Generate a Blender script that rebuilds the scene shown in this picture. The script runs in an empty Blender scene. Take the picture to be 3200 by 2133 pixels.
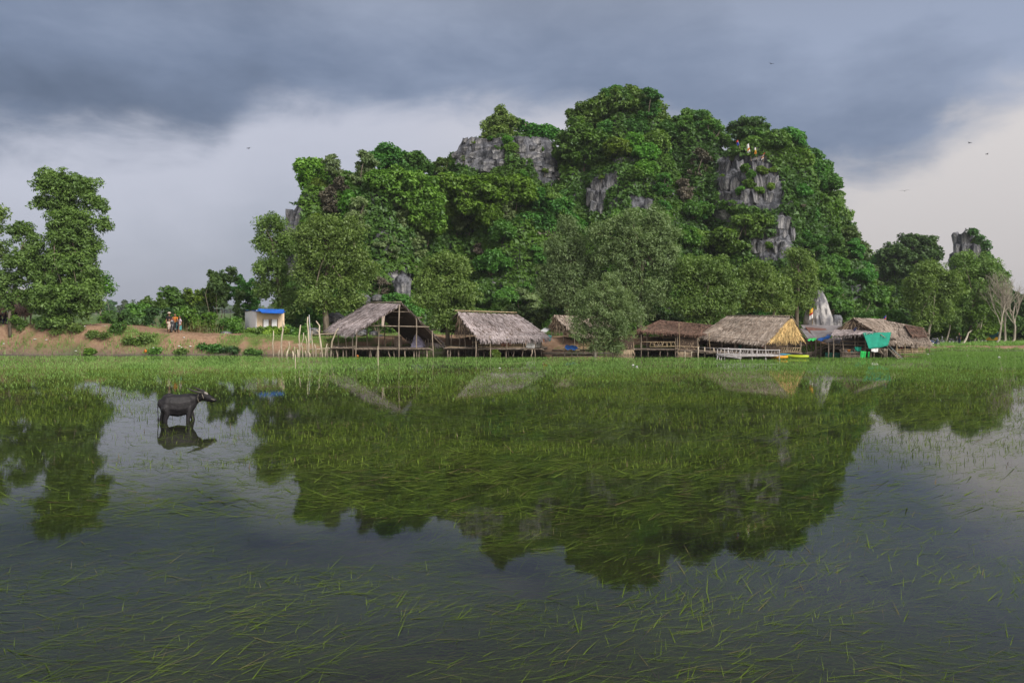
import bpy, math, random
import numpy as np
from mathutils import Vector, Matrix
from mathutils.bvhtree import BVHTree

scene = bpy.context.scene
COL = scene.collection
R = math.radians

# ------------------------------------------------------------------ camera
FPX, HZ, CH = 2400.0, 970.0, 3.5        # focal length and horizon in photograph pixels, camera height in metres
cam_data = bpy.data.cameras.new("camera")
cam = bpy.data.objects.new("camera", cam_data)
COL.objects.link(cam)
cam.location = (0, 0, CH)
cam.rotation_euler = (R(90), 0, 0)
cam_data.sensor_width = 36.0
cam_data.lens = 36.0 * FPX / 3200.0
cam_data.shift_y = -(2133 / 2 - HZ) / 3200.0
cam_data.clip_start = 0.1
cam_data.clip_end = 6000
scene.camera = cam

scene.view_settings.view_transform = 'Standard'
scene.view_settings.look = 'None'
scene.view_settings.gamma = 1.0
scene.view_settings.use_curve_mapping = False
scene.view_settings.exposure = 0.0
scene.render.engine = 'CYCLES'
scene.cycles.use_denoising = True
scene.cycles.use_adaptive_sampling = False
scene.cycles.max_bounces = 8
scene.cycles.diffuse_bounces = 3
scene.cycles.glossy_bounces = 3
scene.cycles.transmission_bounces = 4
scene.cycles.transparent_max_bounces = 24
scene.cycles.caustics_reflective = False
scene.cycles.caustics_refractive = False

# ------------------------------------------------------------------ sky
SUN_AZ, SUN_EL = R(138), R(36)          # clockwise from straight ahead; the veiled sun stands behind, to the right
world = bpy.data.worlds.new("World")
scene.world = world
world.use_nodes = True
wt = world.node_tree
for n in list(wt.nodes):
    wt.nodes.remove(n)


class NT:
    """small helper to write node trees as expressions"""
    def __init__(self, tree):
        self.t = tree

    def n(self, kind, **kw):
        nd = self.t.nodes.new(kind)
        for k, v in kw.items():
            setattr(nd, k, v)
        return nd

    def put(self, sock, v):
        if isinstance(v, bpy.types.NodeSocket):
            self.t.links.new(v, sock)
        elif isinstance(v, (tuple, list)) and len(v) == 3 and sock.type == 'RGBA':
            sock.default_value = (*v, 1)
        else:
            sock.default_value = v

    def m(self, op, a, b=0.0, c=None, clamp=False):
        nd = self.n('ShaderNodeMath', operation=op, use_clamp=clamp)
        self.put(nd.inputs[0], a)
        self.put(nd.inputs[1], b)
        if c is not None:
            self.put(nd.inputs[2], c)
        return nd.outputs[0]

    def rng(self, v, a, b, c=0.0, d=1.0, smooth=True):
        nd = self.n('ShaderNodeMapRange', interpolation_type='SMOOTHSTEP' if smooth else 'LINEAR')
        self.put(nd.inputs[0], v)
        for i, q in enumerate((a, b, c, d)):
            self.put(nd.inputs[1 + i], q)
        return nd.outputs[0]

    def mix(self, f, a, b, blend='MIX'):
        nd = self.n('ShaderNodeMix', data_type='RGBA', blend_type=blend)
        self.put(nd.inputs[0], f)
        self.put(nd.inputs[6], a)
        self.put(nd.inputs[7], b)
        return nd.outputs[2]

    def noise(self, vec, scale, detail=4.0, rough=0.55, dist=0.0):
        nd = self.n('ShaderNodeTexNoise')
        if vec is not None:
            self.t.links.new(vec, nd.inputs['Vector'])
        nd.inputs['Scale'].default_value = scale
        nd.inputs['Detail'].default_value = detail
        nd.inputs['Roughness'].default_value = rough
        nd.inputs['Distortion'].default_value = dist
        return nd.outputs[0]

    def scaled(self, vec, s):
        nd = self.n('ShaderNodeVectorMath', operation='MULTIPLY')
        self.put(nd.inputs[0], vec)
        nd.inputs[1].default_value = s
        return nd.outputs[0]

    def attr(self, name):
        return self.n('ShaderNodeAttribute', attribute_name=name).outputs['Fac']


w = NT(wt)
gen = w.n('ShaderNodeTexCoord').outputs['Generated']
sep = w.n('ShaderNodeSeparateXYZ')
wt.links.new(gen, sep.inputs[0])
dx, dy, dz = sep.outputs
az = w.m('ARCTAN2', dx, dy)
el = w.m('ARCSINE', w.m('MINIMUM', w.m('MAXIMUM', dz, -1.0), 1.0))
# lower rim of the storm cloud: elevation over azimuth
rim = [(-1.2, .17), (-.7, .18), (-.588, .192), (-.496, .192), (-.429, .208), (-.381, .212), (-.340, .240), (-.303, .258), (-.245, .256), (-.186, .236),
       (-.083, .246), (.083, .24), (.245, .20), (.36, .150), (.43, .140), (.455, .150), (.49, .172), (.53, .192), (.588, .205), (.75, .24), (1.2, .32)]
fc = w.n('ShaderNodeFloatCurve')
cv = fc.mapping.curves[0]
pts = [((a + 1.2) / 2.4, (e - (.022 if a < -.2 else 0)) * 2) for a, e in rim]
cv.points[0].location = pts[0]
cv.points[1].location = pts[-1]
for p in pts[1:-1]:
    cv.points.new(*p)
fc.mapping.update()
w.put(fc.inputs['Value'], w.rng(az, -1.2, 1.2, smooth=False))
rimv = w.m('MULTIPLY', fc.outputs[0], 0.5)
flat = w.scaled(gen, (1.0, 1.0, 2.2))
n_big = w.noise(flat, 3.0, 5, .55)
n_mid = w.noise(flat, 7.0, 6, .58, .4)
n_fine = w.noise(w.scaled(gen, (1, 1, 1.4)), 16.0, 5, .5)
d = w.m('ADD', w.m('SUBTRACT', el, rimv), w.m('MULTIPLY', w.m('SUBTRACT', n_mid, .5), .115))
d = w.m('ADD', d, w.m('MULTIPLY', w.m('SUBTRACT', n_fine, .5), .035))
bri_n = w.m('MULTIPLY', w.m('SUBTRACT', w.noise(w.scaled(gen, (1, 1, 2.6)), 9.0, 6, .6, .3), .5), .35)
front = w.rng(dy, -.45, .35)                                   # the storm stands ahead; behind the camera the sky is pale overcast
mask = w.m('MULTIPLY', w.rng(d, -.022, .058), front)
# colours of the storm cloud (linear): darkest at its left, paler towards its middle top and its right end
bright = w.m('ADD', w.rng(az, -.60, -.05, .10, .62), w.m('MULTIPLY', w.rng(n_big, .32, .70), .42))
bright = w.m('ADD', bright, w.rng(az, .44, .66, 0, .42))
bright = w.m('ADD', bright, w.rng(d, .01, .24, -.20, .26))
bright = w.m('ADD', bright, bri_n)
cl = w.n('ShaderNodeValToRGB')
cr = cl.color_ramp
cr.elements[0].position, cr.elements[0].color = 0.05, (.115, .150, .225, 1)
cr.elements[1].position, cr.elements[1].color = 1.05 if False else 1.0, (.34, .40, .54, 1)
e = cr.elements.new(.45)
e.color = (.192, .242, .352, 1)
w.put(cl.inputs[0], bright)
# the open sky under the cloud: lavender grey at the left, cream at the right
low_l = w.mix(w.rng(d, -.20, -.01), (.375, .405, .49), (.56, .58, .68))
low_r = w.mix(w.rng(el, 0.0, .25), (.60, .565, .565), (.74, .70, .69))
low = w.mix(w.rng(az, -.25, .42), low_l, low_r)
back = w.mix(w.rng(el, .0, 1.2), (1.15, 1.07, 1.0), (.74, .74, .77))
open_sky = w.mix(front, back, low)
vari = w.m('ADD', .92, w.m('MULTIPLY', n_big, .16))
open_sky = w.mix(1.0, open_sky, w.n('ShaderNodeCombineColor').outputs[0], 'MULTIPLY') if False else open_sky
sky_n = w.n('ShaderNodeTexSky', sky_type='NISHITA', sun_disc=False)
sky_n.sun_elevation = SUN_EL
sky_n.sun_rotation = SUN_AZ
sky_n.air_density = 1.0
sky_n.dust_density = 2.0
storm = w.mix(w.rng(el, .30, .55), cl.outputs[0], (.24, .25, .28))
clouds = w.mix(mask, open_sky, storm)
sc10 = w.mix(1.0, clouds, (10, 10, 10), 'MULTIPLY')
total = w.mix(.93, sky_n.outputs[0], sc10)                      # a thin share of clear sky through the overcast
bg = w.n('ShaderNodeBackground')
w.put(bg.inputs[0], total)
bg.inputs[1].default_value = 0.1
wo = w.n('ShaderNodeOutputWorld')
wt.links.new(bg.outputs[0], wo.inputs[0])

# ------------------------------------------------------------------ sun (veiled)
sun_d = bpy.data.lights.new("sun", 'SUN')
sun_d.energy = 4.0
sun_d.angle = R(26)
sun_d.color = (1.0, .94, .85)
sun = bpy.data.objects.new("sun", sun_d)
COL.objects.link(sun)
sv = Vector((math.sin(SUN_AZ) * math.cos(SUN_EL), math.cos(SUN_AZ) * math.cos(SUN_EL), math.sin(SUN_EL)))
sun.rotation_euler = sv.to_track_quat('Z', 'Y').to_euler()

# ------------------------------------------------------------------ helpers
def W(px, py, D):
    """the place seen at photograph pixel (px, py) at distance D"""
    return Vector(((px - 1600.0) / FPX * D, D, CH - (py - HZ) / FPX * D))


def base_D(py):
    """distance of a point of the water surface seen in row py"""
    return CH * FPX / (py - HZ)


def hash3(ix, iy, iz, seed):
    h = (ix.astype(np.int64) * 374761393 + iy.astype(np.int64) * 668265263 + iz.astype(np.int64) * 2147483647 + seed * 974634777) & 0xFFFFFFFF
    h = ((h ^ (h >> 13)) * 1274126177) & 0xFFFFFFFF
    h = ((h ^ (h >> 16)) * 2246822519) & 0xFFFFFFFF
    return (h ^ (h >> 15)) / 4294967295.0


def vnoise(x, y, z, seed=0):
    ix, iy, iz = np.floor(x), np.floor(y), np.floor(z)
    fx, fy, fz = x - ix, y - iy, z - iz
    fx, fy, fz = [f * f * (3 - 2 * f) for f in (fx, fy, fz)]
    out = 0
    for a in (0, 1):
        for b in (0, 1):
            for c in (0, 1):
                out = out + hash3(ix + a, iy + b, iz + c, seed) * (fx if a else 1 - fx) * (fy if b else 1 - fy) * (fz if c else 1 - fz)
    return out


def fbm(x, y, z, seed=0, octs=4):
    x, y, z = np.broadcast_arrays(np.asarray(x, float), np.asarray(y, float), np.asarray(z, float))
    t, a, s = 0, 1.0, 0
    for k in range(octs):
        t = t + a * (vnoise(x * 2 ** k, y * 2 ** k, z * 2 ** k, seed + k) - .5)
        s += a
        a *= .5
    return t / s * 2          # about -1 .. 1


def sstep(x, a, b):
    t = np.clip((x - a) / (b - a), 0, 1)
    return t * t * (3 - 2 * t)


def mk_mesh(name, V, F, mat=None, smooth=False, tint=None, mats=None, mat_idx=None, vattr=None):
    """V (n,3); F an (m,k) array or a list of tuples"""
    me = bpy.data.meshes.new(name)
    V = np.asarray(V, np.float32).reshape(-1, 3)
    if isinstance(F, np.ndarray):
        m, k = F.shape
        me.vertices.add(len(V))
        me.vertices.foreach_set('co', V.ravel())
        me.loops.add(m * k)
        me.loops.foreach_set('vertex_index', F.astype(np.int32).ravel())
        me.polygons.add(m)
        me.polygons.foreach_set('loop_start', np.arange(0, m * k, k, dtype=np.int32))
        me.update(calc_edges=True)
    else:
        me.from_pydata(V.tolist(), [], F)
        me.update()
    if smooth:
        me.polygons.foreach_set('use_smooth', np.ones(len(me.polygons), bool))
    if tint is not None:
        a = me.attributes.new('tint', 'FLOAT', 'FACE')
        a.data.foreach_set('value', np.asarray(tint, np.float32))
    for k2, v2 in (vattr or {}).items():
        a = me.attributes.new(k2, 'FLOAT', 'POINT')
        a.data.foreach_set('value', np.asarray(v2, np.float32))
    for mm in (mats or ([mat] if mat else [])):
        me.materials.append(mm)
    if mat_idx is not None:
        me.polygons.foreach_set('material_index', np.asarray(mat_idx, np.int32))
    return me


def tag(o, label=None, cat=None, group=None, kind=None):
    for k, v in (('label', label), ('category', cat), ('group', group), ('kind', kind)):
        if v:
            o[k] = v
    return o


def empty(name, loc, label, cat, group=None):
    o = bpy.data.objects.new(name, None)
    o.empty_display_size = .3
    COL.objects.link(o)
    o.location = loc
    return tag(o, label, cat, group)


def root_of(o):
    p = Vector((0, 0, 0))
    while o is not None:
        p = p + o.location
        o = o.parent
    return p


def obj(name, me, parent=None, kind=None, world=True):
    """links a mesh; with a parent, WORLD coordinates are made relative to it"""
    o = bpy.data.objects.new(name, me)
    COL.objects.link(o)
    if parent is not None:
        if world:
            me.transform(Matrix.Translation(-root_of(parent)))
        o.parent = parent
    if kind:
        o['kind'] = kind
    return o


class MB:
    """collects tubes, boxes and sheets and turns them into ONE mesh"""
    def __init__(self):
        self.V, self.F, self.T = [], [], []

    def add(self, V, F, t=.5):
        b = len(self.V)
        self.V += [tuple(v) for v in V]
        self.F += [tuple(i + b for i in f) for f in F]
        self.T += [t] * len(F)
        return self

    def tube(self, pts, rad, n=6, t=.5, caps=True):
        pts = [Vector(p) for p in pts]
        if not isinstance(rad, (list, tuple)):
            rad = [rad] * len(pts)
        V, F = [], []
        for i, p in enumerate(pts):
            a = (pts[min(i + 1, len(pts) - 1)] - pts[max(i - 1, 0)])
            if a.length < 1e-9:
                a = Vector((0, 0, 1))
            a.normalize()
            ref = Vector((0, 1, 0)) if abs(a.y) < .8 else Vector((1, 0, 0))
            u = a.cross(ref).normalized()
            v = a.cross(u)
            for k in range(n):
                q = 2 * math.pi * k / n
                V.append(p + (u * math.cos(q) + v * math.sin(q)) * rad[i])
        for i in range(len(pts) - 1):
            for k in range(n):
                F.append((i * n + k, i * n + (k + 1) % n, (i + 1) * n + (k + 1) % n, (i + 1) * n + k))
        if caps:
            F.append(tuple(range(n - 1, -1, -1)))
            F.append(tuple((len(pts) - 1) * n + k for k in range(n)))
        return self.add(V, F, t)

    def box(self, c, sx, sy, sz, rz=0.0, t=.5, rx=0.0):
        M = Matrix.Translation(Vector(c)) @ Matrix.Rotation(rz, 4, 'Z') @ Matrix.Rotation(rx, 4, 'X')
        V = [M @ Vector((x * sx / 2, y * sy / 2, z * sz / 2)) for z in (-1, 1) for y in (-1, 1) for x in (-1, 1)]
        F = [(0, 2, 3, 1), (4, 5, 7, 6), (0, 1, 5, 4), (2, 6, 7, 3), (0, 4, 6, 2), (1, 3, 7, 5)]
        return self.add(V, F, t)

    def slab(self, P, th=.05, t=.5):
        """a plate of thickness TH under the corner loop P"""
        P = [Vector(p) for p in P]
        nrm = (P[1] - P[0]).cross(P[-1] - P[0]).normalized() * th
        n = len(P)
        V = P + [p - nrm for p in P]
        F = [tuple(range(n)), tuple(range(2 * n - 1, n - 1, -1))]
        F += [(k, k + n, (k + 1) % n + n, (k + 1) % n) for k in range(n)]
        return self.add(V, F, t)

    def mesh(self, name, mat, smooth=False):
        return mk_mesh(name, self.V, self.F, mat, smooth, self.T)


# ------------------------------------------------------------------ materials
def material(name):
    m = bpy.data.materials.new(name)
    m.use_nodes = True
    for n in list(m.node_tree.nodes):
        m.node_tree.nodes.remove(n)
    t = NT(m.node_tree)
    out = t.n('ShaderNodeOutputMaterial')
    return m, t, out


def mat_plain(name, c1, c2=None, scale=6.0, rough=.85, bump=0.0, stretch=(1, 1, 1), tint=0.0, objvar=0.0, spec=.3, detail=5, metal=0.0, space='Object'):
    """two colours mixed by noise, optional tint attribute and per-object value change"""
    m, t, out = material(name)
    vec = t.scaled(t.n('ShaderNodeTexCoord').outputs[space], stretch)
    nz = t.noise(vec, scale, detail, .6)
    c2 = c2 or tuple(x * .7 for x in c1)
    col = t.mix(t.rng(nz, .32, .68), c2, c1)
    if tint:
        hs = t.n('ShaderNodeHueSaturation')
        t.put(hs.inputs['Color'], col)
        t.put(hs.inputs['Value'], t.m('ADD', 1 - tint / 2, t.m('MULTIPLY', t.attr('tint'), tint)))
        col = hs.outputs[0]
    if objvar:
        hs = t.n('ShaderNodeHueSaturation')
        t.put(hs.inputs['Color'], col)
        t.put(hs.inputs['Value'], t.m('ADD', 1 - objvar / 2, t.m('MULTIPLY', t.n('ShaderNodeObjectInfo').outputs['Random'], objvar)))
        col = hs.outputs[0]
    b = t.n('ShaderNodeBsdfPrincipled')
    t.put(b.inputs['Base Color'], col)
    b.inputs['Roughness'].default_value = rough
    b.inputs['Specular IOR Level'].default_value = spec
    b.inputs['Metallic'].default_value = metal
    if bump:
        bp = t.n('ShaderNodeBump')
        bp.inputs['Strength'].default_value = bump
        bp.inputs['Distance'].default_value = .05
        t.put(bp.inputs['Height'], t.noise(vec, scale * 2.5, 5, .65))
        m.node_tree.links.new(bp.outputs[0], b.inputs['Normal'])
    m.node_tree.links.new(b.outputs[0], out.inputs[0])
    return m


def mat_leaf(name, dark, light, trans=.34, hue=.055, val=.5, gloss=.05):
    m, t, out = material(name)
    col = t.mix(t.attr('tint'), dark, light)
    r = t.n('ShaderNodeObjectInfo').outputs['Random']
    hs = t.n('ShaderNodeHueSaturation')
    t.put(hs.inputs['Color'], col)
    t.put(hs.inputs['Hue'], t.m('ADD', .5 - hue / 2, t.m('MULTIPLY', r, hue)))
    t.put(hs.inputs['Value'], t.m('ADD', 1 - val / 2, t.m('MULTIPLY', t.m('FRACT', t.m('MULTIPLY', r, 7.13)), val)))
    col = hs.outputs[0]
    df = t.n('ShaderNodeBsdfDiffuse')
    t.put(df.inputs[0], col)
    tr = t.n('ShaderNodeBsdfTranslucent')
    t.put(tr.inputs[0], t.mix(1.0, col, (1.1, 1.2, .6), 'MULTIPLY'))
    mx = t.n('ShaderNodeMixShader')
    mx.inputs[0].default_value = trans
    m.node_tree.links.new(df.outputs[0], mx.inputs[1])
    m.node_tree.links.new(tr.outputs[0], mx.inputs[2])
    gl = t.n('ShaderNodeBsdfGlossy')
    gl.inputs['Roughness'].default_value = .55
    t.put(gl.inputs[0], (.55, .6, .6))
    m2 = t.n('ShaderNodeMixShader')
    m2.inputs[0].default_value = gloss
    m.node_tree.links.new(mx.outputs[0], m2.inputs[1])
    m.node_tree.links.new(gl.outputs[0], m2.inputs[2])
    m.node_tree.links.new(m2.outputs[0], out.inputs[0])
    return m


M_BROAD = mat_leaf('broad_leaf', (.052, .135, .022), (.150, .310, .045))
M_LIME = mat_leaf('lime_leaf', (.070, .165, .016), (.195, .37, .036))
M_OLIVE = mat_leaf('olive_leaf', (.085, .155, .030), (.225, .345, .078), trans=.36, hue=.02, val=.2)
M_FEATHER = mat_leaf('feathery_leaf', (.115, .180, .062), (.265, .355, .145), trans=.36, hue=.02, val=.2)
M_DARK = mat_leaf('dark_leaf', (.038, .088, .025), (.115, .210, .052))
M_VINE = mat_leaf('creeper_leaf', (.052, .130, .018), (.165, .325, .038))
M_DRYVINE = mat_leaf('dry_stem', (.085, .075, .055), (.19, .165, .12), trans=.1)
M_GRASS = mat_leaf('grass_blade', (.175, .345, .065), (.30, .49, .135), trans=.3, hue=0, val=0, gloss=.04)
M_WEED = mat_leaf('water_weed', (.076, .128, .020), (.205, .285, .052), trans=.2, hue=0, val=0, gloss=.0)
M_DRY = mat_leaf('dry_grass', (.16, .14, .05), (.32, .27, .12), trans=.2)
M_BARK = mat_plain('bark', (.24, .20, .155), (.11, .09, .07), 5, .95, .6, (1, 1, .25))
M_PALEBARK = mat_plain('pale_bark', (.44, .40, .33), (.24, .21, .17), 4, .9, .4, (1, 1, .3))
M_POST = mat_plain('weathered_post', (.34, .28, .22), (.17, .135, .105), 7, .9, .4, (1, 1, .2), objvar=.5)
M_DRIFT = mat_plain('bleached_wood', (.62, .55, .43), (.36, .29, .21), 7, .85, .4, (1, 1, .2), objvar=.2)
M_BAMBOO = mat_plain('bamboo', (.46, .36, .22), (.26, .19, .12), 5, .7, .2, (1, 1, .4), objvar=.4)
M_PLANK = mat_plain('deck_plank', (.30, .24, .19), (.17, .135, .11), 5, .9, .4, objvar=.5)
M_WHITEWOOD = mat_plain('white_painted_wood', (.50, .48, .48), (.34, .31, .31), 5, .7, .2, objvar=.2)
def thatch_mat(name, c1, c2):
    return mat_plain(name, c1, c2, 2.2, .95, .4, tint=.75, detail=6)
M_TH_GREY = thatch_mat('grey_thatch', (.45, .395, .405), (.31, .255, .25))
M_TH_TAN = thatch_mat('tan_thatch', (.44, .37, .315), (.30, .235, .19))
M_TH_BROWN = thatch_mat('brown_thatch', (.20, .122, .09), (.125, .075, .06))
M_TH_GOLD = mat_plain('golden_thatch', (.74, .53, .24), (.56, .38, .17), 2.2, .95, .4, tint=1.1, detail=6)
M_TH_WALL = thatch_mat('straw_wall', (.46, .36, .25), (.32, .24, .16))
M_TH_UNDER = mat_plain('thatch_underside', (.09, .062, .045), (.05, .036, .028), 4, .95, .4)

# ------------------------------------------------------------------ ground, water
def shore_y(x):
    x = np.asarray(x, float)
    y = 60.6 + 2.6 * sstep(x, -17, -12) + 4.2 * sstep(x, 30, 38)
    return y + .5 * fbm(x * .22, 0, 0, 3, 3) + .25 * fbm(x * 1.1, 0, 0, 5, 2)


def bank_top(x):
    x = np.asarray(x, float)
    return 2.25 - .75 * sstep(x, -36, -25) - .35 * sstep(x, -22, -15) - .1 * sstep(x, -5, 5) - .86 * sstep(x, 25, 36)


def ground_z(x, y):
    x, y = np.broadcast_arrays(np.asarray(x, float), np.asarray(y, float))
    s = y - shore_y(x)
    hb = bank_top(x)
    bed = -.36 * sstep(-s, 0.0, 4.5) + .06 * fbm(x * .4, y * .4, 0, 9, 3)
    steep = 2.3 - .7 * sstep(-x, 14, 22)
    up = hb * sstep(s, -.15, steep) ** .62
    rough = (.16 * fbm(x * 2.2, y * 2.2, 0, 14, 3) * sstep(3.2 - s, 0, 1) + .20 * fbm(x * .9, y * .9, 0, 11, 3) + .07 * fbm(x * 3, y * 3, 0, 12, 2)) * sstep(s, 0, 1.2) * sstep(95 - y, 0, 10)
    land = up + rough
    fieldw = sstep(y, 69, 75) * (1 - sstep(x, -30, -22)) + sstep(y, 160, 200)
    fieldw = np.clip(fieldw, 0, 1)
    land = land * (1 - fieldw) + .5 * fieldw
    return np.where(s < -.1, bed, np.where(s < .15, bed + (land - bed) * (s + .1) / .25, land))


def gz(x, y):
    return float(ground_z(np.array([x]), np.array([y]))[0])


gx = np.concatenate([-np.geomspace(1290, 70, 30)[:-1], np.arange(-70, 95, .45), np.geomspace(95, 1290, 30)[1:]])
gy = np.concatenate([-np.geomspace(900, 30, 20)[:-1], np.arange(-30, 52, 2.2), np.arange(52, 74, .28), np.arange(74, 100, 1.2), np.geomspace(100, 1290, 30)])
GX, GY = np.meshgrid(gx, gy)
GZ = ground_z(GX.ravel(), GY.ravel())
far = GY.ravel() < -40
GZ = np.where(far, -.36 + (.6 + .36) * sstep(-GY.ravel(), 60, 75), GZ)
GZ = np.where((np.abs(GX.ravel()) > 120) & (GY.ravel() < 70) & (GY.ravel() > -40), GZ + 1.2 * sstep(np.abs(GX.ravel()), 140, 180), GZ)
nx, ny = len(gx), len(gy)
ii = np.arange(nx * ny).reshape(ny, nx)
GF = np.stack([ii[:-1, :-1], ii[:-1, 1:], ii[1:, 1:], ii[1:, :-1]], -1).reshape(-1, 4)
xr, yr = GX.ravel(), GY.ravel()
s_ = yr - shore_y(xr)
green = .5 + .75 * fbm(xr * .35, yr * .5, 0, 21, 4) + .5 * fbm(xr * 1.3, yr * 1.6, 0, 22, 3)
green = green - .8 * sstep(s_, 1.5, 2.6) * (1 - sstep(s_, 4.5, 7)) * (1 - .0 * xr)          # the trodden dirt track along the top
lawn = sstep(xr, -23.5, -21) * (1 - sstep(xr, -13, -10.5)) * sstep(s_, .9, 1.6) * (1 - sstep(s_, 4.5, 6))
green = np.maximum(green, lawn * 1.1)
green = np.where((xr > -11) & (xr < 34) & (s_ > 1.0) & (s_ < 9), green * .15, green)
green = np.where((xr < -22) & (yr < 72), green - .22, green)
green = np.where(yr > 76, 1.0, green)
green = np.where((xr > 34) & (s_ > 4.0), 1.0, green)
green = np.where((xr > 33) & (s_ < .9), .9, green)
mud = 1 - sstep(s_, -.4, .5)

m_ground, t, out = material('earth_and_grass')
vec = t.n('ShaderNodeTexCoord').outputs['Object']
n1 = t.noise(vec, .9, 7, .65)
n2 = t.noise(vec, 5.0, 6, .65)
dirt = t.mix(t.rng(n2, .3, .7), (.21, .128, .082), (.33, .22, .148))
dirt = t.mix(t.rng(n1, .5, .72), dirt, (.23, .15, .10))
grs = t.mix(t.rng(n2, .3, .7), (.070, .100, .026), (.135, .170, .048))
far_g = t.mix(t.rng(t.noise(t.scaled(vec, (.3, 1, 1)), .09, 4, .6), .35, .65), (.060, .115, .025), (.105, .16, .035))
sepg = t.n('ShaderNodeSeparateXYZ')
m_ground.node_tree.links.new(vec, sepg.inputs[0])
grs = t.mix(t.rng(sepg.outputs[1], 74, 110), grs, far_g)
gfac = t.rng(t.m('ADD', t.attr('green'), t.m('MULTIPLY', t.m('SUBTRACT', n2, .5), .9)), .30, .72)
c = t.mix(gfac, dirt, grs)
c = t.mix(t.attr('mud'), c, t.mix(t.rng(n2, .3, .7), (.080, .075, .064), (.120, .112, .095)))
b = t.n('ShaderNodeBsdfPrincipled')
t.put(b.inputs['Base Color'], c)
b.inputs['Roughness'].default_value = .95
b.inputs['Specular IOR Level'].default_value = .15
bp = t.n('ShaderNodeBump')
bp.inputs['Strength'].default_value = .5
bp.inputs['Distance'].default_value = .06
t.put(bp.inputs['Height'], t.noise(vec, 6, 6, .7))
m_ground.node_tree.links.new(bp.outputs[0], b.inputs['Normal'])
m_ground.node_tree.links.new(b.outputs[0], out.inputs[0])
ground = obj('ground', mk_mesh('ground', np.stack([xr, yr, GZ], -1), GF, m_ground, True, vattr={'green': green, 'mud': mud}), kind='structure')
ground['label'] = 'orange earth bank, dirt track and flat green fields round the flooded meadow'

m_water, t, out = material('still_water')
vec = t.n('ShaderNodeTexCoord').outputs['Object']
bp = t.n('ShaderNodeBump')
bp.inputs['Strength'].default_value = .012
bp.inputs['Distance'].default_value = .05
rip = t.m('ADD', t.noise(t.scaled(vec, (.6, 1.6, 1)), 2.2, 3, .5), t.m('MULTIPLY', t.noise(t.scaled(vec, (1, 2, 1)), 9, 2, .5), .25))
t.put(bp.inputs['Height'], rip)
fr = t.n('ShaderNodeFresnel')
fr.inputs['IOR'].default_value = 1.333
gl = t.n('ShaderNodeBsdfGlossy')
gl.inputs['Roughness'].default_value = .025
t.put(gl.inputs[0], (.93, .93, .93))
m_water.node_tree.links.new(bp.outputs[0], gl.inputs['Normal'])
tr = t.n('ShaderNodeBsdfTransparent')
t.put(tr.inputs[0], (.80, .82, .70))
mk = t.n('ShaderNodeBsdfDiffuse')                                 # silt hanging in the water
t.put(mk.inputs[0], (.085, .085, .074))
ms = t.n('ShaderNodeMixShader')
ms.inputs[0].default_value = .09
m_water.node_tree.links.new(tr.outputs[0], ms.inputs[1])
m_water.node_tree.links.new(mk.outputs[0], ms.inputs[2])
mx = t.n('ShaderNodeMixShader')
m_water.node_tree.links.new(fr.outputs[0], mx.inputs[0])
m_water.node_tree.links.new(ms.outputs[0], mx.inputs[1])
m_water.node_tree.links.new(gl.outputs[0], mx.inputs[2])
m_water.node_tree.links.new(mx.outputs[0], out.inputs[0])
water = obj('water', mk_mesh('water', [(-170, -72, 0), (170, -72, 0), (170, 72, 0), (-170, 72, 0)], [(0, 1, 2, 3)], m_water), kind='structure')
water['label'] = 'still shallow water of the flooded meadow'

# ------------------------------------------------------------------ limestone hill
MASS = [  # x, y, half width, half depth, height, p, g
    (-17.6, 91, 8.6, 9, 18.2, 3.2, .50), (-13.0, 92, 5.0, 7, 19.6, 2.2, .8), (-22.6, 88.5, 3.6, 5.5, 17.0, 3.6, .5),
    (.1, 103, 9.4, 8.5, 26.0, 6, .4), (1.0, 95, 12.5, 9, 16.5, 2.0, .75), (-7.5, 98, 6, 8, 20.5, 2.4, .7),
    (15.2, 105, 11.0, 11, 31.2, 2.0, .8), (15.6, 97, 10.6, 9, 23.0, 2.6, .62), (10, 99, 6, 8, 25, 2.4, .7), (24.0, 102.5, 8.5, 8, 26.4, 3.0, .6),
    (31.0, 100, 8.6, 8, 24.0, 4.0, .42), (38.0, 104, 7.4, 10, 22.0, 2.2, .75), (41.6, 102, 6.0, 10, 13.0, 2.0, .8), (33, 93, 9, 6, 12, 2, .8), (45, 100, 4.2, 8, 6, 2, .8),
    (62.5, 124, 8.0, 6, 11.0, 2.6, .6), (75.0, 128, 9, 6, 8.0, 2.2, .7), (75.1, 127, 3.6, 3.0, 17.6, 1.8, .62), (76.6, 127.6, 2.6, 2.6, 12.5, 2.2, .6),
]


def hill_h(x, y):
    wx = x + 1.5 * fbm(x * .13, y * .13, 0, 31, 3)
    wy = y + 1.7 * fbm(x * .13, y * .13, 9, 32, 3)
    h = np.full_like(x, -2.0)
    for cx, cy, rx, ry, H, p, g in MASS:
        r = np.sqrt(((wx - cx) / rx) ** 2 + ((wy - cy) / ry) ** 2)
        h = np.maximum(h, H * np.clip(1 - r ** p, 0, 1) ** g + np.where(r < 1, 0, -2))
    return h + np.where(h > 1, 1.3 * fbm(x * .3, y * .3, 0, 33, 3), 0)


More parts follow.
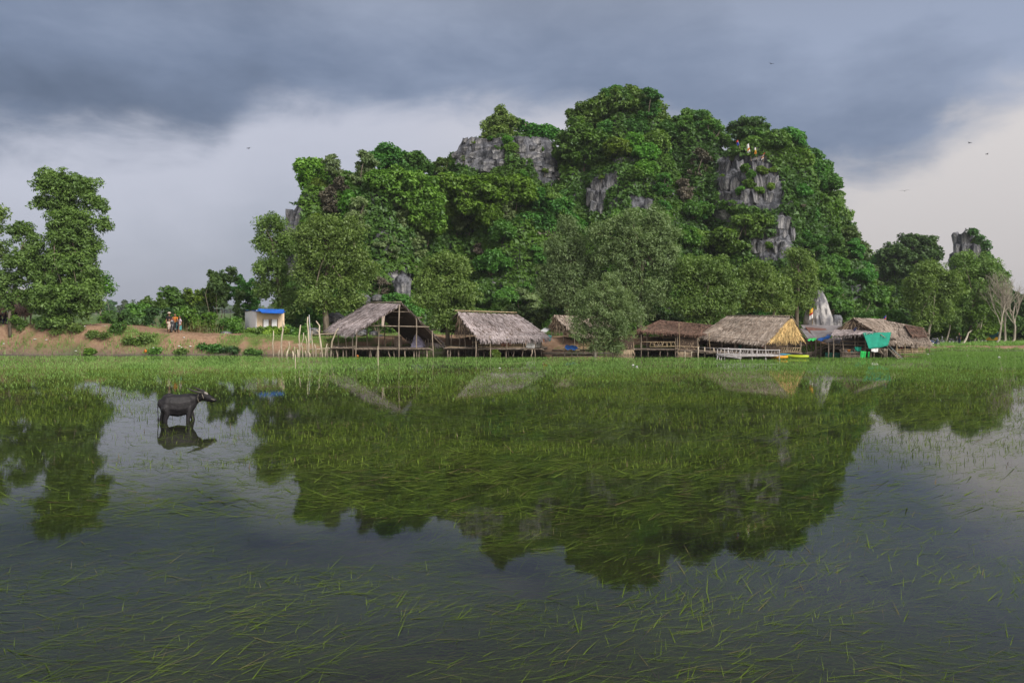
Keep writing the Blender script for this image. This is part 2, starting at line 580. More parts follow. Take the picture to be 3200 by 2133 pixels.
hx, hy = np.arange(-30, 88, .5), np.arange(78, 140, .5)
HX, HY = np.meshgrid(hx, hy)
HZt = hill_h(HX.ravel(), HY.ravel())
nx, ny = len(hx), len(hy)
ii = np.arange(nx * ny).reshape(ny, nx)
top = np.stack([HX.ravel(), HY.ravel(), HZt], -1)
bot = np.stack([HX.ravel(), HY.ravel(), np.full(nx * ny, -3.5)], -1)
F1 = np.stack([ii[:-1, :-1], ii[:-1, 1:], ii[1:, 1:], ii[1:, :-1]], -1).reshape(-1, 4)
F2 = F1[:, ::-1] + nx * ny
rim_i = np.concatenate([ii[0, :], ii[1:, -1], ii[-1, -2::-1], ii[-2:0:-1, 0]])
rn = np.roll(rim_i, -1)
F3 = np.stack([rim_i, rim_i + nx * ny, rn + nx * ny, rn], -1)


def remeshed(me, voxel, smooth=0):
    """the mesh grown together into one closed skin"""
    o = bpy.data.objects.new('remesh_source', me)
    COL.objects.link(o)
    md = o.modifiers.new('r', 'REMESH')
    md.mode = 'VOXEL'
    md.voxel_size = voxel
    if smooth:
        ms = o.modifiers.new('s', 'SMOOTH')
        ms.factor, ms.iterations = .5, smooth
    dg = bpy.context.evaluated_depsgraph_get()
    dg.update()
    ev = o.evaluated_get(dg)
    src = ev.to_mesh()
    n = len(src.vertices)
    V = np.empty(n * 3, np.float32)
    src.vertices.foreach_get('co', V)
    N = np.empty(n * 3, np.float32)
    src.vertices.foreach_get('normal', N)
    F = [tuple(p.vertices) for p in src.polygons]
    ev.to_mesh_clear()
    bpy.data.objects.remove(o)
    return V.reshape(-1, 3).astype(float), N.reshape(-1, 3).astype(float), F


HV, HN, HF = remeshed(mk_mesh('tmp', np.concatenate([top, bot]), np.concatenate([F1, F2, F3])), .48)
x, y, z = HV.T
strata = fbm(x * .18, y * .18, z * .75, 41, 3) * .75
flute = fbm(x * .8, y * .8, z * .16, 42, 3) * .60
chunk = np.abs(fbm(x * .45, y * .45, z * .4, 43, 3)) * -.9 + .25
fine = fbm(x * 1.6, y * 1.6, z * 1.6, 44, 2) * .22
HV = HV + HN * ((strata + flute + chunk + fine) * sstep(z, -1, 1.5))[:, None]

m_rock, t, out = material('limestone')
vec = t.n('ShaderNodeTexCoord').outputs['Object']
streak = t.noise(t.scaled(vec, (1, 1, .13)), 1.5, 6, .62)
patch = t.noise(vec, .33, 5, .6)
fine_n = t.noise(vec, 2.6, 8, .68)
c = t.mix(t.rng(streak, .36, .62), (.040, .043, .052), (.150, .153, .172))
c = t.mix(t.rng(patch, .52, .66), c, t.mix(t.rng(streak, .40, .66), (.14, .14, .155), (.45, .435, .43)))
c = t.mix(t.rng(fine_n, .48, .68), c, (.036, .037, .042))
hs = t.n('ShaderNodeHueSaturation')
t.put(hs.inputs['Color'], c)
t.put(hs.inputs['Value'], t.m('ADD', .68, t.m('MULTIPLY', t.n('ShaderNodeObjectInfo').outputs['Random'], .62)))
b = t.n('ShaderNodeBsdfPrincipled')
t.put(b.inputs['Base Color'], hs.outputs[0])
b.inputs['Roughness'].default_value = .95
b.inputs['Specular IOR Level'].default_value = .2
bp = t.n('ShaderNodeBump')
bp.inputs['Strength'].default_value = .9
bp.inputs['Distance'].default_value = .25
t.put(bp.inputs['Height'], t.m('ADD', fine_n, t.noise(t.scaled(vec, (1, 1, .25)), 1.6, 6, .6)))
m_rock.node_tree.links.new(bp.outputs[0], b.inputs['Normal'])
m_rock.node_tree.links.new(b.outputs[0], out.inputs[0])

hill = bpy.data.objects.new('hill', mk_mesh('hill', HV, HF, m_rock, False))
COL.objects.link(hill)
hill['kind'] = 'structure'
hill['label'] = 'grey limestone hill with bare cliffs standing out of the green growth'
hill_bvh = BVHTree.FromPolygons([tuple(v) for v in HV], HF)
EYE = Vector((0, 0, CH))


def hit(px, py):
    d = Vector(((px - 1600) / FPX, 1, (HZ - py) / FPX)).normalized()
    loc, nrm, _, _ = hill_bvh.ray_cast(EYE, d)
    return loc, nrm


def top_of_hill(x, y):
    loc, nrm, _, _ = hill_bvh.ray_cast(Vector((x, y, 80)), Vector((0, 0, -1)))
    return loc.z if loc else -2


ROCK_AREAS = [
    [(1413, 448), (1470, 425), (1534, 428), (1576, 440), (1580, 514), (1545, 522), (1511, 534), (1425, 508)],
    [(1597, 434), (1723, 422), (1726, 491), (1746, 531), (1752, 560), (1694, 571), (1671, 525), (1671, 497), (1637, 497), (1600, 470)],
    [(1838, 594), (1867, 548), (1924, 537), (1924, 571), (1895, 594), (1884, 663), (1855, 660), (1835, 617)],
    [(1970, 617), (2039, 617), (2036, 657), (1976, 646)],
    [(2250, 492), (2392, 487), (2438, 556), (2440, 640), (2420, 656), (2350, 645), (2300, 625), (2247, 628), (2246, 544)],
    [(2220, 658), (2279, 663), (2290, 698), (2225, 679)],
    [(2340, 752), (2428, 735), (2432, 660), (2466, 685), (2478, 766), (2446, 808), (2388, 818), (2356, 790)],
    [(898, 610), (941, 558), (951, 591), (932, 634), (898, 629)],
    [(885, 650), (940, 640), (936, 740), (890, 745)],
    [(889, 797), (941, 797), (941, 854), (908, 854)],
    [(1218, 849), (1285, 849), (1280, 921), (1238, 921)],
    [(2955, 800), (2982, 742), (3018, 706), (3044, 735), (3062, 840), (2968, 850)],
]


def in_poly(px, py, poly):
    px, py = np.asarray(px, float), np.asarray(py, float)
    c = np.zeros(px.shape, bool)
    n = len(poly)
    for i in range(n):
        x1, y1 = poly[i]
        x2, y2 = poly[(i + 1) % n]
        cond = (y1 > py) != (y2 > py)
        xs = (x2 - x1) * (py - y1) / ((y2 - y1) if y2 != y1 else 1e-9) + x1
        c ^= cond & (px < xs)
    return c


def bare(px, py):
    c = np.zeros(np.shape(px), bool)
    for p in ROCK_AREAS:
        c |= in_poly(px, py, p)
    return c


def to_px(P):
    P = np.asarray(P, float)
    return 1600 + P[..., 0] / P[..., 1] * FPX, HZ - (P[..., 2] - CH) / P[..., 1] * FPX


# jointed blocks of the bare cliffs
rng = random.Random(7)
nrng = np.random.default_rng(7)


def block_mesh(seed, flat=False):
    r = np.random.default_rng(seed)
    g = [(x, y, z) for z in (-1, 0, 1) for y in (-1, 0, 1) for x in (-1, 0, 1)]
    V = np.array(g, float) * .5
    V += r.uniform(-.14, .14, V.shape)
    k = np.sum(np.abs(np.array(g)), 1)
    V[k == 3] *= .86
    V[k == 2] *= .95
    F = []
    ix = lambda x, y, z: (z + 1) * 9 + (y + 1) * 3 + (x + 1)
    for a in (-1, 0):
        for b in (-1, 0):
            F += [(ix(a, b, -1), ix(a, b + 1, -1), ix(a + 1, b + 1, -1), ix(a + 1, b, -1)), (ix(a, b, 1), ix(a + 1, b, 1), ix(a + 1, b + 1, 1), ix(a, b + 1, 1)),
                  (ix(a, -1, b), ix(a + 1, -1, b), ix(a + 1, -1, b + 1), ix(a, -1, b + 1)), (ix(a, 1, b), ix(a, 1, b + 1), ix(a + 1, 1, b + 1), ix(a + 1, 1, b)),
                  (ix(-1, a, b), ix(-1, a, b + 1), ix(-1, a + 1, b + 1), ix(-1, a + 1, b)), (ix(1, a, b), ix(1, a + 1, b), ix(1, a + 1, b + 1), ix(1, a, b + 1))]
    return mk_mesh('rock', V, F, m_rock, False)


BLOCKS = [block_mesh(100 + i) for i in range(14)]
n_blocks = 0
for ai, poly in enumerate(ROCK_AREAS):
    xs, ys = [p[0] for p in poly], [p[1] for p in poly]
    sx, sy = (27, 22) if ai < 2 else (17, 44)
    yy = min(ys) - 4
    row = 0
    while yy < max(ys):
        xx = min(xs) - rng.random() * sx
        while xx < max(xs):
            ww = sx * rng.uniform(.6, 1.5)
            if in_poly(np.array([xx]), np.array([yy]), poly)[0] and rng.random() < .86 and n_blocks < 290:
                loc, nrm = hit(xx, yy)
                if loc is not None and abs(loc.y) < 135:
                    s = loc.y / FPX
                    o = bpy.data.objects.new('rock', rng.choice(BLOCKS))
                    COL.objects.link(o)
                    o.parent = hill
                    dep = rng.uniform(1.0, 1.8)
                    o.scale = (ww * s * 1.04, dep, sy * s * rng.uniform(.85, 1.25))
                    o.location = loc + Vector((0, dep * .5 - rng.uniform(-.1, .55), 0))
                    o.rotation_euler = (rng.uniform(-.16, .16), rng.uniform(-.14, .14), math.atan2(nrm.x, -nrm.y) * .5 + rng.uniform(-.15, .15))
                    n_blocks += 1
            xx += ww
        yy += sy * rng.uniform(.85, 1.1)
        row += 1

# ------------------------------------------------------------------ leaves
def unit(v):
    return v / np.maximum(np.linalg.norm(v, axis=-1, keepdims=True), 1e-9)


def leaf_quads(P, N, size, wid, rg, droop=0.0, tan=None, tri=False):
    """diamond leaves at P facing N"""
    n = len(P)
    N = unit(N)
    T = rg.normal(size=(n, 3)) if tan is None else tan + rg.normal(size=(n, 3)) * .45
    T[:, 2] -= droop
    T = unit(T - N * np.sum(T * N, 1, keepdims=True))
    B = np.cross(N, T)
    L = (size * rg.uniform(.6, 1.35, n))[:, None]
    Wd = L * wid
    bend = N * L * -.14
    if tri:
        V = np.stack([P - T * L * .45 - B * Wd * .62, P - T * L * .3 + B * Wd * .62, P + T * L * .6 + bend], 1).reshape(-1, 3)
        return V, np.arange(n * 3).reshape(n, 3)
    V = np.stack([P - T * L * .5, P + B * Wd * .5 + bend * 0, P + T * L * .5 + bend, P - B * Wd * .5], 1).reshape(-1, 3)
    F = np.arange(n * 4).reshape(n, 4)
    return V, F


def crown_arrays(C, rad, per, size, wid, rg, up=.55, droop=0.0, outer=.35, wild=.6, flat=.8, tri=True):
    """leaf clusters: centres C (n,3), radii RAD; leaves gather on the upper and outer side of each cluster"""
    n = len(C)
    cnt = np.maximum((per * (rad / np.mean(rad)) ** 2), 6).astype(int)
    idx = np.repeat(np.arange(n), cnt)
    D = unit(rg.normal(size=(len(idx), 3)) + np.array([0, 0, .35]))
    rr = rg.random(len(idx)) ** outer
    P = C[idx] + D * (rad[idx] * rr)[:, None] * np.array([1, 1, flat])
    N = D * .75 + np.array([0, 0, up]) + rg.normal(size=D.shape) * wild
    V, F = leaf_quads(P, N, size * np.ones(len(idx)), wid, rg, droop, tri=tri)
    ct = rg.random(n)
    tint = np.clip(.10 + .62 * ct[idx] + rg.uniform(-.18, .24, len(idx)) + .10 * (rr > .85), 0, 1)
    return V, F, tint


def lobe_clusters(lobes, rg, dens, rmin, rmax, low=-.75):
    """cluster centres spread through ellipsoid lobes (x, y, z, rx, ry, rz)"""
    C, Rr = [], []
    for (x, y, z, rx, ry, rz) in lobes:
        n = max(6, int(dens * (rx * rz + rx * ry + ry * rz) / 3))
        D = unit(rg.normal(size=(n, 3)) + np.array([0, 0, .15]))
        D = D[D[:, 2] > low]
        r = rg.random(len(D)) ** .42 * .92
        wob = 1 + .16 * rg.normal(size=len(D)).clip(-1.5, 1.5)
        P = D * (r * wob)[:, None] * np.array([rx, ry, rz]) + np.array([x, y, z])
        C.append(P)
        Rr.append(rg.uniform(rmin, rmax, len(P)))
    return np.concatenate(C), np.concatenate(Rr)


def limb_mesh(mb, p0, p1, r0, r1, rr, bend=.12, seg=4):
    p0, p1 = Vector(p0), Vector(p1)
    L = (p1 - p0).length
    pts, rad = [], []
    o = Vector((rr.uniform(-1, 1), rr.uniform(-1, 1), rr.uniform(-.2, .6))) * bend * L
    for k in range(seg + 1):
        f = k / seg
        pts.append(p0.lerp(p1, f) + o * math.sin(f * math.pi))
        rad.append(r0 + (r1 - r0) * f)
    mb.tube(pts, rad, 6)


# ------------------------------------------------------------------ creepers over the hill
rg = np.random.default_rng(11)
A = np.array([f[:4] if len(f) >= 4 else (f[0], f[1], f[2], f[2]) for f in HF])
p0, p1, p2, p3 = HV[A[:, 0]], HV[A[:, 1]], HV[A[:, 2]], HV[A[:, 3]]
fn = np.cross(p2 - p0, p3 - p1)
ar = np.linalg.norm(fn, axis=1) / 2
fn = unit(fn)
ctr = (p0 + p1 + p2 + p3) / 4
ok = (ctr[:, 2] > -.5) & ((fn[:, 1] < .45) | (fn[:, 2] > .55))
pxc, pyc = to_px(ctr)
ok &= ~bare(pxc, pyc)
lump = fbm(ctr[:, 0] * .30, ctr[:, 1] * .30, ctr[:, 2] * .30, 51, 3)
gap = fbm(ctr[:, 0] * .22, ctr[:, 1] * .22, ctr[:, 2] * .12, 52, 3)
wgt = ar * ok * np.where((fn[:, 2] < .25) & (gap > .45), .25, 1.0)
NV = 210000
pick = rg.choice(len(A), NV, p=wgt / wgt.sum())
a, b = rg.random((2, NV, 1))
P = (p0[pick] * (1 - a) + p1[pick] * a) * (1 - b) + (p3[pick] * (1 - a) + p2[pick] * a) * b
out_ = unit(fn[pick] + np.array([0, -.15, .35]))
P = P + out_ * (np.clip(.45 + 1.1 * lump[pick], .05, 1.2) * rg.random(NV) ** .5)[:, None]
qx_, qy_ = to_px(P)
keep_ = ~(bare(qx_, qy_) | (bare(qx_ + 5, qy_ + 6) & (rg.random(NV) < .6)))
P, pick = P[keep_], pick[keep_]
NV = len(P)
N = fn[pick] * .6 + np.array([0, -.1, .6]) + rg.normal(size=(NV, 3)) * .5
tone = fbm(P[:, 0] * .16, P[:, 1] * .16, P[:, 2] * .16, 53, 3)
tint = np.clip(.42 + .45 * tone + .35 * lump[pick] + rg.uniform(-.28, .28, NV), 0, 1)
dryw = fbm(P[:, 0] * .2, P[:, 1] * .2, P[:, 2] * .2, 54, 3) > .42
V, F = leaf_quads(P, N, .52 * np.ones(NV), .62, rg, .35, tri=True)
cre = obj('creepers', mk_mesh('creepers', V, F, tint=tint, mats=[M_VINE, M_BROAD, M_DRYVINE], mat_idx=np.where(dryw & (rg.random(NV) < .35), 2, (tone < -.05).astype(int))), kind='stuff')
cre['label'] = 'green creepers and small shrubs draped over the limestone hill'

# ------------------------------------------------------------------ trees on the hill: generic crowns, copied
def hill_tree_meshes(seed, kind):
    g = np.random.default_rng(seed)
    rr = random.Random(seed)
    if kind == 'broad':
        lobes = [(g.uniform(-.8, .8), g.uniform(-.8, .8), 2.0 + g.uniform(-.3, .8), g.uniform(1.0, 1.7), g.uniform(1.0, 1.6), g.uniform(.8, 1.3)) for _ in range(4)]
        C, rad = lobe_clusters(lobes, g, 24, .38, .72, -.7)
        V, F, t = crown_arrays(C, rad, 84, .32, .62, g, up=.7, droop=.3)
    elif kind == 'airy':
        lobes = [(g.uniform(-.8, .8), g.uniform(-.8, .8), 1.6 + .7 * k, 1.1, 1.1, .6) for k in range(4)]
        C, rad = lobe_clusters(lobes, g, 20, .3, .55, -.8)
        V, F, t = crown_arrays(C, rad, 70, .28, .5, g, up=.5, wild=.8, flat=.6)
    else:
        lobes = [(g.uniform(-1, 1), g.uniform(-.6, .6), 1.3 - .55 * k, 1.3, .9, .8) for k in range(4)]
        C, rad = lobe_clusters(lobes, g, 20, .35, .65, -.8)
        V, F, t = crown_arrays(C, rad, 84, .32, .6, g, up=.4, droop=.8, flat=1.2)
    mb = MB()
    limb_mesh(mb, (0, 0, -.8), (0, 0, 1.3), .14, .10, rr)
    for k in range(5):
        q = C[rr.randrange(len(C))]
        limb_mesh(mb, (0, 0, rr.uniform(.5, 1.3)), q, .08, .02, rr, .15, 3)
    return mk_mesh('crown', V, F, tint=t), mb.mesh('trunk', M_BARK)


HT = []
for i in range(15):
    kind = ('broad', 'broad', 'airy', 'broad', 'drape')[i % 5]
    HT.append((kind, *hill_tree_meshes(300 + i, kind)))
for k, cm, tm in HT:
    cm.materials.append(M_BROAD)
HTL = []
for k, cm, tm in HT:
    c2 = cm.copy()
    c2.materials.clear()
    c2.materials.append(M_LIME if k != 'airy' else M_FEATHER)
    HTL.append((k, c2, tm))

HTD = []                                                       # half-dry brownish shrubs
for k, cm, tm in HT:
    if k == 'airy':
        c2 = cm.copy()
        c2.materials.clear()
        c2.materials.append(M_DRYVINE)
        HTD.append((k, c2, tm))

ZONES = [  # px range, label, group
    (0, 1345, 'leafy tree rooted in the creepers over the low shoulder at the hill\'s left end', 'trees on the left shoulder of the hill'),
    (1345, 1790, 'leafy tree growing below or along the top of the pale jointed cliff', 'trees round the jointed cliff'),
    (1790, 2215, 'leafy tree in the dense growth covering the tallest dome of the hill', 'trees on the tallest dome'),
    (2215, 2790, 'leafy tree growing round the dark cliff on the hill\'s right flank', 'trees on the right flank'),
    (2790, 3400, 'leafy tree on the small hill round the bare rock spire', 'trees round the rock spire'),
]
hill_trees = []


def place_hill_tree(src, P, s, rz, tilt=(0, 0)):
    px, _ = to_px(np.array(P))
    z = next(zz for zz in ZONES if px < zz[1])
    k, cm, tm = src
    r = bpy.data.objects.new('hill_tree', None)
    r.empty_display_size = .3
    COL.objects.link(r)
    r.location, r.scale = P, (s * rng.uniform(.9, 1.15), s * rng.uniform(.9, 1.15), s)
    r.rotation_euler = (tilt[0], tilt[1], rz)
    tag(r, z[2], 'tree', z[3])
    for nm, me in (('crown', cm), ('trunk', tm)):
        o = bpy.data.objects.new(nm, me)
        COL.objects.link(o)
        o.parent = r
    hill_trees.append(P)


wt_ = ar * (ctr[:, 2] > 1.5) * ((fn[:, 1] < .35) | (fn[:, 2] > .6)) * (.22 + np.clip(fn[:, 2], 0, 1)) * (~bare(pxc, pyc)) * (ctr[:, 1] < 125)
cand = rg.choice(len(A), 2600, p=wt_ / wt_.sum())
kept = []
for ci in cand:
    c_, n_ = ctr[ci], fn[ci]
    if len(kept) >= 250:
        break
    rad = 1.55 if n_[2] > .45 else 1.35
    if any((c_[0] - k[0]) ** 2 + (c_[1] - k[1]) ** 2 * .6 + (c_[2] - k[2]) ** 2 < (rad * 1.25) ** 2 for k in kept):
        continue
    steep = n_[2] < .35
    sz = rng.uniform(.65, 1.15)
    qa = np.arange(0, 6.28, .4)
    fit = False
    for sz in (sz, .5, .3):
        qx, qy = to_px(c_ + np.array([0, -.6, (.5 if steep else 1.2) * sz]))
        rr2 = np.concatenate([np.ones_like(qa), np.full_like(qa, .55)])
        if not bare(qx + 58 * sz * rr2 * np.cos(np.tile(qa, 2)), qy + 52 * sz * rr2 * np.sin(np.tile(qa, 2))).any():
            fit = True
            break
    if not fit:
        continue
    kept.append(c_)
    kinds = ('drape', 'airy') if steep else ('broad', 'airy')
    pool = HTL if fbm(c_[0] * .14, c_[1] * .14, c_[2] * .14, 61, 2) > .14 + .22 * sstep(c_[0], -6, 8) - .22 * (1 - sstep(c_[0], -14, -2)) else HT
    if rng.random() < .09:
        pool, kinds = HTD, ('airy',)
    srcs = [h for h in pool if h[0] in kinds]
    place_hill_tree(rng.choice(srcs), tuple(c_ + n_ * .1 + np.array([0, 0, -.9 if not steep else -.6])), sz, rng.uniform(0, 6.28), (rng.uniform(-.1, .25), rng.uniform(-.15, .15)))


for (px, py, sz) in ((2330, 540, .34), (2352, 562, .40), (2376, 548, .36), (2340, 590, .38), (2405, 590, .30), (2290, 505, .25), (2372, 610, .34), (2316, 610, .34), (1560, 470, .28), (1588, 455, .42), (1600, 480, .45), (1615, 505, .42),
                     (1690, 470, .25), (1480, 450, .2), (2400, 775, .26), (2262, 560, .22), (2420, 540, .28), (1880, 560, .22), (1700, 540, .25), (3048, 760, .3), (910, 600, .25), (1530, 440, .22), (1450, 500, .2)):
    loc, nrm = hit(px, py)
    if loc is not None:
        place_hill_tree(rng.choice([h for h in HTL if h[0] != 'drape']), tuple(loc + nrm * .1 + Vector((0, 0, -.3))), sz, rng.uniform(0, 6), (.2, 0))

# ------------------------------------------------------------------ single trees
def tree(name, label, D, lobes, trunk, mat, size=.24, wid=.4, dens=20, rr_=(.42, .8), per=40, up=.6, droop=.2, depth=.75, seed=1, group=None, cat='tree', bark=None, tr=.16, wild=.48, limbs=9, flat=.8, low=-.8, outer=.35, root=None):
    """lobes: (px, py, rx_px, rz_px[, depth offset in m]); trunk: photograph pixel path from the ground up"""
    g = np.random.default_rng(seed)
    rr = random.Random(seed)
    s = D / FPX
    L3 = []
    for lb in lobes:
        off = lb[4] if len(lb) > 4 else rr.uniform(-.3, .3) * lb[2] * s
        p = W(lb[0], lb[1], D + off)
        cut = (.55 if root else .38) * sum(rr_) / 2
        rx_, rz_ = max(lb[2] * s * .6, lb[2] * s * 1.08 - cut), max(lb[3] * s * .6, lb[3] * s * 1.12 - cut)
        L3.append((p.x, p.y, p.z, rx_, rx_ * depth, rz_))
    C, rad = lobe_clusters(L3, g, dens if root else dens * 1.5, rr_[0], rr_[1], low)
    V, F, t = crown_arrays(C, rad, per if root else int(per * 1.55), size if root else size * .98, wid if root else min(.5, wid * 1.3), g, up=up, droop=droop, wild=wild, flat=flat, outer=outer)
    path = [W(px, py, D) for px, py in trunk]
    if root is None:
        path[0].z = max(gz(path[0].x, path[0].y), -.5) - .1
        base = Vector((path[0].x, path[0].y, max(0.0, gz(path[0].x, path[0].y))))
    else:
        base = path[0].copy()
    r = empty(name, base, label, cat, group)
    obj('crown', mk_mesh('crown', V, F, mat, tint=t), r)
    mb = MB()
    n = len(path)
    mb.tube(path, [tr * (1 - .55 * k / max(1, n - 1)) for k in range(n)], 8)
    for k in range(limbs):
        q = Vector(C[rr.randrange(len(C))])
        a = path[-1] if rr.random() < .6 else path[max(1, n - 2)].lerp(path[-1], rr.random())
        limb_mesh(mb, a, q, tr * .30, .012, rr, .12, 5)
    obj('trunk', mb.mesh('trunk', bark or M_BARK, True), r)
    return r


# the big trees on the bank at the left
tree('bank_tree', 'tall leafy tree with layered crown standing alone on the orange bank', 62.5,
     [(165, 570, 70, 45), (235, 590, 75, 50), (290, 640, 48, 42), (130, 640, 36, 30), (215, 690, 75, 55), (300, 700, 40, 36), (215, 780, 80, 70), (280, 790, 48, 50), (170, 860, 75, 70), (265, 880, 60, 60), (200, 950, 95, 60), (130, 940, 48, 55), (290, 950, 46, 48), (180, 1010, 70, 32), (205, 640, 60, 60), (220, 735, 72, 50), (225, 830, 85, 55), (215, 910, 95, 55)],
     [(180, 1045), (182, 980), (190, 880), (205, 760), (215, 660)], M_OLIVE, size=.25, wid=.32, dens=19, rr_=(.3, .62), per=46, droop=.25, seed=21, tr=.24, limbs=16)
tree('bank_tree', 'smaller dim tree leaning in front of the thatched shelter at the left edge', 61.5,
     [(70, 735, 48, 50), (105, 770, 40, 50), (60, 830, 60, 60), (110, 860, 45, 50), (30, 880, 45, 55), (20, 940, 30, 45), (75, 930, 36, 40)],
     [(32, 1030), (30, 985), (36, 930), (55, 850), (72, 760)], M_OLIVE, size=.25, wid=.34, dens=16, rr_=(.3, .6), per=40, seed=22, tr=.13)
tree('bank_tree', 'tree cut off by the left edge of the view', 63,
     [(-40, 700, 52, 60), (-25, 790, 50, 60), (-30, 890, 48, 60), (2, 670, 12, 24)], [(-45, 1030), (-40, 900), (-38, 760)], M_OLIVE, size=.25, wid=.34, dens=15, seed=23, tr=.2)
tree('bank_tree', 'low tree with bare pale branches behind the tall bank tree', 70,
     [(320, 880, 34, 28), (342, 905, 24, 26), (300, 900, 30, 30), (330, 995, 24, 28)], [(318, 1035), (315, 985), (312, 955), (322, 910)], M_LIME, size=.24, wid=.45, dens=16, seed=24, tr=.11, bark=M_PALEBARK, limbs=12)
# shoreline trees in front of the hill
tree('shore_tree', 'slender tree rising in front of the hill\'s white left cliff beside the blue-roofed hut', 71,
     [(845, 705, 50, 38), (835, 770, 52, 50), (885, 760, 38, 55), (860, 840, 58, 50), (850, 910, 58, 45), (895, 930, 45, 48), (880, 985, 46, 34), (815, 850, 28, 50)],
     [(892, 1050), (888, 1000), (876, 930), (864, 850), (855, 760)], M_OLIVE, size=.25, wid=.3, dens=18, per=44, seed=25, tr=.25, limbs=14, droop=.4)
tree('shore_tree', 'broad dense olive tree behind the driftwood posts and the open hut', 68,
     [(1010, 720, 75, 52), (1075, 735, 65, 60), (960, 760, 55, 60), (1030, 810, 95, 70), (1115, 800, 40, 55), (950, 860, 52, 62), (1060, 880, 85, 62), (985, 940, 72, 45), (1090, 945, 58, 42), (1150, 850, 40, 48, 2.5)],
     [(1020, 1046), (1018, 990), (1012, 930), (1022, 850), (1030, 770)], M_OLIVE, size=.25, wid=.3, dens=18, per=44, seed=26, tr=.30, limbs=18, droop=.4)
tree('shore_tree', 'rounded yellow-green tree between the open hut and the lavender-roofed hut', 63.2,
     [(1385, 830, 62, 48), (1430, 845, 50, 46), (1340, 880, 58, 45), (1420, 905, 66, 50), (1350, 945, 64, 48), (1430, 965, 58, 48), (1395, 1005, 60, 36), (1318, 915, 34, 40)],
     [(1400, 1060), (1398, 1010), (1392, 950), (1390, 880)], M_OLIVE, size=.24, wid=.28, dens=22, per=46, seed=27, tr=.2, droop=.5)
tree('shore_tree', 'tall soft grey-green tree left of the twin pair, behind the half-hidden hut', 72,
     [(1775, 720, 42, 46), (1745, 780, 52, 48), (1800, 790, 60, 55), (1720, 850, 48, 55), (1785, 880, 68, 62), (1745, 930, 60, 50), (1700, 900, 34, 40), (1840, 850, 50, 60), (1815, 940, 60, 50)],
     [(1770, 1060), (1772, 980), (1780, 880), (1785, 780)], M_FEATHER, size=.24, wid=.26, dens=20, per=46, seed=28, tr=.26, droop=.6)
tree('shore_tree', 'tallest soft billowing shoreline tree, right before the hill\'s centre', 70,
     [(1880, 725, 50, 46), (1960, 705, 62, 52), (2050, 690, 52, 48), (2085, 750, 44, 62), (2000, 780, 90, 68), (1915, 800, 56, 56), (2070, 840, 56, 58), (1960, 880, 82, 62), (2050, 910, 68, 56), (1990, 970, 70, 40), (2100, 800, 30, 50)],
     [(2000, 1060), (1998, 980), (2005, 880), (2010, 780)], M_FEATHER, size=.24, wid=.26, dens=20, per=46, seed=29, tr=.28, droop=.6, limbs=16)
tree('water_tree', 'pale feathery tree leaning over the water before the half-hidden hut', 58.6,
     [(1900, 890, 44, 36), (1850, 925, 48, 42), (1925, 935, 58, 42), (1830, 985, 54, 45), (1900, 990, 68, 50), (1965, 985, 45, 40), (1990, 1005, 28, 26), (1865, 1045, 66, 36), (1930, 1040, 56, 34), (1815, 1035, 34, 34), (1880, 1085, 62, 26), (1935, 1088, 40, 22)],
     [(1858, 1112), (1862, 1070), (1872, 1010), (1868, 960), (1880, 915)], M_FEATHER, size=.22, wid=.2, dens=20, per=42, seed=30, tr=.12, droop=.6, bark=M_PALEBARK, limbs=20, wild=.9, rr_=(.3, .6))
tree('shore_tree', 'rounded dark olive tree above the brown-roofed hut', 69,
     [(2180, 835, 66, 40), (2240, 845, 55, 44), (2140, 880, 52, 48), (2215, 900, 84, 54), (2290, 905, 42, 48), (2165, 950, 70, 44), (2250, 960, 66, 40), (2200, 990, 60, 26)],
     [(2215, 1055), (2214, 1000), (2208, 930), (2205, 870)], M_OLIVE, size=.25, wid=.26, dens=20, per=46, seed=31, tr=.26, droop=.5)
tree('shore_tree', 'olive tree rising straight behind the large hut\'s roof ridge', 70,
     [(2380, 850, 55, 38), (2345, 890, 44, 42), (2415, 900, 62, 50), (2360, 940, 62, 44), (2430, 955, 56, 38), (2330, 850, 26, 34)],
     [(2418, 1050), (2419, 985), (2415, 930), (2400, 870)], M_OLIVE, size=.25, wid=.26, dens=19, per=44, seed=32, tr=.16, droop=.5, bark=M_PALEBARK)
tree('shore_tree', 'yellow-green tree beside the white rock pinnacle', 71,
     [(2490, 805, 45, 34), (2520, 850, 38, 48), (2480, 880, 50, 48), (2535, 900, 26, 44), (2500, 940, 48, 44)],
     [(2490, 1050), (2490, 980), (2495, 900), (2495, 840)], M_OLIVE, size=.25, wid=.26, dens=20, per=46, seed=33, tr=.2, droop=.5)
tree('shore_tree', 'small willowy tree under the bare spire, leaning trunk behind the last hut', 76,
     [(2900, 850, 55, 40), (2880, 900, 60, 45), (2945, 900, 58, 48), (2870, 950, 50, 44), (2930, 960, 62, 46), (2975, 880, 40, 44), (2900, 1000, 52, 36)],
     [(2898, 1062), (2903, 1030), (2915, 990), (2918, 960), (2922, 890)], M_OLIVE, size=.26, wid=.28, dens=18, per=44, seed=34, tr=.14, droop=.5, bark=M_PALEBARK)
tree('shore_tree', 'large dim grey-green tree by the dirt road below the rock spire', 80,
     [(3020, 830, 62, 42), (3080, 850, 58, 44), (3110, 900, 42, 46), (3040, 910, 74, 54), (2990, 950, 54, 48), (3060, 970, 66, 44), (3110, 960, 30, 36), (3140, 880, 24, 30), (3010, 1000, 46, 32)],
     [(3020, 1087), (3028, 1045), (3036, 1010), (3045, 930)], M_OLIVE, size=.27, wid=.3, dens=16, per=44, seed=35, tr=.2, droop=.4, bark=M_BARK)
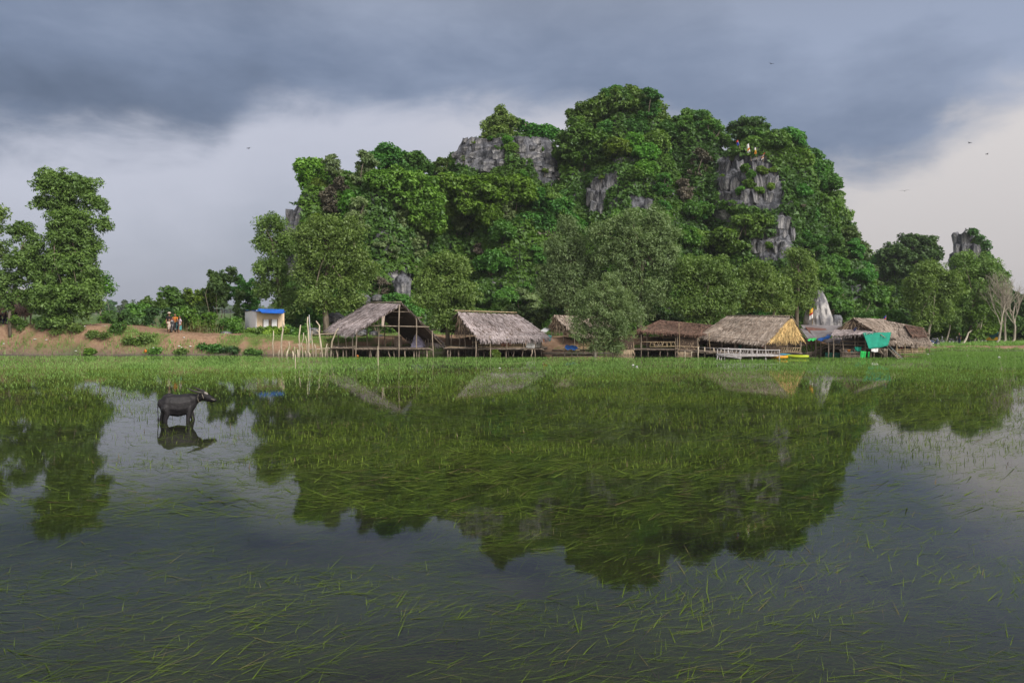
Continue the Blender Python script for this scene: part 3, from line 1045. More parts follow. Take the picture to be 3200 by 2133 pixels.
tree('shore_tree', 'little bright lime tree in front of the dim grey-green tree by the road', 78,
     [(3078, 968, 28, 16), (3055, 990, 30, 22), (3100, 995, 26, 26), (3085, 1030, 34, 26), (3060, 1045, 24, 18)],
     [(3040, 1086), (3048, 1060), (3062, 1035), (3070, 1000)], M_LIME, size=.24, wid=.34, dens=20, per=44, seed=36, tr=.10, bark=M_PALEBARK)
tree('shore_tree', 'thin-stemmed tree with leaning trunk left of the standing person on the road', 79,
     [(2960, 975, 40, 30), (2945, 1000, 34, 24), (2985, 1005, 34, 26)], [(2953, 1084), (2962, 1050), (2969, 1020), (2972, 985)], M_OLIVE, size=.25, wid=.28, dens=18, seed=37, tr=.10, bark=M_PALEBARK)
# crowns that stand out on the hill
def ridge_tree(label, px, py, lobes, D=None, mat=None, seed=1, **k):
    loc, _ = hit(px, py)
    D = D or (loc.y if loc else 100)
    kw = dict(size=.37, wid=.6, dens=20, rr_=(.4, .8), per=62, up=.75, droop=.3, seed=seed, root=1, tr=.16, low=-.85, depth=.9, limbs=7)
    kw.update(k)
    return tree('hill_tree', label, D, lobes, [(px, py), (px, py - 25), (px + 3, py - 55)], mat or M_BROAD, **kw)


ridge_tree('smooth round tree hanging over the right end of the pale jointed cliff', 1825, 545, [(1780, 450, 50, 48), (1830, 430, 58, 42), (1880, 455, 46, 50), (1820, 490, 84, 50), (1870, 510, 50, 34)], 96, M_BROAD, 41)
ridge_tree('creeper-clad tree crowning the hill\'s highest point', 1960, 400, [(1950, 300, 58, 30), (2000, 318, 56, 38), (1905, 330, 60, 36), (1850, 345, 60, 34), (1800, 360, 34, 26), (2045, 355, 40, 40), (1960, 360, 100, 44), (1955, 335, 90, 50), (1900, 385, 80, 40), (2020, 390, 70, 40), (1830, 385, 50, 36), (2075, 400, 50, 36)], 104, M_BROAD, 42)
ridge_tree('rounded tree on the shoulder just right of the highest point', 2180, 420, [(2150, 370, 46, 28), (2200, 372, 40, 28), (2225, 395, 36, 28), (2120, 395, 40, 30), (2175, 405, 70, 30), (2150, 430, 70, 34), (2220, 430, 50, 34), (2265, 440, 30, 26)], 103, M_BROAD, 43)
ridge_tree('lone dark round tree on the skyline above the four flags', 2345, 478, [(2345, 388, 44, 22), (2380, 403, 30, 26), (2310, 403, 32, 26), (2345, 415, 56, 20), (2385, 425, 20, 14), (2325, 440, 24, 16), (2300, 455, 24, 16)], 99, M_DARK, 44, tr=.2)
ridge_tree('spreading tree topping the right flank\'s outer edge', 2500, 560, [(2460, 490, 46, 28), (2510, 480, 44, 26), (2545, 490, 28, 26), (2560, 530, 34, 30), (2500, 520, 62, 34), (2570, 560, 26, 26)], 104, M_BROAD, 45)
ridge_tree('bushy tree at the right flank\'s middle with sunlit yellow-green top', 2560, 690, [(2540, 600, 62, 34), (2600, 620, 40, 36), (2560, 650, 68, 42), (2630, 670, 36, 34), (2600, 710, 52, 40)], 102, M_OLIVE, 46)
ridge_tree('dark bushy tree low on the right flank\'s outer edge', 2680, 860, [(2660, 740, 34, 34), (2690, 790, 36, 42), (2640, 800, 62, 52), (2700, 850, 40, 40), (2660, 880, 66, 46), (2620, 860, 40, 44), (2735, 905, 24, 30)], 100, M_DARK, 47)
ridge_tree('domed tree topping the low left shoulder', 1205, 560, [(1205, 475, 46, 24), (1170, 495, 44, 26), (1245, 495, 40, 26), (1205, 510, 78, 28), (1280, 515, 28, 20), (1150, 515, 30, 16)], 92, M_BROAD, 48)
ridge_tree('small lime tree capping the left cliff\'s upper corner', 960, 575, [(950, 515, 30, 18), (985, 510, 30, 18), (965, 535, 44, 22), (1005, 535, 30, 22), (930, 525, 16, 12), (965, 558, 50, 26), (990, 585, 50, 30), (1030, 560, 40, 26)], 90, M_LIME, 49)
ridge_tree('large tree cascading green creepers in the middle of the left shoulder', 1290, 700, [(1230, 555, 70, 34), (1300, 575, 62, 40), (1340, 620, 48, 50), (1260, 620, 80, 50), (1370, 680, 36, 54), (1310, 680, 74, 48)], 87, M_VINE, 50)
ridge_tree('brush-like upright tree on top of the pale jointed cliff', 1570, 440, [(1570, 350, 26, 24), (1550, 380, 36, 26), (1590, 385, 36, 28), (1525, 400, 28, 20), (1565, 410, 56, 20), (1560, 432, 60, 20), (1520, 428, 36, 16), (1610, 430, 40, 18)], 101, M_OLIVE, 51, wid=.4)
ridge_tree('low spreading tree right of the brush-like one on the pale cliff', 1640, 440, [(1620, 390, 34, 22), (1650, 405, 34, 20), (1690, 408, 30, 16), (1720, 405, 28, 16), (1645, 426, 50, 18), (1700, 425, 44, 18), (1740, 420, 34, 20)], 101, M_BROAD, 52)
ridge_tree('wide lime-green tree just below the pale jointed cliff', 1480, 660, [(1390, 565, 40, 22), (1450, 572, 54, 22), (1530, 570, 56, 24), (1610, 572, 50, 22), (1430, 600, 66, 30), (1530, 610, 76, 36), (1640, 610, 46, 32), (1480, 645, 66, 30)], 90, M_LIME, 53)
ridge_tree('dark leafy tree in the hollow right of the wide lime-green tree', 1700, 720, [(1690, 630, 50, 36), (1745, 650, 46, 38), (1700, 690, 62, 40), (1640, 690, 38, 38)], 91, M_BROAD, 54)
ridge_tree('bright green tree below the middle of the dark right cliff', 2330, 735, [(2260, 735, 48, 24), (2205, 750, 46, 28), (2325, 690, 46, 22), (2375, 690, 36, 22), (2290, 765, 56, 26), (2350, 720, 40, 20)], 91, M_BROAD, 55)
ridge_tree('broad spreading tree on the small hill left of the rock spire', 2860, 860, [(2850, 755, 50, 24), (2900, 765, 42, 28), (2800, 785, 46, 28), (2760, 800, 30, 24), (2850, 800, 72, 30), (2920, 800, 24, 26), (2790, 830, 46, 30), (2850, 850, 40, 24)], 119, M_DARK, 56, tr=.25, size=.4)
ridge_tree('ivy-like tree clinging to the right side of the rock spire', 3080, 830, [(3040, 725, 16, 10), (3060, 745, 16, 14), (3080, 770, 18, 22), (3085, 805, 16, 28), (3070, 830, 24, 24), (3110, 840, 22, 14), (3130, 860, 20, 14)], 124.5, M_BROAD, 57, size=.4)

# ------------------------------------------------------------------ huts
rng = random.Random(77)
nrng = np.random.default_rng(77)


def wob(p0, p1, n=4, a=.04):
    p0, p1 = Vector(p0), Vector(p1)
    return [p0.lerp(p1, k / n) + (Vector((rng.uniform(-a, a), rng.uniform(-a, a), 0)) if 0 < k < n else Vector()) for k in range(n + 1)]


def stick(root, name, p0, p1, r=.045, mat=None, bend=.03, taper=.8):
    mb = MB()
    pts = wob(p0, p1, 4, bend)
    mb.tube(pts, [r * (1 + (taper - 1) * k / 4) for k in range(5)], 6)
    return obj(name, mb.mesh(name, mat or M_POST, True), root)


def stilt(root, px, y0, y1, D, r=.05, name='post', mat=None, lean=0, bend=.035):
    """a post seen from row y0 (top) to y1 (foot; sunk into the bed)"""
    a, b = W(px, y0, D), W(px + lean, y1, D)
    b.z = min(b.z, -.05) - .4
    return stick(root, name, b, a, r, mat, bend)


def grid_slab(P, Q, R_, S, nu, nv, th, sag=.10):
    """slightly sagging plate: P,Q ridge ends, R_ under Q and S under P"""
    P, Q, R_, S = map(Vector, (P, Q, R_, S))
    nrm = (Q - P).cross(S - P).normalized()
    if nrm.z < 0 if abs(nrm.z) > .35 else nrm.y > 0:
        nrm = -nrm
    V, F = [], []
    for lay in (0, 1):
        for j in range(nv + 1):
            for i in range(nu + 1):
                u, v = i / nu, j / nv
                p = (P * (1 - u) + Q * u) * (1 - v) + (S * (1 - u) + R_ * u) * v
                q = p - Vector((0, 0, sag * math.sin(math.pi * v) * (.6 + .8 * rng.random() * .3)))
                if lay:
                    q = q - nrm * th
                V.append(q)
    n = (nu + 1) * (nv + 1)
    for lay in (0, 1):
        for j in range(nv):
            for i in range(nu):
                a = lay * n + j * (nu + 1) + i
                f = (a, a + 1, a + nu + 2, a + nu + 1)
                F.append(f if not lay else f[::-1])
    edge = [j * (nu + 1) for j in range(nv + 1)] + [nv * (nu + 1) + i for i in range(1, nu + 1)] + [j * (nu + 1) + nu for j in range(nv - 1, -1, -1)] + [i for i in range(nu - 1, 0, -1)]
    for k in range(len(edge)):
        a, b = edge[k], edge[(k + 1) % len(edge)]
        F.append((a, b, b + n, a + n))
    return V, F, nrm


def straw_arrays(P, Q, R_, S, n, length=.7, width=.075, fringe=40, sag=.10, lift=.065, gable=True, hang=.32, ragged=.5):
    """thatch strands laid down a plane and hanging over its eave and sides"""
    P, Q, R_, S = [np.array(v, float) for v in (P, Q, R_, S)]
    nrm = np.cross(Q - P, S - P)
    nrm /= np.linalg.norm(nrm)
    if nrm[2] < 0 if abs(nrm[2]) > .35 else nrm[1] > 0:
        nrm = -nrm
    u, v = nrng.random(n), nrng.random(n) ** .95
    rows = 9
    v = (np.floor(v * rows) + nrng.random(n) * ragged + .1) / rows

    def at(u, v):
        u, v = u[:, None], v[:, None]
        p = (P * (1 - u) + Q * u) * (1 - v) + (S * (1 - u) + R_ * u) * v
        p[:, 2] -= sag * np.sin(np.pi * np.clip(v[:, 0], 0, 1))
        return p
    a = at(u, v)
    dn = (S * (1 - u[:, None]) + R_ * u[:, None]) - (P * (1 - u[:, None]) + Q * u[:, None])
    slope = np.linalg.norm(dn, axis=1, keepdims=True)
    dn = dn / slope
    side = unit(Q - P)[None, :] * np.ones((n, 1))
    L = length * nrng.uniform(.55, 1.25, (n, 1))
    dirv = unit(dn + side * nrng.normal(size=(n, 1)) * .24)
    up0, up1 = nrng.uniform(.01, .03, (n, 1)), nrng.uniform(.02, lift, (n, 1))
    A0 = a + nrm * up0
    A1 = a + dirv * L + nrm * up1
    over = np.clip((v[:, None] * slope + L - slope) / L, 0, 1)
    A1[:, 2:3] -= over * hang * .45 * L
    if fringe:
        m = fringe
        uf = nrng.random(m)
        e = S * (1 - uf[:, None]) + R_ * uf[:, None]
        B0 = e + nrm * .03 - unit(R_ - S) * 0
        dd = unit(S - P)[None, :] * .35 + np.array([[0, 0, -1.0]]) + unit(Q - P)[None, :] * nrng.normal(size=(m, 1)) * .28
        B1 = B0 + unit(dd) * hang * nrng.uniform(.5, 1.5, (m, 1))
        A0, A1 = np.concatenate([A0, B0]), np.concatenate([A1, B1])
        if gable:
            for (g0, g1) in ((P, S), (Q, R_)):
                m = fringe // 2
                uf = nrng.random(m)[:, None]
                e = g0 * (1 - uf) + g1 * uf + nrm * .02
                outw = unit((g0 - (Q if g0 is P else P)))
                dd = outw[None, :] * .7 + unit(g1 - g0)[None, :] * .8 + np.array([[0, 0, -.5]]) + nrng.normal(size=(m, 3)) * .2
                A0, A1 = np.concatenate([A0, e]), np.concatenate([A1, e + unit(dd) * hang * nrng.uniform(.3, 1.0, (m, 1))])
    m = len(A0)
    d = unit(A1 - A0)
    wv = unit(np.cross(d, nrm[None, :] + nrng.normal(size=(m, 3)) * .25)) * (width * nrng.uniform(.5, 1.3, (m, 1))) / 2
    V = np.stack([A0 - wv, A0 + wv, A1 + wv * .35, A1 - wv * .35], 1).reshape(-1, 3)
    F = np.arange(4 * m).reshape(m, 4)
    blotch = fbm(A0[:, 0] * .8, A0[:, 1] * .8, A0[:, 2] * .8, 71, 3)
    tint = np.clip(.5 + .6 * blotch + nrng.uniform(-.32, .32, m), 0, 1)
    return V, F, tint


def roof(root, planes, mat, n=1500, under=None, name='roof', **k):
    """each plane: ridge P,Q and eave R_ (under Q), S (under P)"""
    parts = []
    for i, pl in enumerate(planes):
        P, Q, R_, S = pl[:4]
        V, F, nrm = grid_slab(P, Q, R_, S, 8, 5, .10, k.get('sag', .10))
        r = obj(name, mk_mesh(name, V, F, under or M_TH_UNDER), root)
        nn = pl[4] if len(pl) > 4 else n
        if nn:
            V, F, tint = straw_arrays(P, Q, R_, S, nn, fringe=max(40, nn // 7), **k)
            o = obj('thatch', mk_mesh('thatch', V, F, mat, tint=tint), r, 'stuff')
        parts.append(r)
    return parts


def straw_panel(root, P, Q, R_, S, mat, n=260, name='straw_wall', rows=None, label=None, width=.07):
    """upright wall of straw: P,Q top corners, R_ below Q, S below P"""
    mb = MB().slab([P, Q, R_, S], .05)
    pnl = obj(name, mk_mesh(name, mb.V, mb.F, M_TH_UNDER if mat is not M_TH_GOLD else mat), root)
    V, F, t = straw_arrays(P, Q, R_, S, n, length=.55, width=width, fringe=30, sag=0, gable=False, hang=.12, lift=.06)
    obj('straw', mk_mesh('straw', V, F, mat, tint=t), pnl, 'stuff')
    return pnl


def deck(root, px0, px1, py, Df, Db, n, mat=None, th=.05, dz=0.0, shift=0.0, broken=0.0):
    """floor of planks running away from the viewer between px0 and px1; front edge at distance Df in row py"""
    z = W(0, py, Df).z + dz
    x0, x1 = W(px0, py, Df).x, W(px1, py, Df).x
    wd = (x1 - x0) / n
    for k in range(n):
        c = x0 + wd * (k + .5)
        f, bk = Df - rng.uniform(0, .18), Db + rng.uniform(-.1, .1)
        mb = MB()
        mb.slab([(c - wd * .46, f, z + rng.uniform(-.012, .012)), (c + wd * .46, f, z + rng.uniform(-.012, .012)), (c + wd * .46 + shift, bk, z), (c - wd * .46 + shift, bk, z)], th)
        obj('plank', mb.mesh('plank', mat or M_PLANK), root)
    for y in (Df + .25, (Df + Db) / 2, Db - .3):
        f = (y - Df) / (Db - Df)
        stick(root, 'beam', (x0 + shift * f - .1, y, z - th - .07), (x1 + shift * f + .1, y, z - th - .07), .055, M_POST, .01)
    return z


def under_posts(root, px0, px1, D0, D1, z, n, r=.055, mat=None):
    for k in range(n):
        D = rng.choice((D0 + .15, D0 + .3, (D0 + D1) / 2, D1 - .4))
        px = px0 + (px1 - px0) * (k + rng.uniform(.15, .85)) / n
        p = W(px, 1000, D)
        a = Vector((p.x + rng.uniform(-.14, .14), p.y, z - .05))
        stick(root, 'stilt', (p.x, p.y, -.55), a, r * rng.uniform(.7, 1.2), mat or M_POST, .04)


def rail(root, px0, px1, py0, py1, D, mat=None, r=.028, D1=None):
    return stick(root, 'rail', W(px0, py0, D), W(px1, py1, D1 or D), r, mat or M_BAMBOO, .015, .9)


def cloth(name, label, cat, corners, mat, nu=8, nv=6, sagx=.08, group=None, ripple=.05, root=None, seed=0):
    """a hanging or stretched cloth with folds; corners TL, TR, BR, BL; two-sided with a real thickness"""
    P, Q, R_, S = map(Vector, corners)
    nrm = (Q - P).cross(S - P).normalized()
    V, F = [], []
    rr = random.Random(seed + 5)
    ph = rr.uniform(0, 6)
    for lay in (0, 1):
        for j in range(nv + 1):
            for i in range(nu + 1):
                u, v = i / nu, j / nv
                p = (P * (1 - u) + Q * u) * (1 - v) + (S * (1 - u) + R_ * u) * v
                p = p + nrm * (math.sin(u * 13 + ph + v * 2) * ripple * (.4 + v) + rr.uniform(-.3, .3) * ripple * 0 - lay * .012)
                p.z -= sagx * math.sin(math.pi * u) * v
                V.append(p)
    n = (nu + 1) * (nv + 1)
    for lay in (0, 1):
        for j in range(nv):
            for i in range(nu):
                a = lay * n + j * (nu + 1) + i
                f = (a, a + 1, a + nu + 2, a + nu + 1)
                F.append(f if lay == 0 else f[::-1])
    edge = [j * (nu + 1) for j in range(nv + 1)] + [nv * (nu + 1) + i for i in range(1, nu + 1)] + [j * (nu + 1) + nu for j in range(nv - 1, -1, -1)] + [i for i in range(nu - 1, 0, -1)]
    for k in range(len(edge)):
        a, b = edge[k], edge[(k + 1) % len(edge)]
        F.append((a, b, b + n, a + n))
    me = mk_mesh(name, V, F, mat, True)
    o = obj(name, me)
    c = (P + Q + R_ + S) / 4
    me.transform(Matrix.Translation(-c))
    o.location = c
    return tag(o, label, cat, group)


def fabric(name, c, rough=.8, var=.75):
    return mat_plain(name, c, tuple(x * var for x in c), 3, rough, .2)


M_TEAL = fabric('teal_netting', (.012, .29, .20))
M_GREENCLOTH = fabric('bright_green_cloth', (.02, .42, .08))
M_DKGREEN = fabric('dark_green_netting', (.012, .10, .07))
M_BLUETARP = fabric('blue_tarpaulin', (.018, .11, .40))
M_LTGREEN = fabric('light_green_tarpaulin', (.05, .52, .13))
M_RED = fabric('red_cloth', (.42, .018, .018))
M_WHITE = fabric('white_cloth', (.72, .72, .72), var=.85)
M_GREYCLOTH = fabric('grey_cloth', (.40, .38, .36))
M_LAV = fabric('lavender_cloth', (.36, .34, .48))
M_ORANGE = fabric('orange_cloth', (.62, .20, .03))
M_NAVY = fabric('navy_cloth', (.02, .025, .07))
M_BLACK = fabric('black_cloth', (.018, .018, .02))
M_PINK = fabric('pale_pink_cloth', (.62, .50, .58), var=.9)
M_CREAM = fabric('cream_cloth', (.55, .45, .38), var=.85)
M_TURQ = fabric('turquoise_cloth', (.09, .30, .30))
M_SKIN = mat_plain('brown_skin', (.27, .145, .09), (.23, .12, .075), 6, .6)
M_HAIR = mat_plain('black_hair', (.012, .010, .009), (.02, .018, .016), 20, .5)
M_METAL = mat_plain('grey_metal', (.38, .38, .39), (.26, .26, .27), 5, .4, metal=.6)
M_BLACKPL = mat_plain('black_plastic', (.02, .02, .022), (.035, .035, .036), 5, .4)
M_RUBBER = mat_plain('black_rubber', (.022, .022, .022), (.03, .03, .03), 8, .8)
M_RUST = mat_plain('rusty_sheet', (.20, .085, .06), (.115, .06, .05), 1.6, .7, .3, (4, 1, 1))
M_GREYSHEET = mat_plain('grey_sheet', (.24, .225, .235), (.15, .125, .13), 1.2, .7, .3, (1, 1, 3))
M_WHITESHEET = mat_plain('white_sheet', (.62, .63, .66), (.46, .46, .48), 2, .5)

# --- hut 1: open-fronted, gable towards the water
h1 = empty('stilt_hut', W(1240, 1112, 60), 'open-fronted thatched stilt hut beside the driftwood posts, its gable facing the water', 'hut', 'thatched huts on stilts')
A_, B_ = W(1255, 946, 58.4), W(1153, 947, 63.6)
L_, LB_ = W(1110, 1034, 58.0), W(1030, 1018, 63.2)
R1_ = W(1384, 1070, 59.6)
RB_ = R1_ + (B_ - A_)
roof(h1, [(A_, B_, LB_, L_, 2600), (B_, A_, R1_, RB_, 1900)], M_TH_GREY, hang=.42, length=.8)
mb = MB()
for px, y0, D, r in ((1248, 952, 58.3, .062), (1351, 1033, 59.0, .055), (1301, 994, 58.8, .05), (1184, 998, 58.6, .045), (1115, 1033, 58.0, .055), (1101, 1036, 58.4, .05), (1056, 1036, 61.5, .05), (1082, 1036, 60, .045), (1148, 1012, 62.5, .055), (1203, 985, 62.6, .05), (1329, 1034, 61.5, .05)):
    stilt(h1, px, y0, 1112, D, r, lean=rng.uniform(-6, 4))
stick(h1, 'tie_beam', W(1140, 1017, 58.4), W(1342, 1021, 58.6), .045)
stick(h1, 'purlin', W(1222, 974, 58.6), W(1284, 974, 58.6), .035)
stick(h1, 'purlin', W(1231, 962, 58.6), W(1272, 962, 58.6), .03)
stick(h1, 'purlin', W(1215, 991, 60.5), W(1320, 992, 60.5), .03)
stick(h1, 'rafter', A_ + Vector((.15, .1, -.22)), R1_ + Vector((-.1, .05, -.2)), .045)
stick(h1, 'rafter', A_ + Vector((-.1, .1, -.22)), L_ + Vector((.1, .1, -.15)), .045)
stick(h1, 'ridge_pole', A_ + Vector((0, -.2, .06)), B_ + Vector((0, .2, .06)), .04)
z1 = deck(h1, 1107, 1350, 1089, 58.5, 63.2, 16, shift=-1.2)
under_posts(h1, 1110, 1348, 58.5, 63, z1, 15)
for k in range(13):
    px = 1256 + k * 7.4
    stick(h1, 'baluster', W(px, 1058 + rng.uniform(-4, 4), 62.4 - .18 * k), W(px + 1, 1087, 62.4 - .18 * k), .022, M_POST, .02)
rail(h1, 1203, 1255, 1051, 1052, 62.4)
rail(h1, 1203, 1205, 1051, 1086, 62.4)
rail(h1, 1226, 1226, 1052, 1087, 62.4)
mb = MB().slab([W(1233, 1052, 62.2), W(1256, 1052, 62.0), W(1256, 1086, 62.0), W(1233, 1086, 62.2)], .05)
obj('wood_panel', mb.mesh('wood_panel', M_PLANK), h1)
straw_panel(h1, W(1300, 1000, 63.2), W(1352, 1035, 62.5), W(1352, 1070, 62.5), W(1300, 1070, 63.2), M_TH_BROWN, 160)
# old landing beside it
h1b = empty('broken_landing', W(1070, 1110, 59), 'low broken plank landing on crooked stilts against the open hut', 'landing')
z1b = deck(h1b, 1035, 1104, 1086, 58.8, 62.5, 7, shift=-.5)
under_posts(h1b, 1020, 1100, 58.8, 62, z1b + .12, 9)
stick(h1b, 'rail', W(983, 1045, 60.5), W(1072, 1040, 61.0), .035, M_DRIFT)
stick(h1b, 'rail', W(960, 1092, 59.5), W(1060, 1086, 59.5), .05, M_DRIFT)
stick(h1b, 'rail', W(1000, 1098, 60), W(1110, 1082, 59.2), .04, M_POST)
cl1 = MB()
# --- hut 2: wide lavender-grey roof facing the water
h2 = empty('stilt_hut', W(1570, 1112, 61), 'thatched stilt hut with wide lavender-grey roof facing the water and a bamboo rail', 'hut', 'thatched huts on stilts')
A_, B_ = W(1433, 974, 61.5), W(1615, 982, 64.6)
E0, E1 = W(1497, 1054, 58.6), W(1714, 1052, 61.2)
K0, K1 = A_ * 2 - E0, B_ * 2 - E1
K0.z, K1.z = E0.z + .3, E1.z + .3
roof(h2, [(A_, B_, E1, E0, 3200), (B_, A_, K0, K1, 400)], M_TH_GREY, hang=.40, length=.7)
stick(h2, 'ridge_pole', A_ + Vector((-.3, 0, .10)), B_ + Vector((0, 0, .16)), .05, M_BAMBOO)
for k in range(5):
    f = .12 + .2 * k
    p = A_.lerp(B_, f)
    q = E0.lerp(E1, f)
    stick(h2, 'ridge_stick', p + Vector((-.25, .2, .18)), p.lerp(q, .16) + Vector((0, -.03, .10)), .035, M_BARK)
straw_panel(h2, A_ + Vector((.05, -.1, -.15)), A_ + Vector((.1, -.15, -.15)), W(1484, 1046, 58.9), W(1419, 1044, 62.5), M_TH_WALL, 260)
for px, y0, D, r in ((1488, 1048, 58.7, .055), (1531, 1050, 58.9, .045), (1585, 1050, 59.5, .05), (1637, 1052, 60.3, .045), (1435, 1044, 61.6, .055), (1454, 1046, 61, .04), (1479, 1050, 60.5, .04), (1604, 1052, 62.5, .04), (1690, 1054, 61.2, .045), (1410, 1044, 62.5, .045), (1400, 1050, 63.5, .035)):
    stilt(h2, px, y0, 1111, D, r, lean=rng.uniform(-7, 3))
z2 = deck(h2, 1388, 1492, 1086, 59.6, 64, 7, shift=.3)
z2 = deck(h2, 1494, 1640, 1088, 59.2, 63.6, 10, shift=.6)
z2 = deck(h2, 1642, 1698, 1089, 60.6, 64.4, 4, shift=.6)
under_posts(h2, 1390, 1495, 59.6, 63.8, z2, 9)
under_posts(h2, 1496, 1695, 59.6, 63.8, z2, 14)
for y in (1066, 1076, 1083):
    rail(h2, 1494 if y > 1070 else 1534, 1640, y, y, 59.0, D1=60.5)
rail(h2, 1475, 1500, 1070, 1068, 60.2)
rail(h2, 1390, 1490, 1083, 1086, 60.2)
mb = MB().slab([W(1540, 1052, 63.6), W(1606, 1052, 64.0), W(1606, 1090, 64.0), W(1540, 1090, 63.6)], .05)
obj('back_wall', mb.mesh('back_wall', M_CREAM), h2)
straw_panel(h2, W(1607, 1048, 63.2), W(1640, 1050, 63.4), W(1640, 1090, 63.4), W(1607, 1090, 63.2), M_TH_UNDER, 90, name='inner_wall')
cloth('wall_cloth', 'white cloth hung below the lavender-grey roof\'s right eave', 'cloth', [W(1645, 1056, 60.7), W(1672, 1055, 61.0), W(1672, 1088, 61.0), W(1644, 1087, 60.7)], M_WHITE, ripple=.03, sagx=0, seed=1)
cloth('wall_cloth', 'grey cloth hung at the right corner of the lavender-roofed hut', 'cloth', [W(1674, 1056, 61.1), W(1692, 1055, 61.4), W(1694, 1086, 61.4), W(1673, 1086, 61.1)], M_GREYCLOTH, ripple=.03, sagx=0, seed=2)
cloth('hung_cloth', 'red cloth hanging inside the lavender-roofed hut behind the bamboo rail', 'cloth', [W(1564, 1053, 60.6), W(1597, 1054, 60.9), W(1597, 1080, 60.9), W(1566, 1080, 60.6)], M_RED, ripple=.05, sagx=.03, seed=3)
cloth('hung_cloth', 'black cloth hanging under the roof near the left end of the bamboo rail', 'cloth', [W(1512, 1050, 60.2), W(1538, 1051, 60.3), W(1537, 1064, 60.3), W(1516, 1061, 60.2)], M_BLACK, ripple=.05, sagx=.1, seed=4)
# --- hut 3: half hidden behind the water tree
h3 = empty('stilt_hut', W(1760, 1110, 65), 'weathered thatched hut half hidden behind the pale feathery water tree', 'hut', 'thatched huts on stilts')
A_, B_ = W(1732, 983, 66), W(1880, 990, 68)
E0, E1 = W(1795, 1042, 63.5), W(1945, 1046, 65.5)
K0, K1 = W(1716, 1024, 68.5), W(1860, 1030, 70)
roof(h3, [(A_, B_, E1, E0, 1100), (B_, A_, K0, K1, 300)], M_TH_TAN)
straw_panel(h3, A_ + Vector((.0, -.05, -.1)), A_ + Vector((.06, -.05, -.1)), W(1793, 1040, 63.6), W(1722, 1026, 66.5), M_TH_WALL, 300)
for px, D in ((1724, 66), (1760, 64.6), (1795, 63.6), (1850, 64), (1905, 64.6)):
    stilt(h3, px, 1036, 1110, D, .045)
rail(h3, 1724, 1800, 1049, 1049, 64)
z3 = deck(h3, 1726, 1945, 1092, 63.4, 67, 12)
under_posts(h3, 1740, 1940, 63.4, 66.5, z3, 10)
straw_panel(h3, W(1722, 1056, 66), W(1800, 1056, 65.6), W(1800, 1092, 65.6), W(1722, 1092, 66), M_TH_WALL, 200)
cloth('hung_cloth', 'orange cloth hung beside the half-hidden hut\'s near corner', 'cloth', [W(1697, 1050, 63.5), W(1712, 1050, 63.5), W(1711, 1066, 63.5), W(1698, 1067, 63.5)], M_ORANGE, ripple=.05, seed=5)
cloth('hung_cloth', 'turquoise cloth hung between the lavender roof and the half-hidden hut', 'cloth', [W(1713, 1046, 63.6), W(1724, 1048, 63.6), W(1722, 1063, 63.6), W(1713, 1064, 63.6)], M_TURQ, ripple=.04, seed=6)
cloth('roof_sheet', 'white sheet roof peeping over the right end of the lavender-grey thatch', 'roof sheet', [W(1702, 1024, 67), W(1722, 1027, 67), W(1706, 1038, 65.4), W(1690, 1033, 65.4)], M_WHITESHEET, ripple=.015, sagx=0)
cloth('tarpaulin', 'blue tarpaulin on a low raft under the pale feathery water tree', 'tarpaulin', [W(1768, 1078, 60.5), W(1800, 1080, 60.5), W(1806, 1090, 59.0), W(1764, 1088, 59.0)], M_BLUETARP, ripple=.05, seed=7)
raft = empty('raft', W(1785, 1105, 59.4), 'low bamboo raft frame under the blue tarpaulin', 'raft')
for py in (1090, 1094):
    stick(raft, 'pole', W(1758, py, 59.2 + (1094 - py) * .3), W(1812, py, 59.2 + (1094 - py) * .3), .045, M_BAMBOO)
for px in (1764, 1788, 1806):
    stilt(raft, px, 1090, 1110, 59.6, .04)
# --- straw screen and bamboo fence between
s1 = empty('straw_screen', W(1955, 1095, 61), 'short straw screen on stilts right of the pale feathery water tree', 'screen')
straw_panel(s1, W(1930, 1056, 61.2), W(1978, 1054, 61.2), W(1980, 1093, 61.0), W(1928, 1092, 61.0), M_TH_WALL, 300)
for px in (1938, 1958, 1974):
    stilt(s1, px, 1090, 1111, 61.2, .045, name='stilt')
f1 = empty('bamboo_fence', W(1880, 1095, 60.5), 'low bamboo rail fence behind the pale feathery water tree', 'fence')
for y in (1073, 1079, 1092):
    rail(f1, 1812, 1930, y, y + 1, 60.6)
for px in (1822, 1852, 1887, 1915):
    stilt(f1, px, 1058, 1110, 60.7, .04)
# --- hut 4: low brown roof
h4 = empty('stilt_hut', W(2080, 1110, 62), 'low stilt hut with reddish-brown thatch and a porch with crossed bamboo rail', 'hut', 'thatched huts on stilts')
A_, B_ = W(2066, 1000, 66.5), W(2200, 1012, 67)
E0, E1 = W(1990, 1032, 61.5), W(2186, 1046, 61.6)
K0, K1 = W(2010, 1036, 70), W(2210, 1040, 70)
roof(h4, [(A_, B_, E1, E0, 2600), (B_, A_, K0, K1, 200), (A_, A_ + Vector((.05, .05, 0)), E0 + Vector((.1, .05, .02)), K0, 300)], M_TH_BROWN, hang=.22)
roof(h4, [(W(2195, 1012, 66), W(2262, 1016, 66), W(2250, 1046, 62.2), W(2182, 1042, 62.4), 500)], M_TH_BROWN, hang=.2)
for px, y0, D, r in ((2004, 1036, 61.6, .045), (2024, 1036, 63.5, .11), (2111, 1040, 61.7, .055), (2117, 1042, 61.6, .04), (2062, 1038, 65.5, .05), (2180, 1045, 61.6, .05), (2002, 1070, 62.0, .035)):
    stilt(h4, px, y0, 1111, D, r, bend=.02)
stick(h4, 'pole', W(2123, 1102, 61.2), W(2122, 1008, 61.2), .03, M_BAMBOO)
z4 = deck(h4, 1976, 2122, 1090, 61.6, 66, 10)
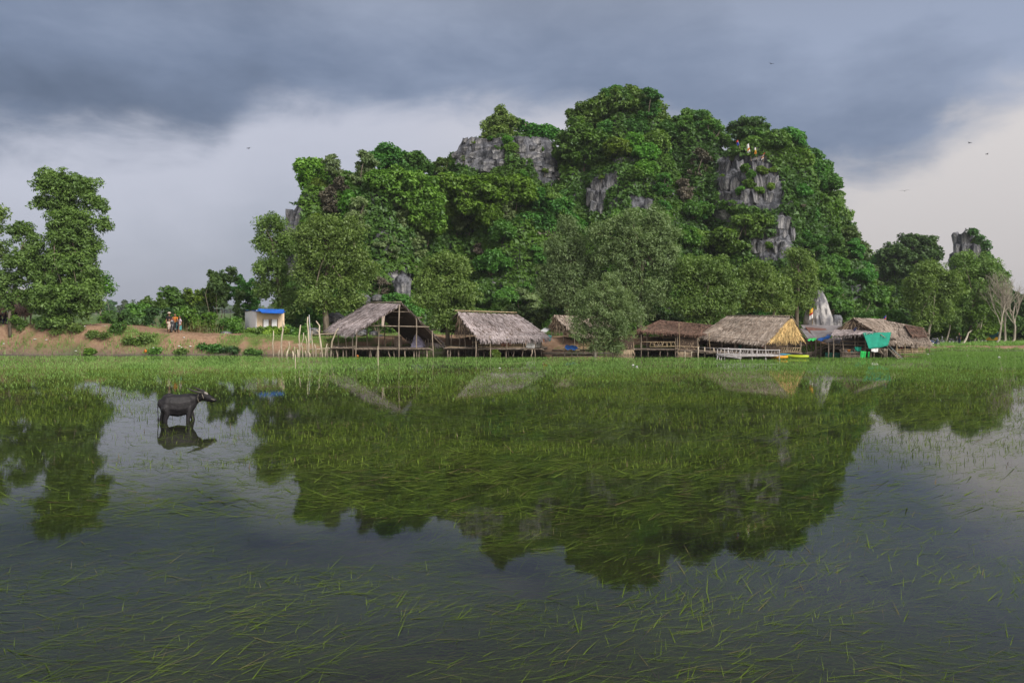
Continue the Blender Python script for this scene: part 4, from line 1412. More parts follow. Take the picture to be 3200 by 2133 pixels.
z4 = deck(h4, 2124, 2190, 1092, 61.8, 65.5, 5)
under_posts(h4, 1978, 2122, 61.6, 65.5, z4, 12)
under_posts(h4, 2120, 2190, 61.8, 65, z4, 5)
straw_panel(h4, W(2118, 1046, 61.9), W(2178, 1046, 61.9), W(2178, 1096, 61.8), W(2118, 1095, 61.8), M_TH_WALL, 420)
straw_panel(h4, W(2076, 1042, 64.6), W(2112, 1042, 64.6), W(2112, 1088, 64.6), W(2076, 1088, 64.6), M_TH_BROWN, 160)
rail(h4, 1990, 2112, 1068, 1068, 61.7)
rail(h4, 2030, 2112, 1083, 1082, 61.7)
rail(h4, 2068, 2116, 1055, 1054, 62.5)
for k in range(12):
    px = 2034 + k * 6.6
    rail(h4, px, px + (5 if k % 2 else -3), 1069, 1082, 61.7, r=.02)
hm = MB()
pts = [W(2034 + 40 * q, 1072 + 9 * math.sin(q * math.pi), 62.6) for q in [i / 6 for i in range(7)]]
V, F = [], []
for p in pts:
    V += [p + Vector((0, -.3, .06)), p + Vector((0, .3, .06)), p + Vector((0, .3, .03)), p + Vector((0, -.3, .03))]
for i in range(6):
    for k in range(4):
        F.append((i * 4 + k, i * 4 + (k + 1) % 4, i * 4 + 4 + (k + 1) % 4, i * 4 + 4 + k))
hm.add(V, F)
tag(obj('hammock', hm.mesh('hammock', M_CREAM, True)), 'pale hammock slung on the brown-roofed hut\'s porch', 'hammock')
# --- walkway and white landing stage
wk = empty('walkway', W(2190, 1108, 60), 'narrow pole walkway running from the brown-roofed hut to the white landing stage', 'walkway')
for dy in (0, .35, .7):
    stick(wk, 'walk_pole', W(2120, 1096, 60.6 + dy), W(2262, 1107, 58.6 + dy), .05, M_POST)
stick(wk, 'rail', W(2095, 1080, 60.6), W(2186, 1084, 60.2), .025, M_BAMBOO)
stick(wk, 'rail', W(2182, 1085, 60.2), W(2262, 1089, 58.5), .022, M_WHITEWOOD)
for px, y0 in ((2182, 1083), (2202, 1084), (2230, 1086), (2162, 1098), (2140, 1096), (2253, 1090)):
    stilt(wk, px, y0, 1113, 59.6, .055 if y0 < 1090 else .05, mat=M_DRIFT)
lw = empty('landing_stage', W(2350, 1120, 55), 'white-painted landing stage with crossed railings standing in the weedy water', 'landing stage')
zf = W(0, 1110, 55).z
for k in range(26):
    xa = W(2266, 1110, 55).x + k * (W(2437, 1110, 55).x - W(2266, 1110, 55).x) / 25
    mb = MB().slab([(xa, 54.7, zf + .02), (xa + .14, 54.7, zf + .02), (xa + .02, 57.0, zf + .02), (xa - .12, 57.0, zf + .02)], .04)
    obj('plank', mb.mesh('plank', M_WHITEWOOD), lw)
for (a, b, D, D2) in (((2264, 1091), (2437, 1094), 54.7, 54.7), ((2264, 1108), (2437, 1110), 54.7, 54.7), ((2242, 1088), (2366, 1092), 57, 57), ((2242, 1088), (2264, 1091), 57, 54.7), ((2437, 1094), (2432, 1092), 54.7, 57), ((2242, 1106), (2264, 1109), 57, 54.7), ((2242, 1105), (2366, 1106), 57, 57), ((2264, 1113), (2432, 1112), 54.6, 54.6)):
    stick(lw, 'rail', W(*a, D), W(*b, D2), .035, M_WHITEWOOD, .01, 1)
for px, y0, D in ((2242, 1087, 57), (2276, 1086, 57), (2366, 1090, 57), (2264, 1090, 54.7), (2313, 1091, 54.7), (2350, 1092, 54.7), (2393, 1092, 54.7), (2435, 1093, 54.7)):
    stilt(lw, px, y0, 1125, D, .045, mat=M_WHITEWOOD, bend=.015)
for px, D in ((2300, 56), (2331, 56), (2341, 55.2), (2372, 56), (2280, 55.3), (2408, 55.6), (2418, 56.2)):
    stilt(lw, px, 1112, 1124, D, .06, name='stilt', mat=M_POST)
for k in range(18):
    px = 2268 + k * 9.4
    up = k % 3 != 2
    stick(lw, 'baluster', W(px, 1108 if up else 1093, 54.72), W(px + (7 if k < 9 else 4), 1093 if up else 1108, 54.72), .022, M_WHITEWOOD, .008)
for k in range(9):
    px = 2250 + k * 12
    stick(lw, 'baluster', W(px, 1105, 57), W(px + 4, 1089, 57), .022, M_WHITEWOOD, .008)
gw = empty('gangplank', W(2270, 1118, 54), 'slanting white gangplank on splayed legs at the landing stage\'s outer corner', 'gangplank')
stick(gw, 'side_pole', W(2238, 1109, 55.2), W(2316, 1120, 53.6), .045, M_WHITEWOOD, .01)
stick(gw, 'side_pole', W(2242, 1107, 55.6), W(2318, 1117, 54.1), .035, M_WHITEWOOD, .01)
for k in range(7):
    f = (k + .5) / 7
    stick(gw, 'rung', W(2238, 1109, 55.2).lerp(W(2316, 1120, 53.6), f), W(2242, 1107, 55.6).lerp(W(2318, 1117, 54.1), f), .025, M_WHITEWOOD, 0)
for a, b in (((2243, 1110), (2238, 1121)), ((2258, 1112), (2250, 1126)), ((2246, 1112), (2252, 1120))):
    p, q = W(*a, 55), W(*b, 54.4)
    q.z = -.2
    stick(gw, 'leg', q, p, .03, M_WHITEWOOD, .01)
# --- hut 5: the large hut
h5 = empty('stilt_hut', W(2380, 1112, 60), 'largest stilt hut, grey thatch with golden straw gable behind the white landing stage', 'hut', 'thatched huts on stilts')
A_, B_ = W(2467, 989, 58.4), W(2272, 988, 63.8)
L_, LB_ = W(2393, 1067, 57.0), W(2188, 1047, 62.6)
R1_ = W(2521, 1067, 60.2)
RB_ = R1_ + (B_ - A_)
roof(h5, [(A_, B_, LB_, L_, 4600), (B_, A_, R1_, RB_, 900)], M_TH_TAN, hang=.34, length=.6)
gl_, gr_ = W(2394, 1064, 57.25), W(2509, 1060, 59.2)
ga = W(2467, 993, 58.55)
nrow = 4
for k in range(nrow):
    f0, f1 = k / nrow, (k + 1) / nrow
    tl, tr = ga.lerp(gl_, max(f0, .04)), ga.lerp(gr_, max(f0, .04))
    bl, br = ga.lerp(gl_, f1), ga.lerp(gr_, f1)
    off = Vector((0, -.12 * (nrow - k), 0))
    V, F, nrm_ = grid_slab(tl + off, tr + off, br + off * .7, bl + off * .7, 5, 1, .05, 0)
    g = obj('gable_row', mk_mesh('gable_row', V, F, M_TH_GOLD), h5)
    V, F, t_ = straw_arrays(tl + off, tr + off, br + off * .7, bl + off * .7, int(70 + 110 * f1), length=.46, width=.07, fringe=int(24 + 50 * f1), sag=0, gable=False, hang=.11, lift=.10, ragged=.25)
    obj('straw', mk_mesh('straw', V, F, M_TH_GOLD, tint=t_), g, 'stuff')
stick(h5, 'gable_beam', W(2392, 1069, 57.1), W(2505, 1060, 59.3), .055, M_WHITEWOOD)
stick(h5, 'verge_pole', A_ + Vector((.1, -.1, .05)), R1_ + Vector((0, -.1, .05)), .05, M_BARK)
stick(h5, 'ridge_pole', A_ + Vector((0, -.1, .05)), B_ + Vector((0, .2, .05)), .045)
for px, y0, D, r in ((2391, 1066, 57.2, .06), (2257, 1058, 61.2, .055), (2298, 1060, 60, .075), (2351, 1062, 58.6, .045), (2367, 1062, 58, .05), (2423, 1066, 60.5, .045), (2459, 1060, 60.5, .075), (2502, 1060, 59.2, .06), (2486, 1062, 61, .045), (2264, 1062, 63, .05), (2325, 1064, 62, .045), (2212, 1060, 62.6, .045)):
    stilt(h5, px, y0, 1112, D, r)
stick(h5, 'pole', W(2219, 1102, 60.8), W(2216, 1040, 60.8), .03, M_BAMBOO)
stick(h5, 'brace', W(2400, 1092, 61), W(2420, 1075, 61), .04)
stick(h5, 'brace', W(2452, 1078, 61), W(2466, 1066, 61), .035)
z5 = deck(h5, 2215, 2390, 1100, 58.4, 63.5, 14, shift=-.6)
z5 = deck(h5, 2392, 2506, 1102, 58.6, 62.5, 9, shift=-.5)
under_posts(h5, 2216, 2505, 58.5, 63, z5, 22)
rail(h5, 2426, 2500, 1086, 1086, 58.9)
rail(h5, 2426, 2504, 1101, 1098, 58.9)
rail(h5, 2394, 2510, 1076, 1078, 60.8)
for k in range(10):
    px = 2432 + k * 7
    stick(h5, 'baluster', W(px, 1101, 58.88), W(px + 6, 1087, 58.88), .026, M_BAMBOO, .008)
for y in (1075, 1082):
    rail(h5, 2215, 2390, y, y + 2, 62.8)
rail(h5, 2330, 2392, 1083, 1085, 59)
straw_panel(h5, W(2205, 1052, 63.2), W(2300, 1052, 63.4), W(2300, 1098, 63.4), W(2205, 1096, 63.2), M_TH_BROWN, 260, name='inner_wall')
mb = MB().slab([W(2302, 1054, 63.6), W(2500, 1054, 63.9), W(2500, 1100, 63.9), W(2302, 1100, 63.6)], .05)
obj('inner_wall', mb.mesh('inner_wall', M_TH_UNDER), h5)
cloth('hung_cloth', 'red cloth hanging in the large hut left of the gable corner post', 'cloth', [W(2376, 1071, 59), W(2394, 1071, 59), W(2396, 1082, 59), W(2380, 1085, 59)], M_RED, ripple=.05, seed=8)
cloth('hung_cloth', 'dark blue cloth hanging under the large hut\'s front eave', 'cloth', [W(2357, 1063, 58.8), W(2373, 1064, 58.8), W(2372, 1076, 58.8), W(2359, 1075, 58.8)], M_NAVY, ripple=.04, seed=9)
cloth('hung_cloth', 'small green and white cloth over the large hut\'s inner rail', 'cloth', [W(2307, 1076, 60.4), W(2318, 1076, 60.4), W(2317, 1090, 60.4), W(2308, 1090, 60.4)], M_DKGREEN, ripple=.04, seed=10)
# --- kayaks
def kayak(label, px0, px1, py, D, mat, D2=None):
    p, q = W(px0, py, D), W(px1, py, D2 or D)
    p.z = q.z = 0
    L = (q - p).length
    ax = (q - p).normalized()
    sd = Vector((-ax.y, ax.x, 0))
    V, F = [], []
    n, m = 14, 10
    for i in range(n + 1):
        f = i / n
        wv = .40 * max(0.03, math.sin(math.pi * min(max(f, .0), 1)) ** .55)
        rise = .05 * abs(2 * f - 1) ** 3
        for k in range(m):
            a = 2 * math.pi * k / m
            V.append(p + ax * L * f + sd * wv * math.cos(a) + Vector((0, 0, .10 + rise + .17 * math.sin(a) * (max(.05, math.sin(math.pi * f)) ** .3))))
    for i in range(n):
        for k in range(m):
            F.append((i * m + k, i * m + (k + 1) % m, (i + 1) * m + (k + 1) % m, (i + 1) * m + k))
    F.append(tuple(range(m - 1, -1, -1)))
    F.append(tuple(n * m + k for k in range(m)))
    r = empty('kayak', (p + q) / 2, label, 'kayak', 'kayaks moored by the landing stage')
    obj('hull', mk_mesh('hull', V, F, mat, True), r)
    V, F = [], []
    c = p.lerp(q, .52)
    for rr_, zz in ((.30, .272), (.24, .30), (.20, .26)):
        for k in range(14):
            a = 2 * math.pi * k / 14
            V.append(c + ax * rr_ * 2.0 * math.cos(a) + sd * rr_ * .8 * math.sin(a) + Vector((0, 0, zz)))
    for l in range(2):
        for k in range(14):
            F.append((l * 14 + k, l * 14 + (k + 1) % 14, l * 14 + 14 + (k + 1) % 14, l * 14 + 14 + k))
    F.append(tuple(28 + k for k in range(14)))
    obj('cockpit', mk_mesh('cockpit', V, F, M_BLACKPL, True), r)
    return r


kayak('yellow kayak moored nearest the landing stage\'s end posts', 2393, 2463, 1117, 56.3, mat_plain('yellow_plastic', (.72, .36, .02), (.62, .28, .02), 4, .4), 55.6)
kayak('pale blue kayak moored between the yellow and the lime ones', 2432, 2514, 1115, 58.2, mat_plain('blue_plastic', (.10, .42, .62), (.08, .36, .55), 4, .4), 57.6)
kayak('lime kayak moored farthest out from the landing stage', 2455, 2528, 1118, 57.2, mat_plain('lime_plastic', (.46, .56, .04), (.40, .5, .03), 4, .4), 56.3)
# --- low shed with tarps
h6 = empty('lean_to_shed', W(2560, 1110, 63), 'low dark lean-to with rusty and grey sheet roofing between the two large huts', 'shed')
def sheet(root, name, P, mat, th=.04, lab=None):
    mb = MB().slab(P, th)
    o = obj(name, mb.mesh(name, mat), root)
    if lab:
        o['label'] = lab
    return o
sheet(h6, 'roof_sheet', [W(2502, 1016, 67), W(2630, 1018, 67.5), W(2626, 1034, 64.5), W(2516, 1036, 64.5)], M_GREYSHEET)
sheet(h6, 'roof_sheet', [W(2516, 1022, 65.6), W(2580, 1028, 65.4), W(2588, 1040, 63.6), W(2530, 1040, 63.6)], M_RUST, lab='rusty red roof sheet')
sheet(h6, 'roof_sheet', [W(2500, 1026, 64.8), W(2530, 1036, 64.2), W(2550, 1058, 61.5), W(2526, 1062, 61.5)], M_GREYSHEET)
sheet(h6, 'roof_sheet', [W(2530, 1034, 64.2), W(2612, 1032, 64.2), W(2604, 1044, 61.8), W(2548, 1060, 61.4)], M_GREYSHEET)
sheet(h6, 'roof_sheet', [W(2560, 1062, 64.0), W(2640, 1052, 64.2), W(2700, 1068, 62.4), W(2600, 1080, 62.4)], M_GREYSHEET)
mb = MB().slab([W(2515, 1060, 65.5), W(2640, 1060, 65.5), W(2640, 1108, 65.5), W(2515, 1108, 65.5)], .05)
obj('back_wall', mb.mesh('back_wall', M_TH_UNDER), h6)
for px, y0, D, r in ((2522, 1060, 61.6, .045), (2549, 1064, 61.5, .075), (2565, 1058, 61.4, .05), (2590, 1070, 61, .045), (2604, 1044, 62, .045), (2536, 1060, 63, .045), (2626, 1066, 62.4, .05)):
    stilt(h6, px, y0, 1112, D, r)
stick(h6, 'ramp_pole', W(2545, 1098, 61.8), W(2640, 1066, 63), .05)
stick(h6, 'ramp_pole', W(2545, 1094, 62.4), W(2640, 1062, 63.6), .05)
stick(h6, 'ramp_rail', W(2552, 1086, 61.7), W(2620, 1064, 62.8), .03, M_BAMBOO)
for y in (1104, 1108):
    stick(h6, 'floor_pole', W(2508, y, 61.6), W(2552, y - 4, 61.2), .045)
for k in range(4):
    stick(h6, 'step', W(2510 + 4 * k, 1112 - 4 * k, 60.6 + .15 * k), W(2530 + 5 * k, 1112 - 4 * k, 60.6 + .15 * k), .03)
cloth('tarpaulin', 'blue tarpaulin sagging along the lean-to roof edge', 'tarpaulin', [W(2556, 1056, 61.8), W(2602, 1040, 62.2), W(2599, 1050, 61.0), W(2554, 1064, 60.8)], M_BLUETARP, ripple=.05, sagx=.12, seed=11)
cloth('tarpaulin', 'light green tarpaulin beside the blue one on the lean-to roof', 'tarpaulin', [W(2530, 1057, 61.6), W(2552, 1055, 61.7), W(2550, 1063, 60.7), W(2523, 1064, 60.7)], M_LTGREEN, ripple=.04, sagx=.02, seed=12)
cloth('net_panel', 'dark green netting along the water under the ramp', 'netting', [W(2578, 1101, 60.2), W(2630, 1102, 60.2), W(2630, 1118, 60.0), W(2580, 1117, 60.0)], M_DKGREEN, ripple=.04, sagx=0, seed=13)
# --- hut 7: the rightmost pair
h7 = empty('stilt_hut', W(2700, 1112, 60), 'tan thatched stilt hut with a fringed front eave, hung with teal netting', 'hut', 'thatched huts on stilts')
A_, B_ = W(2668, 992, 60.5), W(2765, 996, 66)
E0, E1 = W(2742, 1037, 58.8), W(2802, 1044, 62.8)
K0, K1 = W(2609, 1031, 61.2), W(2700, 1034, 66)
roof(h7, [(A_, B_, E1, E0, 1900), (B_, A_, K0, K1, 500)], M_TH_TAN, hang=.36)
roof(h7, [(W(2612, 1029, 60.8), W(2736, 1030, 60.2), W(2722, 1038, 58.6), W(2602, 1046, 58.8), 800)], M_TH_GREY, hang=.3, name='skirt_roof', sag=.02)
straw_panel(h7, A_ + Vector((-.05, .08, -.15)), A_ + Vector((.05, .08, -.15)), W(2732, 1032, 59.6), W(2616, 1029, 61.0), M_TH_WALL, 420)
for px, y0, D, r in ((2606, 1044, 58.9, .045), (2634, 1046, 59, .04), (2672, 1044, 59, .04), (2680, 1044, 59.4, .04), (2589, 1070, 59.5, .045), (2704, 1044, 58.8, .05), (2772, 1044, 60, .055), (2800, 1048, 62.4, .05), (2722, 1040, 58.8, .05), (2764, 1088, 58.2, .05)):
    stilt(h7, px, y0, 1114, D, r)
z7 = deck(h7, 2630, 2770, 1090, 59.2, 64, 9, shift=.3)
under_posts(h7, 2625, 2775, 59, 63.5, z7, 14)
stick(h7, 'beam', W(2585, 1076, 59.6), W(2775, 1080, 59.4), .05)
stick(h7, 'beam', W(2630, 1066, 61), W(2720, 1068, 61), .09, M_PLANK)
for y in (1101, 1108, 1113):
    stick(h7, 'floor_pole', W(2630, y, 58.6), W(2705, y + 1, 58.4), .045)
for k in range(9):
    stick(h7, 'rail_post', W(2636 + 7 * k, 1092, 58.9), W(2638 + 7 * k, 1112, 58.7), .025, M_POST)
stick(h7, 'brace', W(2724, 1085, 58.9), W(2765, 1110, 58.4), .05)
stick(h7, 'brace', W(2745, 1090, 58.7), W(2762, 1108, 58.4), .06)
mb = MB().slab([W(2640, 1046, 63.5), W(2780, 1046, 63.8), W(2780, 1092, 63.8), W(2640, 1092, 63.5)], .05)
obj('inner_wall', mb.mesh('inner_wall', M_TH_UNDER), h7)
cloth('net_panel', 'large teal netting stretched under the rightmost huts\' eave', 'netting', [W(2695, 1040, 58.2), W(2784, 1038, 59.0), W(2775, 1080, 58.6), W(2714, 1089, 57.8)], M_TEAL, nu=12, nv=8, ripple=.06, sagx=.05, seed=14)
cloth('hung_cloth', 'bright green cloth hung low over the water below the teal netting', 'cloth', [W(2689, 1096, 57.2), W(2707, 1098, 57.2), W(2705, 1119, 57.0), W(2689, 1120, 57.0)], M_GREENCLOTH, ripple=.06, seed=15)
cloth('hung_cloth', 'narrow bright green cloth strip right of the wider green one', 'cloth', [W(2712, 1099, 57.3), W(2718, 1098, 57.3), W(2717, 1116, 57.2), W(2711, 1116, 57.2)], M_GREENCLOTH, ripple=.05, seed=16)
cloth('hung_cloth', 'small green rag on the rail above the bright green cloth', 'cloth', [W(2670, 1084, 58.4), W(2694, 1084, 58.4), W(2692, 1094, 58.4), W(2674, 1095, 58.4)], M_TEAL, ripple=.06, seed=17)
cloth('hung_cloth', 'white and tan sheet drooping under the teal netting', 'cloth', [W(2722, 1090, 57.9), W(2744, 1088, 58.2), W(2746, 1097, 58.2), W(2724, 1097, 57.9)], M_WHITE, ripple=.05, seed=18)
cloth('hung_cloth', 'dark blue rag caught in the tan hut\'s straw gable', 'cloth', [W(2672, 1023, 59.4), W(2680, 1022, 59.3), W(2674, 1032, 59.1), W(2666, 1032, 59.2)], M_NAVY, ripple=.03, seed=19)
for k, (px, py) in enumerate(((2652, 1096), (2662, 1100), (2642, 1098), (2675, 1097))):
    p = W(px, py, 58.9)
    mb = MB()
    mb.tube([p + Vector((0, 0, -.14)), p + Vector((0, 0, .05)), p + Vector((0, 0, .09))], [.10, .14, .15], 10)
    o = obj('bucket', mb.mesh('bucket', (M_ORANGE, M_TURQ, M_GREYSHEET, M_CREAM)[k], True))
    tag(o, ('orange', 'turquoise', 'grey', 'cream')[k] + ' bucket on the tan hut\'s low floor poles', 'bucket', 'buckets under the tan hut')
h8 = empty('stilt_hut', W(2850, 1110, 64), 'rightmost long-roofed thatched hut with bamboo rails, behind the teal-netted one', 'hut', 'thatched huts on stilts')
A_, B_ = W(2748, 997, 66.2), W(2880, 1022, 70)
E0, E1 = W(2775, 1066, 61.6), W(2910, 1075, 64.0)
roof(h8, [(A_, B_, E1, E0, 2600)], M_TH_TAN, hang=.3)
K0, K1 = W(2735, 1035, 70), W(2905, 1046, 72)
roof(h8, [(B_, A_, K0, K1, 200), (W(2828, 1014, 67.2), W(2882, 1022, 69.8), W(2896, 1050, 66.5), W(2848, 1046, 64.6), 500)], M_TH_BROWN, hang=.3)
for px, y0, D in ((2802, 1072, 61.8), (2828, 1072, 62.4), (2850, 1074, 63), (2883, 1074, 63.6), (2865, 1080, 66), (2905, 1076, 64)):
    stilt(h8, px, y0, 1112, D, .05, mat=M_BAMBOO)
for y in (1074, 1091, 1096, 1101):
    rail(h8, 2798, 2892, y, y, 62.3, D1=63.8, r=.035)
z8 = deck(h8, 2796, 2905, 1104, 62.4, 67, 8)
under_posts(h8, 2798, 2905, 62.4, 66, z8, 8)
mb = MB().slab([W(2846, 1075, 65.6), W(2868, 1075, 65.6), W(2868, 1104, 65.6), W(2846, 1104, 65.6)], .05)
o = obj('wall_panel', mb.mesh('wall_panel', M_CREAM), h8)
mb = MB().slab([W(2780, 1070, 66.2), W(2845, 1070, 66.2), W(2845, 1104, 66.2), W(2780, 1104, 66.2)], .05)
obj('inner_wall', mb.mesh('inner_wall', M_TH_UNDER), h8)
hm = MB()
V, F = [], []
for i in range(7):
    q = i / 6
    p = W(2800 + 20 * q, 1094 - 12 * q + 5 * math.sin(q * math.pi), 63.2)
    V += [p + Vector((0, -.25, .05)), p + Vector((0, .25, .05)), p + Vector((0, .25, .02)), p + Vector((0, -.25, .02))]
for i in range(6):
    for k in range(4):
        F.append((i * 4 + k, i * 4 + (k + 1) % 4, i * 4 + 4 + (k + 1) % 4, i * 4 + 4 + k))
hm.add(V, F)
tag(obj('hammock', hm.mesh('hammock', M_RED, True)), 'red hammock slung inside the rightmost hut', 'hammock')
st = empty('stair', W(2805, 1115, 56), 'steep pole stair slanting from the teal netting down into the water', 'stair')
a0, a1 = W(2776, 1078, 59), W(2838, 1128, 54.4)
b0, b1 = W(2774, 1086, 58.4), W(2822, 1128, 54.2)
a1.z = b1.z = -.3
stick(st, 'stringer', a0, a1, .05, M_METAL, .005)
stick(st, 'stringer', b0, b1, .05, M_POST, .005)
for k in range(9):
    f = .25 + .72 * k / 9
    stick(st, 'tread', a0.lerp(a1, f), b0.lerp(b1, f), .035, M_POST, 0)
for f in (.3, .6):
    p = b0.lerp(b1, f)
    stick(st, 'leg', Vector((p.x, p.y, -.5)), p, .03)

# ------------------------------------------------------------------ driftwood posts in the water
def zoomA(X, Y):
    return (750 + .10625 * X, 950 + .10625 * Y)


def zoomB(X, Y):
    return (850 + .255 * X, 900 + .255 * Y)


POSTS = [
    ('tall bleached forked post, first of the driftwood posts from the grass', zoomA, [(1240, 1500), (1215, 1250), (1225, 1000), (1262, 750), (1248, 560), (1266, 490)], [(1280, 690), (1305, 560)], .085),
    ('short bent driftwood post right of the first forked one', zoomA, [(1368, 1500), (1395, 1400), (1440, 1300), (1448, 1200), (1440, 1090)], None, .075),
    ('straight thick-topped driftwood post with a stub near its foot', zoomA, [(1740, 1490), (1755, 1200), (1735, 960), (1782, 610)], [(1745, 1290), (1708, 1165)], .085),
    ('wavy thin driftwood post right of the thick-topped one', zoomA, [(1845, 1480), (1835, 1300), (1808, 1180), (1872, 1000), (1868, 840)], None, .06),
    ('tallest driftwood post with a low side branch', zoomA, [(2010, 1500), (2020, 1150), (2010, 800), (1980, 550), (1996, 370)], [(2020, 1120), (2078, 1020)], .085),
    ('thin straight leaning driftwood twig beside the tallest post', zoomA, [(1990, 1300), (1960, 1080), (1920, 930)], None, .045),
    ('slim yellowish driftwood post right of the tallest one', zoomA, [(2165, 1480), (2125, 1150), (2105, 950), (2122, 780)], None, .06),
    ('stubby pale driftwood stump between the taller posts', zoomA, [(2240, 1500), (2228, 1320), (2198, 1180)], None, .085),
    ('tall zigzag driftwood post with two side twigs', zoomB, [(625, 830), (592, 640), (578, 545), (582, 460), (540, 402)], [(578, 550), (545, 510)], .085),
    ('long driftwood pole leaning to the right against the landing', zoomB, [(715, 838), (735, 655), (790, 522), (817, 490)], None, .08),
    ('short straight driftwood post before the leaning pole', zoomB, [(650, 840), (660, 740), (677, 680)], None, .06),
    ('lone thin grey stake standing in the shallows before the grass bank', zoomA, [(1622, 1500), (1612, 1350), (1612, 1240)], None, .04),
    ('two-footed bleached stake at the grass bank\'s edge', zoomA, [(990, 1285), (962, 1150), (985, 960), (984, 780)], [(962, 1150), (938, 1240)], .06),
    ('straight post standing alone in front of the open hut', zoomB, [(1302, 838), (1301, 770), (1300, 708)], None, .075),
]
rng = random.Random(5)
for lab, fz, path, fork, r in POSTS:
    P = [W(*fz(*q), 59.4 if fz is zoomA else 58.9) for q in path]
    P[0].z = -.45
    root = empty('driftwood_post', Vector((P[0].x, P[0].y, 0)), lab, 'post', 'driftwood posts beside the huts')
    mb = MB()
    mb.tube(P, [r * .78 * (1.12 - .5 * k / (len(P) - 1)) for k in range(len(P))], 7)
    obj('stem', mb.mesh('stem', M_DRIFT, True), root)
    if fork:
        q = [W(*fz(*k), 59.4 if fz is zoomA else 58.9) for k in fork]
        obj('side_branch', MB().tube([q[0], q[0].lerp(q[1], .5) + Vector((.02, 0, 0)), q[1]], [r * .7, r * .55, r * .35], 6).mesh('side_branch', M_DRIFT, True), root)
for k in range(9):
    px = 868 + k * 21 + rng.uniform(-8, 8)
    stub = MB()
    p = W(px, 1104, 59.6 + rng.uniform(-.3, .8))
    stub.tube([Vector((p.x, p.y, -.5)), Vector((p.x + rng.uniform(-.04, .04), p.y, .12)), Vector((p.x + rng.uniform(-.1, .1), p.y, rng.uniform(.22, .5)))], [.07, .06, .045], 6)
    tag(obj('wood_stub', stub.mesh('wood_stub', M_DRIFT, True)), 'short driftwood stub poking out of the water among the tall posts', 'stub', 'driftwood stubs among the posts')
p = W(969, 1032, 62)
tag(obj('white_pole', MB().tube([Vector((p.x, p.y, gz(p.x, p.y) - .2)), W(969, 1030, 62), W(966, 983, 62)], [.035, .03, .03], 6).mesh('white_pole', M_WHITESHEET)), 'thin straight white pole behind the driftwood posts', 'pole')
for px, y0, py, lab in ((923, 1108, 1152, 'thin stake standing farthest out in the weedy water'), (1181, 1085, 1142, 'upright stake in the water straight before the open hut')):
    D = base_D(py)
    a = W(px, y0, D)
    tag(obj('stake', MB().tube([Vector((a.x + .03, a.y, -.5)), a.lerp(Vector((a.x, a.y, 0)), .5), a], .028, 6).mesh('stake', M_DRIFT)), lab, 'stake')

# ------------------------------------------------------------------ hut of plaster with a blue roof
sh = empty('plaster_hut', W(825, 1025, 66), 'small cream plaster hut with a blue sheet roof behind the slender tree', 'hut')
M_PLASTER = mat_plain('cream_plaster', (.78, .62, .45), (.68, .52, .37), 2, .9, .2)  # cream plaster, with the warm light on the front wall mixed in
M_COOLWHITE = mat_plain('cool_lit_white', (.86, .86, .90), (.78, .78, .82), 2, .9)  # cool skylight on the side wall put into this white; doors share it
M_BLUEROOF = mat_plain('blue_sheet', (.02, .14, .58), (.02, .10, .45), 2, .5, .2)
fl, fr_, bl, br = W(803, 967, 65), W(884, 972, 65), W(770, 972, 71.5), None
zg = .95
def wallq(root, name, a, b, zt_a, zt_b, mat, th=.12):
    P = [Vector((a.x, a.y, zt_a)), Vector((b.x, b.y, zt_b)), Vector((b.x, b.y, zg)), Vector((a.x, a.y, zg))]
    return obj(name, MB().slab(P, th).mesh(name, mat), root)
ca, cb, cc = W(804, 1000, 65), W(884, 1000, 65.4), W(770, 1000, 68.6)
wallq(sh, 'side_wall', cc, ca, W(770, 972, 68.6).z, W(804, 968, 65).z, M_COOLWHITE)
wallq(sh, 'front_wall', ca, cb, W(804, 974, 65).z, W(884, 978, 65.4).z, M_PLASTER)
cd = cb + (cc - ca)
wallq(sh, 'end_wall', cb, cd, W(884, 978, 65.4).z, W(884, 978, 65.4).z, M_PLASTER)
wallq(sh, 'rear_wall', cd, cc, W(770, 972, 68.6).z, W(770, 972, 68.6).z, M_PLASTER)
for px in (832, 858):
    q = W(px, 985, 64.96)
    obj('door', MB().box((q.x, q.y - .03, 1.9), .42, .05, 1.7).mesh('door', M_COOLWHITE), sh)
    obj('door_frame', MB().box((q.x - .25, q.y - .03, 1.9), .06, .07, 1.75).box((q.x + .25, q.y - .03, 1.9), .06, .07, 1.75).mesh('door_frame', M_BARK), sh)
sheet(sh, 'roof', [W(768, 970, 68.9), W(852, 972, 69.5), W(892, 975, 64.3), W(800, 972, 64.2)], M_BLUEROOF, .06)
sheet(sh, 'roof_edge', [W(806, 966, 64.6), W(888, 968, 64.8), W(886, 980, 64.0), W(818, 978, 63.9)], M_BLUEROOF, .05)
sheet(sh, 'roof_rim', [W(762, 971, 68.9), W(806, 965, 64.4), W(806, 968, 64.38), W(762, 974, 68.88)], M_BLACKPL, .05)

